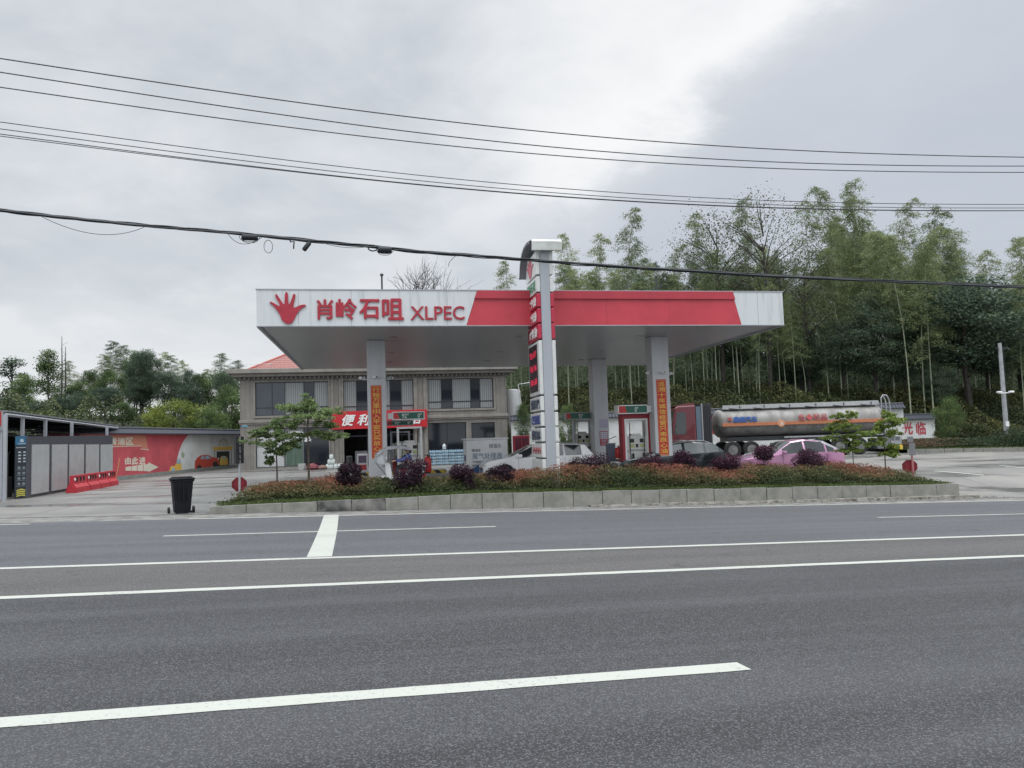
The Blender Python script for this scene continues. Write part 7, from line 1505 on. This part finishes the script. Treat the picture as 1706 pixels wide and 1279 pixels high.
def place_tree(meshes, names, H0, X, Y, ztop, lab, grp, nm, cat='tree', rz=None, wide=1.0, cache={}):
    g = G(X, Y) - .15; h = ztop - g; s_ = h / H0; r_ = random.uniform(0, 2 * PI) if rz is None else rz; sx_ = wide * (.3 + .7 * s_)
    key = id(meshes[0])
    t = bpy.data.objects.new(nm, None); COL.objects.link(t); t.location = (X, Y, g); t.rotation_euler = (0, 0, r_); t.scale = (sx_, sx_, s_); tag(t, lab, cat, grp)
    for me, n_ in zip(meshes, names): o = bpy.data.objects.new(n_, me); COL.objects.link(o); o.parent = t
    return t
GB = 'bamboo stems of the grove behind the station'
def tree_px(meshes, names, H0, px, ytop, d, lab, grp, nm, **kw):
    p = pt(px, ytop, d); return place_tree(meshes, names, H0, p.x, p.y, p.z, lab, grp, nm, **kw)
SILX = [820, 850, 880, 915, 950, 975, 990, 1012, 1035, 1065, 1100, 1130, 1150, 1190, 1230, 1265, 1300, 1320, 1345, 1390, 1430, 1480, 1515, 1548, 1575, 1610, 1650, 1690, 1760]
SILY = [520, 470, 490, 460, 410, 430, 405, 440, 375, 420, 415, 450, 400, 390, 385, 380, 420, 430, 380, 335, 350, 360, 400, 375, 395, 400, 440, 420, 400]
peaks = [(1496, 372, 57.5), (1520, 380, 57.8), (1535, 400, 57.2), (1690, 470, 57.0), (950, 396, 62), (990, 391, 66), (1036, 345, 64), (1100, 404, 62), (1165, 350, 64), (1232, 330, 66), (1345, 345, 64), (1388, 296, 62), (1412, 300, 66), (1440, 325, 64), (1478, 335, 62), (1545, 345, 63), (1585, 372, 66), (1605, 366, 60), (1655, 415, 62), (1698, 392, 60), (1730, 395, 62), (845, 440, 70)]
for k, (px, y_, d) in enumerate(peaks): tree_px(bam[(k * 3 + (0 if k % 2 else 1)) % 5], ('culm', 'foliage'), 15.6, px, y_, d, 'tall slender bamboo stem in the grove behind the station', GB, 'bamboo')
rr_ = random.Random(11); cnt = 0
for row, (d0, d1, n, drop0, drop1) in enumerate(((59.5, 62, 50, 15, 150), (62, 67, 62, 5, 90), (67, 76, 70, 0, 70), (76, 92, 62, 10, 90))):
    for k in range(n):
        px = 835 + (1790 - 835) * (k + rr_.random()) / n; d = rr_.uniform(d0, d1); y_ = float(np.interp(px, SILX, SILY)) + rr_.uniform(drop0, drop1) + 10
        if px < 900 and row == 0: continue
        which = rr_.randrange(5) if rr_.random() < (.62 if row < 2 else .35) else 5 + rr_.randrange(3)
        tree_px(bam[which], ('culm', 'foliage'), 15.6, px, y_, d, 'tall slender bamboo stem in the grove behind the station', GB, 'bamboo', wide=rr_.uniform(.85, 1.2)); cnt += 1
def broad_mesh(seed, H=9.0, W_=6.0, z0=.28, n=6500, size=.19, nclump=46, trunk=.16, shape='round'):
    rg = np.random.default_rng(seed); b = MB(); cl_ = []
    for k in range(nclump):
        v = rg.normal(size=3); v /= np.linalg.norm(v); r = rg.uniform(.45, 1) ** .6; zc_ = (z0 + (1 - z0) / 2) * H; hz_ = (1 - z0) / 2 * H
        if shape == 'cone': q = rg.uniform(0, 1) ** 1.3; a = rg.uniform(0, 2 * PI); rw_ = W_ / 2 * (1 - q) ** .8 * rg.uniform(.5, 1) + .1; cl_.append((rw_ * math.cos(a), rw_ * math.sin(a), H * (z0 + (1 - z0) * q) * .97))
        else: cl_.append((v[0] * r * W_ / 2 * .85, v[1] * r * W_ / 2 * .85, zc_ + v[2] * r * hz_ * .86))
    cl_ = np.array(cl_); b.tube([(0, 0, 0), (.1, .05, H * z0), (.05, -.05, H * .75)], [trunk, trunk * .75, trunk * .2], 7)
    for c in cl_[:26]: q = max(.15, min(.8, c[2] / H - .15)); b.tube([(.08, 0, H * q), (c[0] * .5, c[1] * .5, H * q * .4 + c[2] * .6), tuple(c)], [trunk * .3, trunk * .18, .01], 4, cap=False)
    idx = rg.integers(0, nclump, n); v = rg.normal(size=(n, 3)); v /= np.linalg.norm(v, axis=1)[:, None]; cr_ = (W_ * .15 if shape != 'cone' else W_ * .19) * rg.uniform(.7, 1.3, nclump)[idx][:, None]
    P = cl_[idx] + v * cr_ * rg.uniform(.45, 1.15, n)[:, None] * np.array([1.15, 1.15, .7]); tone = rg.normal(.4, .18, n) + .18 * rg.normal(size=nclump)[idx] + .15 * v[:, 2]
    return b, P, tone, rg, size
def broad(seed, m_, **kw):
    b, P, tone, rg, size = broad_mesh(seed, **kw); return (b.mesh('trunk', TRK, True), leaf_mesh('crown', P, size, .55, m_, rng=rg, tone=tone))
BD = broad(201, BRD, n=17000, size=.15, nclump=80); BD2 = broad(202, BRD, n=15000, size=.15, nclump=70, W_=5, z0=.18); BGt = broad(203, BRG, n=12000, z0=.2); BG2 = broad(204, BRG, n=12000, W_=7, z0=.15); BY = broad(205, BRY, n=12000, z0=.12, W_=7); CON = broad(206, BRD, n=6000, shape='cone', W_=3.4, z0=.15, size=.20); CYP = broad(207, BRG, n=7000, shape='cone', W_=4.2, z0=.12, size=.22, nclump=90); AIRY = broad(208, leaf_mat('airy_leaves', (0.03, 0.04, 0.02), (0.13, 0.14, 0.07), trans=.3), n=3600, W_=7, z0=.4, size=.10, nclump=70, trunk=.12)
TN = ('trunk', 'crown'); GD = 'dark evergreen trees among the bamboo'
for px, y_, d, me, wd_, lab in ((1600, 455, 58.5, BD, 1.5, 'big dark evergreen tree right of the tanker tail with a pointed top'), (1640, 500, 60, BD2, 1.5, 'dark evergreen tree just left of the utility pole'), (1450, 480, 60, BD2, 1.1, 'dark evergreen tree behind the middle of the tanker'), (1400, 520, 61, BD, 1.0, 'dark evergreen tree behind the left half of the tanker'),
                       (1500, 560, 59.5, BD, .9, 'lower dark evergreen tree behind the tail of the tanker'), (1330, 540, 63, BD2, 1.0, 'dark evergreen tree just right of the canopy corner'), (1690, 480, 64, BD, 1.3, 'dark evergreen tree at the right edge behind the pole'), (1220, 440, 66, BD2, 1.0, 'dark evergreen tree above the right end of the red fascia'), (1290, 430, 66, CON, .8, 'thin dark conifer above the right canopy corner'), (1560, 600, 58, BD2, .9, 'dark low tree just behind the white wall end')):
    tree_px(me, TN, 9.0, px, y_, d, lab, GD, 'evergreen_tree', wide=wd_)
for px, y_, d, lab in ((1190, 345, 62, 'airy half-bare tree above the red fascia, left one'), (1265, 320, 61, 'airy half-bare tall tree above the white fascia end'), (1335, 400, 62, 'airy half-bare tree right of the canopy corner')): tree_px(AIRY, TN, 9.0, px, y_, d, lab, 'airy half-bare trees before the bamboo', 'airy_tree', wide=.95)
for px, y_, d, me, wd_, lab in ((1577, 652, 49.3, BG2, .42, 'small round bushy tree before the white wall end'), (870, 668, 50.5, BGt, .28, 'slim dark leafy tree beside the building corner'), (945, 670, 49, BGt, .40, 'small leafy tree left of the back fuel pump')): 
    tree_px(me, TN, 9.0, px, y_, d, lab, None, 'small_tree', wide=wd_)
# left-hand hillside
GL = 'trees on the hillside at the left'
left = [(22, 594, 78, CON, 1.5, 'dark leaning pine at the far left skyline'), (40, 620, 74, BGt, .6, 'small loose tree between the dark pine and the tall cypress'), (80, 582, 72, CYP, .9, 'tall narrow cypress on the left skyline'), (175, 640, 66, BD, .9, 'dark round tree above the shed roof end'), (205, 668, 62, BGt, .8, 'green round tree just above the mural wall, left one'), (290, 655, 62, BY, .95, 'large yellow-green round tree above the mural wall'), (262, 672, 61, BY, .5, 'small yellow-green bush left of the large one'),
        (345, 665, 63, BG2, .7, 'green round tree above the mural wall, next to the building'), (385, 640, 66, BGt, .8, 'green tree half hidden by the building corner'), (320, 632, 68, BD2, .8, 'dark tree behind the yellow-green one'), (235, 620, 70, BD, .8, 'dark green tree in the middle of the left hillside'), (130, 650, 68, BD2, .7, 'dark bushy tree behind the shed roof'), (105, 660, 64, BD, .8, 'low dark tree above the shed roof'), (60, 665, 60, BD2, .9, 'low dark tree behind the front of the shed'), (15, 655, 58, BD, 1.0, 'low dark tree at the left edge'), (365, 610, 72, BG2, .8, 'leafy tree top right of the left skyline')]
for px, y_, d, me, wd_, lab in left: tree_px(me, TN, 9.0, px, y_, d, lab, GL, 'hillside_tree', wide=wd_)
lb = [(190, 567), (178, 590), (215, 585), (238, 567), (250, 570), (262, 585), (285, 592), (300, 600), (318, 602), (330, 612), (364, 588), (350, 615), (385, 612), (150, 605), (135, 618), (118, 600), (160, 620), (203, 600), (225, 600), (275, 605), (308, 615), (340, 620), (395, 600), (375, 605), (125, 630), (145, 632), (168, 600), (245, 600), (292, 612), (228, 575), (207, 575), (395, 630), (104, 612), (184, 605)]
for k, (px, y_) in enumerate(lb):
    if k % 5 < 3: tree_px(bam[(5, 2, 7, 0, 5, 4)[k % 6]], ('culm', 'foliage'), 15.6, px + rr_.uniform(-3, 3), y_, rr_.uniform(72, 80), 'bamboo stem in the clumps on the left hillside', 'bamboo stems on the left hillside', 'bamboo', wide=1.1)
    else: tree_px((BD2, BGt, BG2, BD)[k % 4], TN, 9.0, px, y_ + 8, rr_.uniform(69, 74), 'round leafy tree among the bamboo of the left hillside', 'round leafy trees among the left bamboo', 'hillside_tree', wide=.62)
for px, y_, lab in ((103, 560, 'tall bare pole-like trunk on the left hillside, left one'), (109, 577, 'tall bare pole-like trunk on the left hillside, right one')):
    p = pt(px, y_, 70); g = G(p.x, p.y); b = MB(); b.tube([(0, 0, 0), (.05, 0, (p.z - g) * .6), (0, 0, p.z - g)], [.09, .06, .02], 6)
    for k in range(8): zz_ = (p.z - g) * (.4 + .07 * k); b.tube([(0, 0, zz_), (random.uniform(-.5, .5), .1, zz_ + .3)], .012, 3)
    tag(b.build('dead_tree', TRK, loc=(p.x, p.y, g)), lab, 'trunk')
# bare winter tree behind the canopy
def branch(b, p, d, l, r, k, rg):
    q = p + d * l; b.tube([p, (p + q) / 2 + Vector(rg.normal(size=3)) * l * .04, q], [r, r * .85, r * .7], 5 if r > .02 else 3, cap=False)
    if k == 0: return
    for _ in range(3 if k > 1 else 2): nd = (d + Vector(rg.normal(size=3)) * .42 + Vector((0, 0, .12))).normalized(); branch(b, p + (q - p) * rg.uniform(.55, 1), nd, l * rg.uniform(.62, .85), r * .62, k - 1, rg)
p = pt(705, 600, 68); g = G(p.x, p.y); b = MB(); rg = np.random.default_rng(5); hT = pt(705, 424, 68).z - g; b.tube([(0, 0, 0), (0, 0, hT * .36)], [.2, .13], 7)
for k in range(5): branch(b, Vector((0, 0, hT * (.33 + .03 * k))), Vector((math.cos(k * 1.3) * .35, math.sin(k * 1.3) * .35, 1)).normalized(), hT * .22, .075, 4, rg)
tag(b.build('bare_tree', TRK, loc=(p.x, p.y, g)), 'leafless branching tree showing above the white part of the canopy', 'tree')
# undergrowth on the banks
UND = leaf_mat('undergrowth_leaves', (0.022, 0.036, 0.015), (0.20, 0.19, 0.075), (0.08, 0.095, 0.036), trans=.3)
def under(n, xr_, yf, size, m_, hh, seed, lab, name='undergrowth'):
    rg = np.random.default_rng(seed); X_ = rg.uniform(*xr_, n); Y_ = yf(X_, rg.uniform(0, 1, n)); bump = .5 + .5 * np.sin(X_ * .9 + Y_ * .5) * np.sin(X_ * .37 + 2) + .35 * np.sin(X_ * 2.3 + 1.3 * Y_)
    Z_ = np.array([G(x_, y_) for x_, y_ in zip(X_, Y_)]) + hh * (0.35 + .65 * np.clip(bump, 0, 1.3)) * (1 - rg.uniform(0, 1, n) ** 2)
    tn = np.clip(.35 + .22 * np.sin(X_ * .8 + Y_) + rg.normal(0, .2, n), 0, 1); return tag(link(name, leaf_mesh(name, np.stack([X_, Y_, Z_], 1), size, .5, m_, rng=rg, tone=tn)), lab, 'undergrowth', kind='stuff')
under(95000, (-2, 46), lambda X_, u: 54.2 + 9 * u ** 1.1, .20, UND, 1.5, 31, 'dense undergrowth of ferns and shrubs on the bank behind the wall')
under(52000, (-60, -18), lambda X_, u: np.where(X_ > -23, 64 + 12 * u, 40 + 36 * u), .24, leaf_mat('left_undergrowth', (0.022, 0.036, 0.016), (0.15, 0.17, 0.07), (0.065, 0.085, 0.036), trans=.3), 2.2, 33, 'dark shrubs covering the left hillside above the shed')
#END_PART4

def thicket(n, xr_, y0, y1, hh, seed, m_, lab):
    rg = np.random.default_rng(seed); X_ = rg.uniform(*xr_, n); Y_ = rg.uniform(y0, y1, n); hgt = hh * (.7 + .3 * np.sin(X_ * .6 + 1) * np.sin(X_ * .23) + .12 * np.sin(X_ * 1.9 + Y_))
    Z_ = np.array([G(x_, y_) for x_, y_ in zip(X_, Y_)]) + hgt * rg.uniform(0, 1, n) ** .8
    return tag(link('thicket', leaf_mesh('thicket', np.stack([X_, Y_, Z_], 1), .34, .45, m_, rng=rg)), lab, 'thicket', kind='stuff')
thicket(90000, (-14, 68), 66, 88, 3.2, 41, BAMD, 'dark thicket closing the view between the bamboo stems')
#END_PART5
